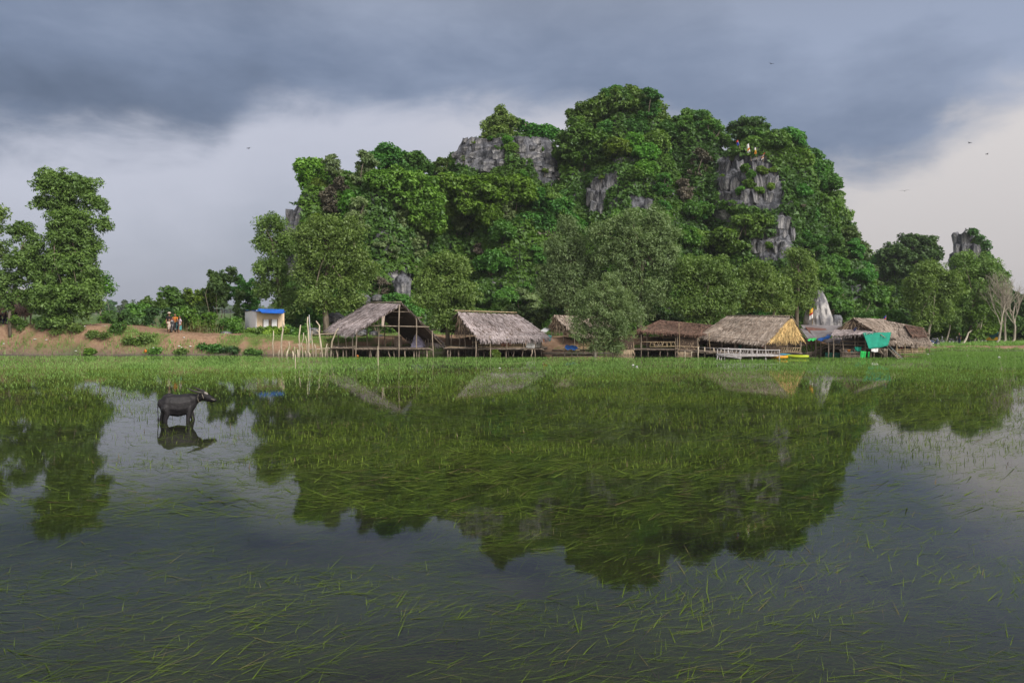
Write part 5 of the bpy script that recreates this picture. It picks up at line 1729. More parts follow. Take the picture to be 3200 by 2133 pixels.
# ------------------------------------------------------------------ shelter at the left edge
ls = empty('thatched_shelter', W(40, 1030, 68), 'dark open thatched shelter at the left edge with a white sheet on its roof', 'shelter')
A_, B_ = W(-60, 905, 70), W(92, 903, 70)
roof(ls, [(A_, B_, W(112, 965, 66), W(-70, 965, 66), 900), (B_, A_, W(-60, 950, 74), W(100, 950, 74), 200)], M_TH_BROWN, hang=.5)
sheet(ls, 'roof_sheet', [W(-10, 899, 70.2), W(82, 899, 70.2), W(76, 914, 69.0), W(-10, 914, 69.0)], M_WHITESHEET)
for px, D in ((-20, 66.5), (38, 66.4), (97, 66.3), (80, 72), (15, 72), (95, 70)):
    a = W(px, 955, D)
    stick(ls, 'post', (a.x, a.y, gz(a.x, a.y) - .1), a, .06, M_POST)
straw_panel(ls, W(35, 952, 72), W(98, 952, 72), W(98, 985, 72), W(35, 985, 72), M_TH_BROWN, 160)

# ------------------------------------------------------------------ rocks on the ground
def boulder(label, px, py, D, wpx, hpx, seed, group=None, mat=None, name='boulder', taper=0.0):
    r = np.random.default_rng(seed)
    V, F = [], []
    nu, nv = 16, 11
    s = D / FPX
    for j in range(nv + 1):
        th = math.pi * j / nv
        for i in range(nu):
            ph = 2 * math.pi * i / nu
            V.append((math.sin(th) * math.cos(ph), math.sin(th) * math.sin(ph), math.cos(th)))
    V = np.array(V)
    k = 1 + .30 * fbm(V[:, 0] * 1.3 + seed, V[:, 1] * 1.3, V[:, 2] * 1.3, seed, 3) + .12 * fbm(V[:, 0] * 4 + seed, V[:, 1] * 4, V[:, 2] * 4, seed + 1, 2)
    V = np.sign(V) * np.abs(V) ** .8 * k[:, None]
    V[:, :2] *= (1.15 - taper * np.clip((V[:, 2] + .4) / 1.4, 0, 1))[:, None] if taper else 1
    V = V * np.array([wpx * s / 2, wpx * s * .42, hpx * s * .58])
    for j in range(nv):
        for i in range(nu):
            F.append((j * nu + i, (j + 1) * nu + i, (j + 1) * nu + (i + 1) % nu, j * nu + (i + 1) % nu))
    c = W(px, py, D)
    o = obj(name, mk_mesh(name, V, F, mat or m_rock, False))
    o.location = c
    return tag(o, label, 'rock', group)


boulder('pale low boulder at the grass edge under the plaster hut', 782, 1048, 66.5, 22, 16, 1)
boulder('grey boulder in the shrubs behind the pale low one', 795, 1040, 67.6, 22, 18, 2)
boulder('wide pale boulder at the foot of the slender tree', 852, 1044, 66.4, 32, 20, 3)
boulder('grey flat boulder right of the people and motorbike', 708, 1043, 66.2, 40, 14, 4)
boulder('dark low boulder behind the tallest driftwood post', 980, 1034, 66.5, 40, 18, 5)
for k, (px, py, wv, hv) in enumerate(((925, 1050, 22, 12), (1035, 1036, 36, 18), (1075, 1044, 30, 18), (1130, 1040, 34, 18), (1168, 1042, 28, 14), (1190, 1052, 20, 12), (1100, 1048, 22, 14))):
    boulder('grey boulder in the row seen through the open hut and behind its landing', px, py, 68 + (k % 3) * .6, wv, hv, 20 + k, 'boulders behind the open hut')
boulder('white rock slab showing over the open hut\'s ridge, left part', 1138, 935, 80, 46, 26, 41)
boulder('white rock slab showing over the open hut\'s ridge, right part', 1180, 932, 80, 40, 20, 42)
boulder('pale rock showing beside the rounded yellow-green tree', 1258, 900, 82, 50, 70, 43)
boulder('long grey boulder under the broad olive tree', 1048, 995, 72, 60, 28, 44)


m_pale, t, out = material('pale_limestone')
vec = t.n('ShaderNodeTexCoord').outputs['Object']
st_n = t.noise(t.scaled(vec, (1, 1, .12)), 2.0, 6, .6)
c = t.mix(t.rng(st_n, .36, .5), (.06, .06, .07), t.mix(t.rng(t.noise(vec, .8, 5, .6), .38, .56), (.17, .17, .19), (.46, .445, .44)))
b = t.n('ShaderNodeBsdfPrincipled')
t.put(b.inputs['Base Color'], c)
b.inputs['Roughness'].default_value = .95
bp = t.n('ShaderNodeBump')
bp.inputs['Strength'].default_value = .8
bp.inputs['Distance'].default_value = .15
t.put(bp.inputs['Height'], t.noise(t.scaled(vec, (1, 1, .3)), 3, 7, .65))
m_pale.node_tree.links.new(bp.outputs[0], b.inputs['Normal'])
m_pale.node_tree.links.new(b.outputs[0], out.inputs[0])
boulder('white streaked rock pinnacle standing behind the lean-to roofs', 2558, 978, 72, 76, 128, 81, None, m_pale, 'rock_pinnacle', taper=.72)
boulder('dark blocky rock right of the white pinnacle', 2612, 1010, 73.5, 40, 52, 83)

# ------------------------------------------------------------------ shrubs
def shrub(name, label, px, py_top, D, wpx, hpx, mat, seed, group, size=.26, wid=.55, dens=30, per=40, stem=True):
    g = np.random.default_rng(seed)
    rr = random.Random(seed)
    s = D / FPX
    lob = []
    for k in range(8):
        lob.append((g.uniform(-.48, .48) * wpx * s, g.uniform(-.25, .25) * wpx * s, hpx * s * g.uniform(.15, .78), wpx * s * g.uniform(.14, .28), wpx * s * .24, hpx * s * g.uniform(.2, .36)))
    C, rad = lobe_clusters(lob, g, dens, .22, .42, -.9)
    V, F, t = crown_arrays(C, rad, per, size, wid, g, up=.55, droop=.2)
    p = W(px, py_top + hpx, D)
    z = gz(p.x, p.y)
    root = empty(name, (p.x, p.y, z - .05), label, 'shrub', group)
    V = V + np.array([0, 0, max(0, p.z - z)])
    obj('foliage', mk_mesh('foliage', V, F, mat, tint=t), root, world=False)
    mb = MB()
    for k in range(5):
        q = C[rr.randrange(len(C))] + np.array([0, 0, max(0, p.z - z)])
        limb_mesh(mb, (0, 0, -.1), q, .04, .012, rr, .15, 3)
    obj('stem', mb.mesh('stem', M_BARK), root, world=False)
    return root


BUSH = [  # thicket behind the people
    (478, 925, 74, 78, 74, M_BROAD, 'leafy shrub at the outer end of the thicket behind the people'),
    (540, 893, 76, 100, 108, M_BROAD, 'tall shrub mass in the thicket above the people'),
    (600, 880, 77, 96, 116, M_DARK, 'dark shrub in the thicket\'s middle'),
    (655, 868, 77, 90, 122, M_LIME, 'lime-tinged shrub in the thicket left of its dark tree'),
    (705, 815, 76, 70, 160, M_DARK, 'dark pointed small tree topping the thicket near the plaster hut'),
    (752, 850, 78, 84, 150, M_BROAD, 'shrub filling the gap between the thicket and the slender tree'),
    (440, 950, 72, 60, 70, M_BROAD, 'low bush at the field end of the thicket'),
    (500, 960, 69, 70, 66, M_DARK, 'low dark bush just left of the people'),
    (575, 965, 69, 80, 66, M_LIME, 'low bush just behind the people'),
    (640, 970, 68, 80, 64, M_LIME, 'rounded bright low bush right of the people'),
    (700, 985, 67.5, 70, 55, M_BROAD, 'low bush beside the flat boulder'),
    (738, 1003, 66.6, 46, 42, M_LIME, 'creeper-covered low bush at the plaster hut\'s wall'),
    (405, 985, 68, 56, 52, M_DARK, 'low shrub at the edge of the green field'),
    (355, 975, 70, 34, 44, M_DARK, 'small dark bush under the pale-branched tree'),
    (900, 985, 70, 70, 60, M_DARK, 'dim bush between the slender tree and the broad olive tree'),
    (950, 950, 74, 90, 90, M_BROAD, 'tall bush behind the driftwood posts'),
    (800, 1022, 64.4, 60, 24, M_BROAD, 'low weeds shrub in front of the plaster hut'),
    (860, 1024, 64.2, 60, 22, M_LIME, 'low weeds shrub at the slender tree\'s foot'),
    (930, 1020, 66.4, 60, 30, M_BROAD, 'low weeds shrub left of the broad olive tree'),
]
for k, (px, pt, D, wv, hv, mm, lab) in enumerate(BUSH):
    shrub('shrub', lab, px, pt, D, wv * 1.15, hv, mm, 400 + k, 'shrubs behind the dirt bank')
BANKB = [
    (55, 1040, 61.8, 42, 50, M_BROAD, 'green shrub at the foot of the leaning tree on the bank'),
    (150, 1028, 61.6, 60, 30, M_DARK, 'spreading low shrub under the tall bank tree, left side'),
    (215, 1032, 61.5, 70, 32, M_OLIVE, 'spreading low shrub under the tall bank tree, right side'),
    (372, 1034, 61.6, 40, 40, M_BROAD, 'round green shrub halfway down the orange bank'),
    (310, 1050, 61.3, 50, 24, M_OLIVE, 'thin low weed clump on the orange bank'),
    (285, 1095, 60.6, 26, 16, M_LIME, 'yellow-green weed clump at the waterline'),
    (415, 1082, 60.8, 60, 26, M_BROAD, 'dark green weed clump at the waterline below the people'),
    (455, 1060, 61.2, 44, 26, M_OLIVE, 'weed clump on the bank\'s slope below the people'),
    (480, 1085, 60.7, 50, 22, M_BROAD, 'weed clump at the waterline right of the orange bag'),
    (655, 1078, 60.8, 60, 30, M_BROAD, 'weed clump at the waterline below the lawn'),
    (720, 1082, 60.7, 66, 26, M_DARK, 'dim weed clump at the waterline before the driftwood posts'),
    (790, 1090, 60.6, 60, 20, M_BROAD, 'low weed clump at the waterline near the first driftwood post'),
    (560, 1088, 60.6, 50, 20, M_OLIVE, 'sparse weed clump at the waterline below the flat boulder'),
    (1545, 1098, 59.2, 14, 12, M_LIME, 'tiny yellow-green plant at a stilt of the lavender-roofed hut'),
]
for k, (px, pt, D, wv, hv, mm, lab) in enumerate(BANKB):
    if 'waterline' in lab:
        pt, wv, hv = pt + hv * .35, wv * .8, hv * .65
    shrub('weed_clump' if 'weed' in lab else 'shrub', lab, px, pt, D, wv, hv, mm, 450 + k, 'low plants on the bank', size=.17, dens=60, per=20)
HEDGE = [
    (2925, 1005, 82, 70, 70, M_LIME, 'bright shrub behind the motorbikes on the road'),
    (2985, 1015, 84, 80, 62, M_BROAD, 'shrub behind the person standing on the road'),
    (3050, 1020, 85, 80, 58, M_BROAD, 'shrub behind the stones by the road'),
    (3110, 1015, 86, 76, 62, M_BROAD, 'shrub behind the three-wheeled taxi'),
    (3175, 1000, 87, 90, 76, M_BROAD, 'shrub at the right edge of the view behind the bare trees'),
    (3190, 900, 92, 90, 110, M_DARK, 'tall dark shrub closing the view at its right edge'),
    (3150, 950, 100, 70, 100, M_FEATHER, 'dim grey shrub behind the bare trees'),
    (2790, 960, 80, 90, 90, M_BROAD, 'tall shrub behind the rightmost huts\' ridge'),
    (2760, 990, 78, 60, 60, M_LIME, 'rounded lime creeper mound behind the ridge of the rightmost huts'),
    (2840, 975, 80, 80, 80, M_DARK, 'dark shrub above the rightmost long roof'),
    (2720, 960, 80, 60, 80, M_BROAD, 'shrub between the dark rocks and the rightmost huts'),
    (1640, 950, 74, 110, 90, M_DARK, 'dark broad-leaved shrub behind the lavender-roofed hut\'s right end'),
    (1540, 930, 76, 110, 90, M_BROAD, 'shrub mass over the lavender-roofed hut\'s ridge'),
    (1240, 915, 77, 90, 80, M_BROAD, 'shrub over the open hut\'s ridge'),
    (1180, 945, 76, 90, 70, M_BROAD, 'shrub left above the open hut\'s roof'),
    (2100, 955, 76, 110, 80, M_DARK, 'dark shrub over the brown thatched roof'),
    (1840, 950, 75, 120, 90, M_DARK, 'dim shrub between the shoreline trees behind the half-hidden hut'),
]
for k, (px, pt, D, wv, hv, mm, lab) in enumerate(HEDGE):
    shrub('shrub', lab, px, pt, D, wv * 1.25, hv * 1.1, mm, 480 + k, 'shrubs along the foot of the hill')

# ------------------------------------------------------------------ bare trees at the right
def bare_tree(label, path, D, seed, top):
    rr = random.Random(seed)
    P = [W(px, py, D) for px, py in path]
    P[0].z = gz(P[0].x, P[0].y) - .1
    root = empty('bare_tree', Vector((P[0].x, P[0].y, P[0].z + .1)), label, 'tree', 'bare pale trees by the road')
    mb = MB()
    mb.tube(P, [.13 * (1 - .6 * k / (len(P) - 1)) for k in range(len(P))], 7)
    obj('trunk', mb.mesh('trunk', M_PALEBARK, True), root)
    mb = MB()

    def grow(p, d, L, r, lev):
        q = p + d * L
        mb.tube([p, p.lerp(q, .5) + Vector((rr.uniform(-.1, .1), rr.uniform(-.1, .1), 0)) * L * .5, q], [r, r * .75, r * .5], 5)
        if lev:
            for _ in range(3):
                dd = (d + Vector((rr.uniform(-.7, .7), rr.uniform(-.5, .5), rr.uniform(-.1, .7)))).normalized()
                grow(p.lerp(q, rr.uniform(.5, 1)), dd, L * .72, r * .55, lev - 1)
    for k in range(7):
        f = rr.uniform(.45, 1)
        i = min(int(f * (len(P) - 1)), len(P) - 2)
        s = P[i].lerp(P[i + 1], f * (len(P) - 1) - i)
        grow(s, Vector((rr.uniform(-.7, .7), rr.uniform(-.4, .4), 1)).normalized(), top * rr.uniform(.6, 1), .05, 3)
    obj('branches', mb.mesh('branches', M_PALEBARK), root)


bare_tree('bare pale tree with forked trunk, first of three by the road', [(3108, 1094), (3122, 1062), (3128, 1020), (3132, 985), (3142, 950)], 77, 61, 2.2)
bare_tree('thin bare tree in the middle of three by the road', [(3130, 1095), (3142, 1062), (3140, 1015), (3144, 970), (3150, 930)], 77.5, 62, 2.0)
bare_tree('bare tree with curved pale trunk nearest the right edge', [(3158, 1094), (3170, 1060), (3172, 1020), (3165, 985), (3172, 955)], 77, 63, 2.2)

# ------------------------------------------------------------------ far trees beyond the green field
FAR = [(345, 955, 34, 44, 300, 'round tree on the far side of the field, nearest of the far ones'), (383, 958, 34, 40, 420, 'spindly far tree between the round one and the palm'), (395, 968, 40, 24, 520, 'low far clump left of the distant palm'), (424, 964, 26, 32, 520, 'far clump at the foot of the distant palm'), (300, 966, 40, 26, 520, 'far clump half hidden by the bank tree'), (445, 970, 36, 20, 540, 'far clump at the thicket\'s edge')]
for k, (px, py, wv, hv, D, lab) in enumerate(FAR):
    g = np.random.default_rng(700 + k)
    s = D / FPX
    c = W(px, py, D)
    zb = .5
    hh = max(3.0, W(px, py - hv / 2, D).z - zb)
    lob = [(g.uniform(-.3, .3) * wv * s, 0, hh * g.uniform(.45, .75), wv * s * .3, wv * s * .3, hh * .26) for _ in range(5)]
    C, rad = lobe_clusters(lob, g, 1.6, .7, 1.4, -.9)
    V, F, t_ = crown_arrays(C, rad, 30, 1.0, .6, g)
    r = empty('far_tree', (c.x, D, zb), lab, 'tree', 'far trees beyond the field')
    obj('crown', mk_mesh('crown', V, F, M_DARK, tint=t_), r, world=False)
    obj('trunk', MB().tube([(0, 0, -.1), (.1, 0, hh * .55)], [.35, .18], 6).mesh('trunk', M_BARK), r, world=False)
D = 520
c = W(416, 979, D)
r = empty('palm_tree', (c.x, D, .5), 'distant palm standing above the far tree line', 'palm')
obj('trunk', MB().tube([(0, 0, -.1), (.1, 0, 5), (0, 0, 9)], [.32, .24, .2], 6).mesh('trunk', M_BARK), r, world=False)
mb = MB()
for k in range(20):
    a, e_ = k * 2.4, .9 - .09 * k
    d_ = Vector((math.cos(a) * math.cos(e_), math.sin(a) * math.cos(e_), math.sin(e_)))
    s_v = Vector((-math.sin(a), math.cos(a), 0))
    p0_, p1_, p2_ = Vector((0, 0, 9)), Vector((0, 0, 9)) + d_ * 1.8, Vector((0, 0, 9)) + d_ * 3 + Vector((0, 0, -.6))
    mb.add([p0_ - s_v * .15, p0_ + s_v * .15, p1_ + s_v * .6, p1_ - s_v * .6, p2_ + s_v * .1, p2_ - s_v * .1], [(0, 1, 2, 3), (3, 2, 4, 5)], .4)
obj('fronds', mb.mesh('fronds', M_DARK), r, world=False)
# the far wood at the horizon
g = np.random.default_rng(90)
xs_ = g.uniform(-750, 750, 1000)
lob = [(x_, 900 + g.uniform(-30, 30), .5 + g.uniform(1, 5.5), g.uniform(4, 8), 4, g.uniform(2, 4)) for x_ in xs_]
C, rad = lobe_clusters(lob, g, .10, 1.6, 3.2, -.9)
V, F, t_ = crown_arrays(C, rad, 5, 4.2, .8, g)
o = obj('treeline', mk_mesh('treeline', V, F, M_DARK, tint=t_), kind='stuff')
o['label'] = 'far wood along the horizon beyond the fields'

# ------------------------------------------------------------------ bodies
def ring_tube(mb, pts, n=10):
    """pts: (x, y, z, rx, ry[, ax]) chain with elliptical rings; round closed ends"""
    P = [Vector(p[:3]) for p in pts]
    V, F = [], []
    ext = []
    for i, p in enumerate(pts):
        a = (P[min(i + 1, len(P) - 1)] - P[max(i - 1, 0)]).normalized()
        ref = Vector((0, 1, 0)) if abs(a.y) < .9 else Vector((0, 0, 1))
        u = ref.cross(a).normalized()
        v = a.cross(u).normalized()
        ext.append((P[i], u, v, a, p[3], p[4]))
    rings = []
    p, u, v, a, rx, ry = ext[0]
    rings.append((p - a * min(rx, ry) * .7, u, v, rx * .5, ry * .5))
    rings += [(e_[0], e_[1], e_[2], e_[4], e_[5]) for e_ in ext]
    p, u, v, a, rx, ry = ext[-1]
    rings.append((p + a * min(rx, ry) * .7, u, v, rx * .5, ry * .5))
    for (p, u, v, rx, ry) in rings:
        for k in range(n):
            q = 2 * math.pi * k / n
            V.append(p + u * math.cos(q) * rx + v * math.sin(q) * ry)
    m = len(rings)
    for i in range(m - 1):
        for k in range(n):
            F.append((i * n + k, i * n + (k + 1) % n, (i + 1) * n + (k + 1) % n, (i + 1) * n + k))
    F.append(tuple(range(n - 1, -1, -1)))
    F.append(tuple((m - 1) * n + k for k in range(n)))
    mb.add(V, F)


def body_mesh(name, chains, voxel, mat, smooth=2):
    mb = MB()
    for c in chains:
        ring_tube(mb, c)
    V, N, F = remeshed(mk_mesh('tmp', mb.V, mb.F), voxel, smooth)
    return mk_mesh(name, V, F, mat, True)


# ------------------------------------------------------------------ water buffalo
M_HIDE = mat_plain('wet_dark_hide', (.024, .022, .025), (.013, .012, .014), 5, .5, .35, spec=.28)
M_HORN = mat_plain('dark_horn', (.035, .032, .03), (.06, .055, .05), 6, .5)
D = base_D(1314)
bx = W(560, 1319, D)
buf = empty('water_buffalo', (bx.x, D, -.09), 'dark water buffalo standing in the shallow water with its head raised to the right', 'buffalo')
# local frame: x along the body towards the head, y to its left, z up; the head is turned back into profile
YAW = R(30)
HT_ = Matrix.Translation((.72, 0, 0)) @ Matrix.Rotation(R(-36), 4, 'Z') @ Matrix.Translation((-.72, 0, 0))


def hp(p):
    q = HT_ @ Vector(p[:3])
    return (q.x, q.y, q.z, *p[3:])


ch = []
ch.append([(-.80, 0, .88, .22, .17), (-.68, 0, .84, .37, .28), (-.42, 0, .79, .44, .345), (-.05, 0, .745, .465, .38), (.28, 0, .78, .44, .33), (.52, 0, .83, .38, .27), (.66, 0, .88, .27, .20)])
ch.append([(-.66, 0, 1.08, .12, .13), (-.46, 0, 1.17, .12, .12), (-.2, 0, 1.10, .12, .12)])             # hip ridge
ch.append([(.25, 0, 1.10, .13, .13), (.5, 0, 1.09, .12, .12)])                                         # withers
ch.append([(.50, 0, .93, .31, .22), hp((.76, 0, .99, .225, .16)), hp((.96, 0, 1.06, .175, .13)), hp((1.10, 0, 1.10, .165, .13))])     # neck
ch.append([hp(p) for p in [(1.06, 0, 1.12, .155, .13), (1.20, 0, 1.11, .160, .13), (1.38, 0, 1.055, .130, .105), (1.56, 0, .99, .10, .088), (1.68, 0, .955, .090, .086), (1.74, 0, .945, .07, .07)]])   # head
ch.append([hp(p) for p in [(1.12, 0, 1.0, .08, .07), (1.35, 0, .94, .07, .06), (1.62, 0, .90, .045, .05)]])     # jaw
for s in (-1, 1):
    fo = .10 * s
    fw = .20 if s > 0 else -.12
    ch.append([(-.66, .20 * s, .72, .20, .15), (-.60 - fo * .4, .22 * s, .45, .145, .12), (-.70 - fo * .6, .22 * s, .20, .098, .084), (-.69 - fo * .7, .22 * s, -.05, .090, .078), (-.66 - fo * .7, .22 * s, -.3, .066, .062), (-.66 - fo * .7, .22 * s, -.46, .070, .064)])    # hind leg: thigh, knee, hock, shank
    ch.append([(.42, .18 * s, .70, .18, .13), (.46 + fw * .5, .20 * s, .40, .130, .105), (.47 + fw * .9, .20 * s, .16, .100, .085), (.465 + fw, .20 * s, -.05, .088, .075), (.48 + fw, .20 * s, -.3, .062, .06), (.48 + fw, .20 * s, -.46, .066, .064)])     # foreleg
BM = body_mesh('body', ch, .024, M_HIDE, 9)
o = obj('body', BM, buf, world=False)
def bpart(name, mb, mat, smooth=True, head=True):
    if head:
        mb.V = [tuple(HT_ @ Vector(v)) for v in mb.V]
    return obj(name, mb.mesh(name, mat, smooth), buf, world=False)
for s in (-1, 1):
    mb = MB()
    mb.tube([(1.14, .08 * s, 1.24), (1.06, .19 * s, 1.28), (.90, .27 * s, 1.31), (.66, .30 * s, 1.38), (.42, .26 * s, 1.47)], [.060, .056, .048, .036, .012], 8)
    bpart('horn', mb, M_HORN)
    mb = MB()
    mb.add([(1.10, .11 * s, 1.16), (1.06, .2 * s, 1.18), (1.00, .31 * s, 1.14), (1.03, .22 * s, 1.07), (1.09, .2 * s, 1.12)], [(0, 1, 4), (1, 2, 4), (2, 3, 4), (3, 0, 4)])
    mb.add([(1.08, .11 * s, 1.15), (1.04, .2 * s, 1.17), (.98, .31 * s, 1.13), (1.01, .22 * s, 1.06), (1.05, .2 * s, 1.11)], [(1, 0, 4), (2, 1, 4), (3, 2, 4), (0, 3, 4)])
    bpart('ear', mb, M_HIDE)
    mb = MB()
    ring_tube(mb, [(1.29, .112 * s, 1.13, .024, .022), (1.31, .112 * s, 1.13, .022, .02)], 8)
    bpart('eye', mb, M_BLACKPL)
    mb = MB()
    ring_tube(mb, [(1.735, .045 * s, .97, .016, .012), (1.755, .045 * s, .97, .014, .012)], 8)
    bpart('nostril', mb, M_BLACKPL)
mb = MB()
ring_tube(mb, [(1.20, 0, 1.245, .045, .085), (1.28, 0, 1.225, .05, .09), (1.34, 0, 1.18, .03, .06)], 10)
bpart('forehead_patch', mb, mat_plain('pale_forehead', (.36, .33, .30), (.2, .18, .17), 12, .8))
mb = MB()
mb.tube([(-.86, 0, 1.04), (-.93, .02, .90), (-.94, .03, .55), (-.92, .03, .32)], [.035, .028, .02, .018], 7)
mb.tube([(-.92, .03, .34), (-.92, .03, .22), (-.915, .03, .1)], [.02, .04, .012], 7)
bpart('tail', mb, M_HIDE, head=False)
M_ROPE = mat_plain('pale_rope', (.46, .42, .34), (.34, .31, .25), 9, .9)
mb = MB()
mb.tube([(.96 + .03 * math.sin(a), .165 * math.sin(a), 1.05 + .205 * math.cos(a)) for a in [i * math.pi / 8 for i in range(17)]], .012, 6)
mb.tube([(1.12, -.138, 1.22), (1.17, -.146, 1.12), (1.2, -.13, 1.02)], .011, 6)
mb.tube([(1.55, -.094, 1.02), (1.64, -.094, .99), (1.72, -.078, .975)], .010, 6)
bpart('halter_rope', mb, M_ROPE)
buf.rotation_euler = (0, 0, YAW)
buf.scale = (.66, .82, .77)

# ------------------------------------------------------------------ people
def person(label, P, rz, H, pose, top, bottom, hat=None, hair_long=False, skirt=False, group=None, kid=False):
    """a figure H metres tall, facing local -y"""
    hd = .066 * (1.18 if kid else 1)
    if pose == 'stand' or pose == 'walk':
        st = .0 if pose == 'stand' else .10
        hips = .50
        legs = [[(.048 * s, 0, .50, .062, .066), (.052 * s, -st * s * .6, .28, .042, .046), (.054 * s, .01 - st * s * .9 + (.05 if s * st > 0 else 0) * 0, .05, .026, .03), (.056 * s, -st * s - .055, .016, .028, .018)] for s in (-1, 1)]
    elif pose == 'sit':
        hips = .30
        legs = [[(.05 * s, 0, .30, .062, .062), (.075 * s, -.22, .30, .045, .048), (.07 * s, -.24, .06, .028, .03), (.07 * s, -.30, .02, .028, .018)] for s in (-1, 1)]
    else:
        hips = .44
        legs = [[(.05 * s, 0, .44, .062, .062), (.12 * s, -.19, .36, .045, .048), (.12 * s, -.14, .10, .028, .03), (.12 * s, -.20, .06, .028, .018)] for s in (-1, 1)]
    z0 = hips - .50
    lean = -.04 if pose == 'ride' else 0
    torso = [(0, 0, .50 + z0, .085, .060), (0, lean * .3, .60 + z0, .078, .056), (0, lean * .7, .72 + z0, .098, .062), (0, lean, .80 + z0, .100, .050), (0, lean - .005, .83 + z0, .05, .04)]
    neck = [(0, lean, .82 + z0, .035, .035), (0, lean - .01, .88 + z0, .03, .032)]
    head = [(0, lean - .012, .885 + z0, hd * .62, hd * .75), (0, lean - .016, .915 + z0, hd * .86, hd * 1.02), (0, lean - .010, .95 + z0, hd * .92, hd * 1.10), (0, lean - .004, .978 + z0, hd * .66, hd * .80)]
    nose = [(0, lean - .016 - hd * .95, .925 + z0, .010, .010), (0, lean - .022 - hd * 1.05, .918 + z0, .010, .010)]
    if pose == 'ride':
        arms = [[(.105 * s, lean, .80 + z0, .034, .034), (.15 * s, lean - .10, .68 + z0, .027, .027), (.13 * s, lean - .24, .64 + z0, .019, .019)] for s in (-1, 1)]
    elif pose == 'sit':
        arms = [[(.105 * s, 0, .80 + z0, .034, .034), (.14 * s, -.04, .66 + z0, .027, .027), (.09 * s, -.18, .58 + z0, .019, .019)] for s in (-1, 1)]
    else:
        arms = [[(.108 * s, 0, .80 + z0, .034, .034), (.135 * s, .01 + st * s * .4, .64 + z0, .027, .027), (.135 * s, -.03 + st * s * .7, .50 + z0, .019, .019)] for s in (-1, 1)]
    fingers = []
    for i, s in enumerate((-1, 1)):
        e, wv = Vector(arms[i][1][:3]), Vector(arms[i][2][:3])
        d_ = (wv - e).normalized()
        sd = d_.cross(Vector((s, 0, 0))).normalized()
        arms[i].append((*(wv + d_ * .035), .020, .012))
        for k, fl in ((-1.5, .030), (-.5, .038), (.5, .036), (1.5, .026)):
            b0 = wv + d_ * .04 + sd * k * .0095
            fingers.append([(*b0, .0055, .0055), (*(b0 + d_ * fl + Vector((-.012 * s, 0, 0))), .0048, .0048)])
        fingers.append([(*(wv + d_ * .012 + sd * .014), .006, .006), (*(wv + d_ * .03 + sd * .034), .005, .005)])
    sc = lambda chs: [[(x * H, y * H, z * H, a * H, b * H) for x, y, z, a, b in c] for c in chs]
    r = empty('person', P, label, 'person', group)
    obj('body', body_mesh('body', sc(legs + [torso, neck, head, nose] + arms + fingers), .0135 * H, M_SKIN, 1), r, world=False)
    grow = lambda c, k, e: [(x, y, z, a * k + e, b * k + e) for x, y, z, a, b in c]
    sl = [[a[0], tuple(np.array(a[0]) * .35 + np.array(a[1]) * .65)] for a in arms]
    obj('shirt', body_mesh('shirt', sc([grow(torso[:4], 1.05, .006)] + [grow(q, 1.1, .008) for q in sl]), .014 * H, top, 1), r, world=False)
    if skirt:
        ch_ = [[(0, 0, .55 + z0, .088, .068), (0, 0, .42 + z0, .115, .09), (0, 0, .22 + z0, .125, .10)]]
    else:
        ch_ = [grow([torso[0], torso[1]], 1.04, .006)] + [grow(l[:3] if not kid else l[:2], 1.1, .006) for l in legs]
    obj('skirt' if skirt else 'trousers', body_mesh('trousers', sc(ch_), .014 * H, bottom, 1), r, world=False)
    hz = lean - .004
    hair = [[(0, hz + .012, .945 + z0, hd * .98, hd * 1.08), (0, hz + .008, .975 + z0, hd * .92, hd * 1.0), (0, hz + .004, .99 + z0, hd * .6, hd * .7)]]
    if hair_long:
        hair.append([(0, hz + .045, .96 + z0, hd * .8, hd * .5), (0, hz + .055, .86 + z0, hd * .7, hd * .4)])
    obj('hair', body_mesh('hair', sc(hair), .013 * H, M_HAIR, 1), r, world=False)
    for s in (-1, 1):
        e = MB()
        ring_tube(e, [(x * H, y * H, z * H, a * H, b * H) for x, y, z, a, b in [(.024 * s, lean - .012 - hd * .90, .935 + z0, .008, .006), (.024 * s, lean - .016 - hd * .92, .935 + z0, .008, .006)]], 6)
        obj('eye', e.mesh('eye', M_BLACKPL), r, world=False)
    if hat:
        mb = MB()
        V, F = [], []
        for rr_, zz in ((.115, .965), (.070, .978), (.068, 1.01), (.045, 1.028), (.002, 1.032)):
            for k in range(14):
                a = 2 * math.pi * k / 14
                V.append((rr_ * math.cos(a) * H, (hz + rr_ * math.sin(a)) * H, (zz + z0) * H))
        for l in range(4):
            for k in range(14):
                F.append((l * 14 + k, l * 14 + (k + 1) % 14, l * 14 + 14 + (k + 1) % 14, l * 14 + 14 + k))
        mb.add(V, F)
        obj('hat', mb.mesh('hat', hat, True), r, world=False)
    r.rotation_euler = (0, 0, rz)
    return r


def on_ground(px, D):
    p = W(px, 1000, D)
    return Vector((p.x, p.y, gz(p.x, p.y)))


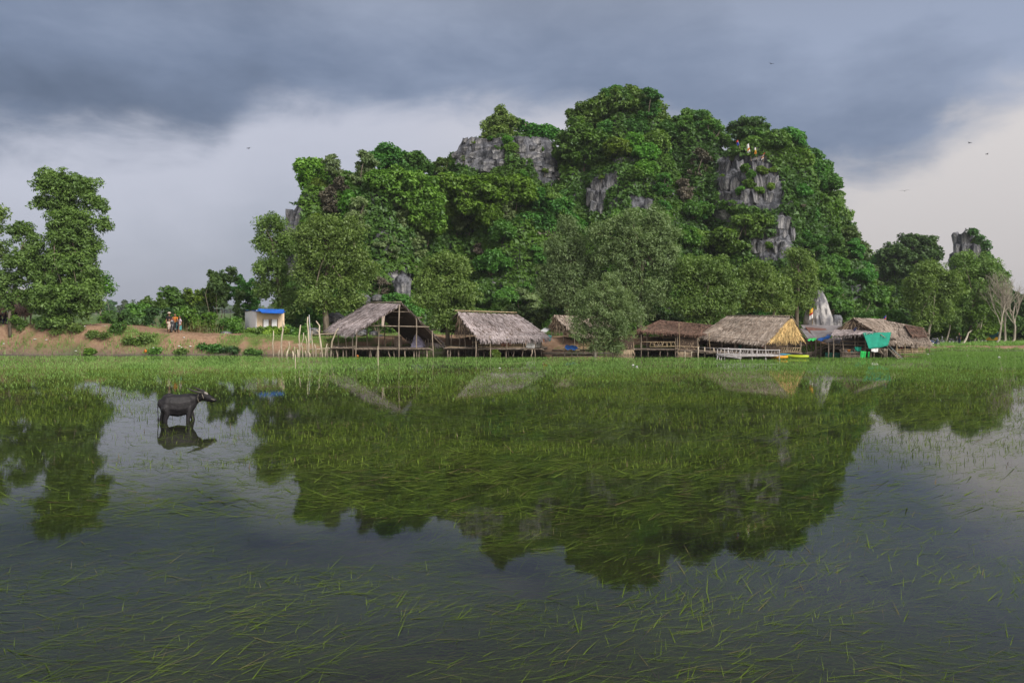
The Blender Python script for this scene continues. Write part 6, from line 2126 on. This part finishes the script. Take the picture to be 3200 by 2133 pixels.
gp = 'people gathered round a motorbike on the dirt bank'
person('man in black shirt and pale brimmed hat standing behind the motorbike', on_ground(529, 64.6), R(15), 1.68, 'stand', M_BLACK, M_BLACK, hat=M_CREAM, group=gp)
person('child in cream shirt standing left of the motorbike', on_ground(529, 62.8), R(20), 1.12, 'stand', M_CREAM, M_CREAM, kid=True, group=gp)
person('person in bright orange shirt sitting on the motorbike', on_ground(548, 64.1) + Vector((0, 0, .22)), R(8), 1.45, 'ride', M_ORANGE, M_TURQ, group=gp)
person('child in red top squeezed on the motorbike\'s front', on_ground(541, 63.55) + Vector((-.02, 0, .30)), R(0), 1.0, 'ride', fabric('dull_red_cloth', (.30, .10, .08)), M_BLACK, kid=True, group=gp)
person('child in navy clothes between the motorbike and the girl', on_ground(556.5, 63.9), R(-40), 1.15, 'stand', M_NAVY, M_NAVY, kid=True, group=gp)
person('girl in pale pink shirt and turquoise skirt walking at the group\'s right', on_ground(563, 63.3), R(-60), 1.42, 'walk', M_PINK, M_TURQ, hair_long=True, skirt=True, group=gp)
gs = 'people sitting under the thatched shelter'
person('person in dark clothes sitting under the shelter left of the leaning trunk', on_ground(18, 67), R(20), 1.6, 'sit', M_BLACK, M_NAVY, group=gs)
person('person in black sitting at the very edge of the view', on_ground(0, 67.5), R(60), 1.6, 'sit', M_BLACK, M_BLACK, group=gs)
person('person with pale trousers sitting right of the leaning trunk', on_ground(44, 66.8), R(70), 1.6, 'sit', M_BLACK, M_CREAM, group=gs)
person('person in dark jeans and black top standing on the dirt road by the leaning branch', on_ground(2998, 75), R(-60), 1.12, 'stand', M_BLACK, M_NAVY)


# ------------------------------------------------------------------ motorbikes, taxi
def wheel(r_, w_, parent, c, ax_y=True):
    """tyre with a rim as its sub-part; axle along local x"""
    V, F = [], []
    n, m = 20, 8
    for i in range(n):
        a = 2 * math.pi * i / n
        for k in range(m):
            b_ = 2 * math.pi * k / m
            q = r_ - w_ + w_ * math.cos(b_)
            V.append((c[0] + w_ * math.sin(b_) * .9, c[1] + q * math.cos(a), c[2] + q * math.sin(a)))
    for i in range(n):
        for k in range(m):
            F.append((i * m + k, ((i + 1) % n) * m + k, ((i + 1) % n) * m + (k + 1) % m, i * m + (k + 1) % m))
    wl = obj('wheel', mk_mesh('wheel', V, F, M_RUBBER, True), parent, world=False)
    mb = MB()
    mb.tube([(c[0] - w_ * .5, c[1], c[2]), (c[0] + w_ * .5, c[1], c[2])], r_ - w_ * 1.7, 18)
    obj('rim', mb.mesh('rim', M_METAL), wl, world=False)


def motorbike(label, P, rz, col, group):
    r = empty('motorbike', P, label, 'motorbike', group)
    wheel(.28, .05, r, (0, -.60, .28))
    wheel(.28, .055, r, (0, .60, .28))
    p = lambda name, mb, mat, sm=True: obj(name, mb.mesh(name, mat, sm), r, world=False)
    mb = MB()
    for s in (-1, 1):
        mb.tube([(.075 * s, -.60, .28), (.07 * s, -.50, .62), (.06 * s, -.42, .86)], .022, 7)
    p('fork', mb, M_METAL)
    mb = MB()
    mb.tube([(-.34, -.34, 1.0), (-.16, -.40, .96), (0, -.42, .94), (.16, -.40, .96), (.34, -.34, 1.0)], .016, 7)
    p('handlebar', mb, M_BLACKPL)
    mb = MB()
    ring_tube(mb, [(0, -.42, .96, .10, .09), (0, -.50, .93, .10, .085), (0, -.53, .92, .08, .07)])
    p('headlight', mb, M_METAL)
    mb = MB()
    ring_tube(mb, [(0, -.50, .86, .17, .06), (0, -.42, .62, .20, .06), (0, -.30, .36, .17, .08), (0, -.05, .30, .13, .10)])
    p('leg_shield', mb, col)
    mb = MB()
    ring_tube(mb, [(0, .0, .48, .10, .14), (0, .35, .60, .13, .14), (0, .75, .70, .10, .09)])
    p('rear_body', mb, col)
    mb = MB()
    ring_tube(mb, [(0, -.05, .73, .11, .05), (0, .3, .76, .14, .055), (0, .72, .82, .11, .05)])
    p('seat', mb, M_BLACKPL)
    mb = MB()
    ring_tube(mb, [(0, -.02, .28, .12, .12), (0, .2, .30, .12, .12)])
    mb.tube([(.12, .0, .24), (.15, .4, .26), (.15, .8, .36)], [.03, .04, .05], 8)
    p('engine', mb, M_METAL)
    mb = MB()
    ring_tube(mb, [(0, -.82, .46, .05, .02), (0, -.64, .58, .06, .03), (0, -.44, .52, .05, .02)])
    p('front_mudguard', mb, col)
    for s in (-1, 1):
        mb = MB()
        mb.tube([(.24 * s, -.38, .98), (.30 * s, -.40, 1.12)], .010, 6)
        ring_tube(mb, [(.32 * s, -.40, 1.16, .055, .015), (.32 * s, -.41, 1.165, .05, .015)], 8)
        p('mirror', mb, M_BLACKPL)
    r.rotation_euler = (0, 0, rz)
    if group:
        r.scale = (.7, .7, .7)
    return r


M_BIKEDARK = mat_plain('dark_paint', (.03, .03, .035), (.05, .05, .055), 4, .35)
motorbike('dark motorbike facing the water amid the people on the bank', on_ground(542, 63.3), R(10), M_BIKEDARK, None)
gm = 'motorbikes parked by the dirt road'
motorbike('black and blue motorbike parked just right of the last hut', on_ground(2917, 73), R(80), mat_plain('blue_paint', (.02, .05, .16), (.03, .05, .1), 4, .35), gm)
motorbike('grey motorbike parked between the hut corner and the leaning-trunk tree', on_ground(2932, 75), R(70), mat_plain('grey_paint', (.20, .20, .22), (.15, .15, .16), 4, .35), gm)
motorbike('black motorbike with raised load parked under the thin leaning tree', on_ground(2980, 77), R(95), M_BIKEDARK, gm)
tx = on_ground(3101, 79)
tk = empty('taxi', tx, 'three-wheeled taxi with blue canopy and yellow body on the dirt road', 'taxi')
M_YEL = mat_plain('yellow_paint', (.66, .36, .02), (.55, .30, .02), 4, .4)
M_CYAN = mat_plain('blue_canopy', (.03, .24, .36), (.02, .18, .28), 4, .5)
mb = MB()
mb.slab([(-1.1, -.62, 1.55), (.85, -.62, 1.62), (.85, .62, 1.62), (-1.1, .62, 1.55)], .06)
obj('canopy', mb.mesh('canopy', M_CYAN), tk, world=False)
mb = MB()
mb.slab([(-1.0, .6, 1.5), (.7, .6, 1.55), (.95, .6, .75), (-.7, .6, .75)], .04)
obj('side_curtain', mb.mesh('side_curtain', M_CYAN), tk, world=False)
mb = MB()
V = []
for sx, zz, xx in ((1, .30, 0), (1, .80, 0)):
    pass
prof = [(-1.0, .32), (-1.05, .78), (-.3, .80), (-.2, .45), (.25, .42), (.5, .85), (1.0, .82), (1.12, .32)]
V = [(x_, -.6, z_) for x_, z_ in prof] + [(x_, .6, z_) for x_, z_ in prof]
n = len(prof)
mb.add(V, [tuple(range(n)), tuple(range(2 * n - 1, n - 1, -1))] + [(k, k + n, (k + 1) % n + n, (k + 1) % n) for k in range(n)])
obj('body', mb.mesh('body', M_YEL), tk, world=False)
mb = MB()
mb.slab([(.92, -.56, 1.55), (.92, .56, 1.55), (1.06, .56, .85), (1.06, -.56, .85)], .03)
obj('windscreen', mb.mesh('windscreen', mat_plain('pale_glass', (.42, .45, .46), (.36, .40, .42), 2, .1, spec=.6)), tk, world=False)
for sx, sy in ((-1, -1), (-1, 1), (1, -1), (1, 1)):
    mb = MB()
    mb.tube([(-1.0 if sx < 0 else .88, .57 * sy, .8), (-1.05 if sx < 0 else .82, .57 * sy, 1.55)], .025, 6)
    obj('canopy_post', mb.mesh('canopy_post', M_BLACKPL), tk, world=False)
for c in ((-.55, -.75, .24), (.55, -.75, .24), (0, .85, .24)):
    wheel(.24, .05, tk, c)
for o in tk.children:
    if o.name.startswith('wheel'):
        o.rotation_euler = (0, 0, R(90))
mb = MB()
mb.box((-.65, 0, .72), .4, 1.0, .14).box((-.86, 0, .98), .1, 1.0, .45)
obj('seat', mb.mesh('seat', M_BLACKPL), tk, world=False)

tk.rotation_euler = (0, 0, R(-35))
tk.scale = (.62, .62, .62)
# leaning branch by the road
p_ = [W(2945, 1087, 75), W(2985, 1078, 75.5), W(3012, 1072, 76), W(3021, 1055, 76.5), W(3026, 1040, 77.5), W(3042, 1028, 79)]
p_[0].z = gz(p_[0].x, p_[0].y)
tag(obj('leaning_branch', MB().tube(p_, [.09, .12, .11, .09, .07, .05], 7).mesh('leaning_branch', M_PALEBARK, True)), 'crooked pale branch leaning over the roadside beside the standing person', 'branch')
for k, px in enumerate((3032, 3038, 3044, 3052, 3058, 3064, 3078)):
    p = on_ground(px, 79)
    boulder('pale stone in the small row by the road left of the three-wheeled taxi', px, HZ + (CH - p.z - .12) / 79 * FPX, 79, 9 + k % 3 * 3, 8 + k % 2 * 4, 600 + k, 'stones by the dirt road', m_pale, 'stone')

# ------------------------------------------------------------------ flags
def flag(label, px0, py0, px1, py1, D, stripes, size, group=None, root_z=None, side=-1, droop=.8):
    a, b = W(px0, py0, D), W(px1, py1, D)
    if root_z is not None:
        a.z = root_z
    r = empty('flag', a, label, 'flag', group)
    obj('pole', MB().tube([a - Vector((0, 0, .25)), b], .025, 6).mesh('pole', M_BAMBOO), r)
    d_ = (a - b).normalized()
    wv, hv = size
    nu, nv = 6, len(stripes) * 2
    V, F, mi = [], [], []
    for lay in (0, 1):
        for j in range(nv + 1):
            for i in range(nu + 1):
                u, v = i / nu, j / nv
                p = b + d_ * hv * v + Vector((side * wv * u, -.05 + .06 * math.sin(u * 7 + v * 3) - lay * .012, -droop * wv * u))
                V.append(p)
    n = (nu + 1) * (nv + 1)
    for lay in (0, 1):
        for j in range(nv):
            for i in range(nu):
                q = lay * n + j * (nu + 1) + i
                f = (q, q + 1, q + nu + 2, q + nu + 1)
                F.append(f if lay == 0 else f[::-1])
                mi.append(j // 2)
    obj('flag_cloth', mk_mesh('flag_cloth', V, F, mats=stripes, mat_idx=mi, smooth=True), r)
    return r


F_BLUE, F_YEL, F_RED, F_WHITE, F_ORG = fabric('flag_blue', (.03, .05, .35)), fabric('flag_yellow', (.75, .45, .05)), fabric('flag_red', (.5, .04, .03)), fabric('flag_white', (.75, .74, .74)), fabric('flag_orange', (.75, .25, .04))
gf = 'flags planted on top of the dark cliff'
Df = {}
for lab, b0, t0, st_, sz in (
        ('blue and red flag on a leaning pole, first of those above the dark cliff', (2317, 478), (2306, 437), [F_RED, F_BLUE, F_BLUE], (.24, .62)),
        ('white and pink drooping flag above the dark cliff, second along', (2348, 500), (2340, 448), [F_WHITE, F_WHITE, F_ORG, F_WHITE], (.28, 1.0)),
        ('orange and white drooping flag, third along above the dark cliff', (2365, 492), (2362, 460), [F_WHITE, F_YEL, F_ORG], (.22, .8)),
        ('pink and white flag tilted at the right end of the dark cliff\'s top', (2384, 500), (2391, 476), [F_RED, F_WHITE, F_ORG, F_WHITE], (.28, .8))):
    loc, nrm = hit(b0[0], b0[1] + 14)
    D_ = (loc.y - .3) if loc else 95
    flag(lab, *b0, *t0, D_, st_, sz, gf)
flag('yellow, white and pink flag on a pole before the white rock pinnacle', 2538, 1030, 2541, 960, 68, [F_YEL, F_YEL, F_RED, F_WHITE, F_WHITE], (.30, .9), side=-1)
flag('small red and blue flag on the rightmost huts\' ridge', 2768, 1004, 2769, 984, 66, [F_BLUE, F_RED, F_RED], (.22, .5), side=-1)

# ------------------------------------------------------------------ small things on the bank and in the huts
fp = [(232, 1006, 1030), (252, 1008, 1030), (272, 1012, 1030), (283, 1010, 1030), (305, 1020, 1031), (326, 1018, 1031), (200, 1000, 1028)]
fe = empty('field_fence', on_ground(260, 64.6), 'low broken fence of pale posts with a blue tarpaulin strip at the field\'s edge', 'fence')
for px, y0, y1 in fp:
    a = W(px, y0, 64.6)
    stick(fe, 'post', (a.x, a.y, gz(a.x, a.y) - .1), a, .07, M_DRIFT, .02)
stick(fe, 'rail', W(228, 1020, 64.6), W(286, 1019, 64.6), .035, M_DRIFT)
stick(fe, 'rail', W(290, 1019, 64.6), W(336, 1017, 64.6), .03, M_DRIFT)
mb = MB().slab([W(236, 1021, 64.7), W(283, 1021, 64.7), W(283, 1031, 64.7), W(236, 1030, 64.7)], .03)
obj('tarpaulin_strip', mb.mesh('tarpaulin_strip', M_NAVY), fe)
bag_me = None


def litter(name, label, px, D, w_, h_, mat, group, seed, z=None, cat=None):
    p = on_ground(px, D)
    if z is not None:
        p.z = z
    r_ = random.Random(seed)
    V, F = [], []
    nu, nv = 9, 5
    for j in range(nv + 1):
        f = j / nv
        rad = math.sin(math.pi * (.08 + .84 * f)) * (1 - .3 * f)
        for i in range(nu):
            a = 2 * math.pi * i / nu
            k = rad * r_.uniform(.75, 1.2)
            V.append((math.cos(a) * k * w_ / 2, math.sin(a) * k * w_ / 2.4, f * h_))
    for j in range(nv):
        for i in range(nu):
            F.append((j * nu + i, j * nu + (i + 1) % nu, (j + 1) * nu + (i + 1) % nu, (j + 1) * nu + i))
    F.append(tuple(range(nu - 1, -1, -1)))
    F.append(tuple(nv * nu + i for i in range(nu)))
    o = obj(name, mk_mesh(name, V, F, mat, False))
    o.location = p
    o.rotation_euler = (0, 0, r_.uniform(0, 6))
    return tag(o, label, cat or 'litter', group)


litter('plastic_bag', 'crumpled orange bag at the waterline below the people', 455, 60.7, .30, .28, M_ORANGE, None, 1, cat='bag')
litter('plastic_bag', 'small orange float at the open hut\'s left front stilt', 1117, 58.0, .26, .16, M_ORANGE, None, 2, 0.0, 'float')
for k, (px, D) in enumerate(((12, 61.2), (228, 61.6), (110, 60.9), (145, 60.9), (238, 60.6), (560, 61.0), (568, 60.9), (595, 60.9), (480, 60.9), (575, 61.6), (265, 61.8))):
    litter('litter_scrap', 'small white scrap of litter on the orange bank', px, D, .22 + .05 * (k % 3), .08, M_WHITE, 'white litter on the bank', 30 + k)
for k, (px, py) in enumerate(((1978, 1142), (1990, 1147), (1562, 1152), (3122, 1117), (2900, 1108))):
    litter('litter_scrap', 'small pale scrap floating on the weed', px, base_D(py), .22, .08, M_WHITE, 'pale scraps on the weedy water', 50 + k, 0.0)
bd = [W(1290, 1087, 61.2), W(1312, 1042, 61.2), W(1325, 1086, 61.2)]
V, F = [], []
nu, nv = 12, 7
base_c = W(1307, 1085, 61.0)
apex = W(1300, 1044, 61.0)
r_ = random.Random(3)
for j in range(nv + 1):
    f = j / nv
    c = base_c.lerp(apex, f)
    rad = .62 * (1 - f) ** .7 * 1.0 + .03
    for i in range(nu):
        a = 2 * math.pi * i / nu
        k = rad * r_.uniform(.78, 1.15)
        V.append(c + Vector((math.cos(a) * k * 1.0 + .25 * f * (1 - f), math.sin(a) * k * .7, 0)))
for j in range(nv):
    for i in range(nu):
        F.append((j * nu + i, j * nu + (i + 1) % nu, (j + 1) * nu + (i + 1) % nu, (j + 1) * nu + i))
F += [tuple(range(nu - 1, -1, -1)), tuple(nv * nu + i for i in range(nu))]
tag(obj('covered_bundle', mk_mesh('covered_bundle', V, F, M_LAV, False)), 'lavender cloth draped over a pointed bundle on the open hut\'s floor', 'cloth')
cloth('hung_cloth', 'tan cloth strip hanging from the open hut\'s gable thatch', 'cloth', [W(1193, 988, 58.2), W(1203, 986, 58.2), W(1199, 1021, 58.2), W(1192, 1021, 58.2)], M_CREAM, nu=4, ripple=.02, sagx=0, seed=21)

# birds
M_BIRD = mat_plain('dark_feathers', (.03, .03, .035), (.04, .04, .045), 5, .8)
for k, (px, py, D_, lab) in enumerate(((2827, 597, 70, 'small dark bird gliding right of the hill over the pale sky'), (3030, 447, 80, 'small dark bird high over the rock spire'), (3085, 482, 85, 'small dark bird a little below the highest one over the spire'), (777, 464, 80, 'small dark bird in the sky left of the low shoulder'), (2410, 200, 90, 'tiny dark bird against the storm cloud above the flags'))):
    c = W(px, py, D_)
    r = empty('bird', c, lab, 'bird', 'birds in the sky')
    mb = MB()
    ring_tube(mb, [(-.12, 0, 0, .01, .01), (-.04, 0, 0, .035, .03), (.08, 0, 0, .03, .03), (.14, 0, .01, .018, .018)], 7)
    obj('body', mb.mesh('body', M_BIRD, True), r, world=False)
    for s in (-1, 1):
        w_ = MB()
        w_.add([(.06, .02 * s, .02), (-.04, .02 * s, .02), (-.03, .18 * s, .09), (.05, .18 * s, .09), (-.05, .40 * s, .05), (-.01, .40 * s, .05)], [(0, 1, 2, 3), (3, 2, 4, 5)])
        w_.add([(.06, .02 * s, .012), (-.04, .02 * s, .012), (-.03, .18 * s, .082), (.05, .18 * s, .082), (-.05, .40 * s, .046), (-.01, .40 * s, .046)], [(3, 2, 1, 0), (5, 4, 2, 3)])
        obj('wing', w_.mesh('wing', M_BIRD), r, world=False)
    r.rotation_euler = (0, 0, 1.1 + k)

# ------------------------------------------------------------------ grass
g = np.random.default_rng(2024)


def blades(P, Dv, L, wd, lift, curve, segs):
    """P roots (n,3), Dv horizontal unit direction (n,2), L lengths, LIFT angle above the water, curve = how far the tip bends down"""
    n = len(P)
    side = np.stack([-Dv[:, 1], Dv[:, 0], np.zeros(n)], 1)
    rows = []
    for k in range(segs + 1):
        f = k / segs
        h = L * f
        p = P + np.concatenate([Dv * (h * np.cos(lift))[:, None], (h * np.sin(lift) - curve * L * f * f)[:, None]], 1)
        wv = (wd * (1 - f) ** .6 if k < segs else wd * .0)[:, None] * side / 2
        if k < segs:
            rows += [p - wv, p + wv]
        else:
            rows += [p]
    V = np.stack(rows, 1)
    m = V.shape[1]
    base = (np.arange(n) * m)[:, None]
    F = []
    for k in range(segs - 1):
        F.append(base + np.array([2 * k, 2 * k + 1, 2 * k + 3])[None, :])
        F.append(base + np.array([2 * k, 2 * k + 3, 2 * k + 2])[None, :])
    F.append(base + np.array([2 * (segs - 1), 2 * (segs - 1) + 1, 2 * segs])[None, :])
    F = np.stack(F, 1).reshape(-1, 3)
    return V.reshape(-1, 3), F, 2 * (segs - 1) + 1


def spots(n, d0, d1, dens, half=.70):
    """points of the water surface in view between distances d0 and d1, thinned by DENS(x, y)"""
    out = []
    tot = 0
    while tot < n:
        y_ = np.sqrt(g.uniform(d0 * d0, d1 * d1, n))
        x_ = g.uniform(-half, half, n) * (y_ + 2)
        k = g.random(n) < dens(x_, y_)
        out.append(np.stack([x_[k], y_[k]], 1))
        tot += k.sum()
    return np.concatenate(out)[:n]


def open_water(x_, y_):
    """1 in the patches of open water: round the buffalo, along the left bank's foot, and at the right"""
    o1 = np.exp(-(((x_ + 10.3) / 3.6) ** 2 + ((y_ - 22) / 9.0) ** 2) ** 1.5)
    o2 = np.exp(-(((x_ - 11) / 5.0) ** 2 + ((y_ - 16) / 6.0) ** 2) ** 1.5)
    return np.clip(o1 + o2, 0, 1)


def patchy(x_, y_, s=.22, seed=81):
    return fbm(x_ * s * 1.0, y_ * s * 1.9, 0, seed, 4)


def add_grass(name, label, parts, mat, dry=.0):
    V, F, T, b = [], [], [], 0
    for v, f, t_ in parts:
        V.append(v)
        F.append(f + b)
        T.append(t_)
        b += len(v)
    mi, k0 = [], g.random(600000) < dry
    for (v, f, t_) in parts:
        nb = np.cumsum(np.diff(t_, prepend=-1) != 0) - 1
        mi.append(k0[nb % 600000])
    o = obj(name, mk_mesh(name, np.concatenate(V), np.concatenate(F), mats=[mat, M_DRY], mat_idx=np.concatenate(mi).astype(int), tint=np.concatenate(T)), kind='stuff')
    o['label'] = label
    return o


def tone(P2, n, s=.35, seed=85, base=.5):
    return np.clip(base + .45 * fbm(P2[:, 0] * s, P2[:, 1] * s * 1.6, 0, seed, 3) + g.uniform(-.3, .3, n), 0, 1)


# far strip of standing grass along the shore
n = 220000
edge = lambda x_: np.minimum(shore_y(x_) - 1.1, np.where((x_ > -19) & (x_ < 31), 57.6, 90)) - .8 * np.abs(fbm(x_ * .25, 0, 0, 82, 3))
S = spots(n, 30, 70, lambda x_, y_: (y_ < edge(x_)) * np.clip(sstep(y_, 28, 49) ** 1.4 * (.75 + .6 * patchy(x_, y_)), .03, 1) * (1 - .85 * np.exp(-(((x_ + 3) / 2.6) ** 2 + ((y_ - 45) / 3) ** 2))) * (.6 + .4 * sstep(x_, -30, -14)))
ang = g.normal(0.0, .5, n) + np.where(g.random(n) < .5, 0, math.pi)
Dv = np.stack([np.cos(ang), np.sin(ang)], 1)
L = g.uniform(.09, .20, n)
v, f, k = blades(np.concatenate([S, np.full((n, 1), -.04)], 1), Dv, L, np.full(n, .04), g.uniform(.35, 1.4, n), np.full(n, .12), 1)
add_grass('shore_grass', 'bright green grass standing in the shallows along the far shore', [(v, f, np.repeat(tone(S, n, .18, 86, .55), k))], M_GRASS)
# middle: mats of half-floating weed
parts = []
n = 215000
S = spots(n, 13, 46, lambda x_, y_: np.clip(.72 + .8 * patchy(x_, y_), .0, 1) * (1 - .82 * open_water(x_, y_)))
ang = g.normal(0.12, .38, n) + np.where(g.random(n) < .35, math.pi, 0)
Dv = np.stack([np.cos(ang), np.sin(ang)], 1)
L = g.uniform(.3, .8, n)
z0 = g.uniform(-.08, .008, n)
v, f, k = blades(np.concatenate([S, z0[:, None]], 1), Dv, L, g.uniform(.016, .034, n), np.clip(g.normal(.05, .11, n), -.05, .5), np.full(n, .06), 1)
parts.append((v, f, np.repeat(tone(S, n, .3, 87, .38), k)))
n = 60000
S = spots(n, 17, 46, lambda x_, y_: np.clip(.45 + 1.4 * patchy(x_, y_, .3, 83), .0, 1) * (1 - .75 * open_water(x_, y_)))
ang = g.uniform(0, 6.28, n)
v, f, k = blades(np.concatenate([S, np.full((n, 1), -.06)], 1), np.stack([np.cos(ang), np.sin(ang)], 1), g.uniform(.10, .27, n), g.uniform(.012, .022, n), g.uniform(.7, 1.45, n), np.full(n, .15), 2)
parts.append((v, f, np.repeat(tone(S, n, .3, 87, .55), k)))
add_grass('floating_grass', 'dark green grass half floating in mats on the middle of the water', parts, M_WEED, .05)
# near: long combed strands under and on the surface
parts = []
for (n, sg, dlo, dsp, wlo, whi) in ((300000, 1, .006, .05, .008, .016), (55000, 2, .003, .03, .006, .014)):
    S = spots(n, 6.2, 20.5, lambda x_, y_: np.clip(.62 + 1.3 * patchy(x_, y_, .42, 84) + .8 * patchy(x_, y_, 1.5, 85), .03, 1) * (1 - .75 * open_water(x_, y_)))
    flow = .18 + .75 * fbm(S[:, 0] * .5, S[:, 1] * .5, 0, 88, 2)
    ang = flow + g.normal(0, .38, n) + np.where(g.random(n) < .2, .8, 0)
    Dv = np.stack([np.cos(ang), np.sin(ang)], 1)
    L = g.uniform(.15, .62, n) * (1.15 if sg > 1 else 1)
    z0 = -np.abs(g.normal(0, dsp, n)) - dlo
    v, f, k = blades(np.concatenate([S, z0[:, None]], 1), Dv, L, g.uniform(wlo, whi, n), np.clip(g.normal(.02, .06, n), -.06, .3), g.uniform(.0, .10, n), sg)
    parts.append((v, f, np.repeat(tone(S, n, .6, 89, .42), k)))
n = 8000
S = spots(n, 6.2, 20.5, lambda x_, y_: np.clip(.30 + 1.8 * patchy(x_, y_, .42, 84), .01, 1) * (1 - .6 * open_water(x_, y_)))
ang = g.normal(.5, .8, n)
v, f, k = blades(np.concatenate([S, np.full((n, 1), -.10)], 1), np.stack([np.cos(ang), np.sin(ang)], 1), g.uniform(.10, .30, n), g.uniform(.005, .009, n), g.uniform(.45, 1.3, n), g.uniform(.05, .25, n), 2)
parts.append((v, f, np.repeat(tone(S, n, .6, 89, .6), k)))
add_grass('submerged_grass', 'long combed grass strands under and on the near water', parts, M_WEED, .10)
# grass tufts on the banks
n = 75000
S = np.stack([g.uniform(-48, 60, n * 3), g.uniform(60, 80, n * 3)], 1)
ss = S[:, 1] - shore_y(S[:, 0])
gr = .5 + .9 * fbm(S[:, 0] * .35, S[:, 1] * .5, 0, 21, 4) - .8 * sstep(ss, 1.5, 2.6) * (1 - sstep(ss, 4.5, 7))
lw_ = sstep(S[:, 0], -23.5, -21) * (1 - sstep(S[:, 0], -13, -10.5)) * sstep(ss, .6, 1.6) * (1 - sstep(ss, 4.5, 6))
gr = np.maximum(gr, lw_)
gr = np.where((S[:, 0] > -11) & (S[:, 0] < 34) & (ss > 1) & (ss < 9), gr * .1, gr)
gr = np.where((S[:, 0] > 34) & ((ss > 4) | (ss < .9)), .9, gr)
rimw = (S[:, 0] < -10) & (ss < 1.1)
gr = np.where(rimw, np.maximum(gr, .95 - .55 * np.abs(ss) + .7 * fbm(S[:, 0] * .7, S[:, 1], 0, 93, 3)), gr)
kp = (ss > -.1) & (g.random(n * 3) < sstep(gr, .45, .85))
S = S[kp][:n]
n = len(S)
zz = ground_z(S[:, 0], S[:, 1])
ang = g.uniform(0, 6.28, n)
tall = np.where((S[:, 0] > -23) & (S[:, 0] < -11), .5, 1.0) * np.where((S[:, 0] < -10) & (S[:, 1] - shore_y(S[:, 0]) < 1.0), 1.7, 1.0)
v, f, k = blades(np.stack([S[:, 0], S[:, 1], zz - .02], 1), np.stack([np.cos(ang), np.sin(ang)], 1), g.uniform(.12, .40, n) * tall, g.uniform(.03, .06, n), g.uniform(.8, 1.5, n), np.full(n, .2), 1)
add_grass('bank_grass', 'short grass growing on the earth bank and lawn', [(v, f, np.repeat(tone(S, n, .5, 90, .4), k))], M_GRASS)
# dry seed stalks by the thicket
n = 170
S = np.stack([g.normal(-27.2, 1.3, n), g.uniform(65.5, 67.5, n)], 1)
zz = ground_z(S[:, 0], S[:, 1])
ang = g.uniform(0, 6.28, n)
v, f, k = blades(np.stack([S[:, 0], S[:, 1], zz], 1), np.stack([np.cos(ang), np.sin(ang)], 1), g.uniform(.6, 1.9, n), np.full(n, .022), g.uniform(1.0, 1.5, n), np.full(n, .1), 2)
add_grass('dry_grass', 'dry straw-coloured grass stalks before the thicket', [(v, f, np.repeat(g.random(n), k))], M_DRY)

# ------------------------------------------------------------------ air
m_haze = bpy.data.materials.new('air')
m_haze.use_nodes = True
ht = m_haze.node_tree
for n in list(ht.nodes):
    ht.nodes.remove(n)
ho = ht.nodes.new('ShaderNodeOutputMaterial')
hv_ = ht.nodes.new('ShaderNodeVolumePrincipled')
hv_.inputs['Color'].default_value = (.80, .84, .92, 1)
hv_.inputs['Density'].default_value = .0003
hv_.inputs['Anisotropy'].default_value = .2
ht.links.new(hv_.outputs[0], ho.inputs['Volume'])
hz_o = obj('haze', MB().box((0, 200, 18), 2700, 2260, 44).mesh('haze', m_haze), kind='stuff')
hz_o['label'] = 'thin moist air between the viewer and the far trees'
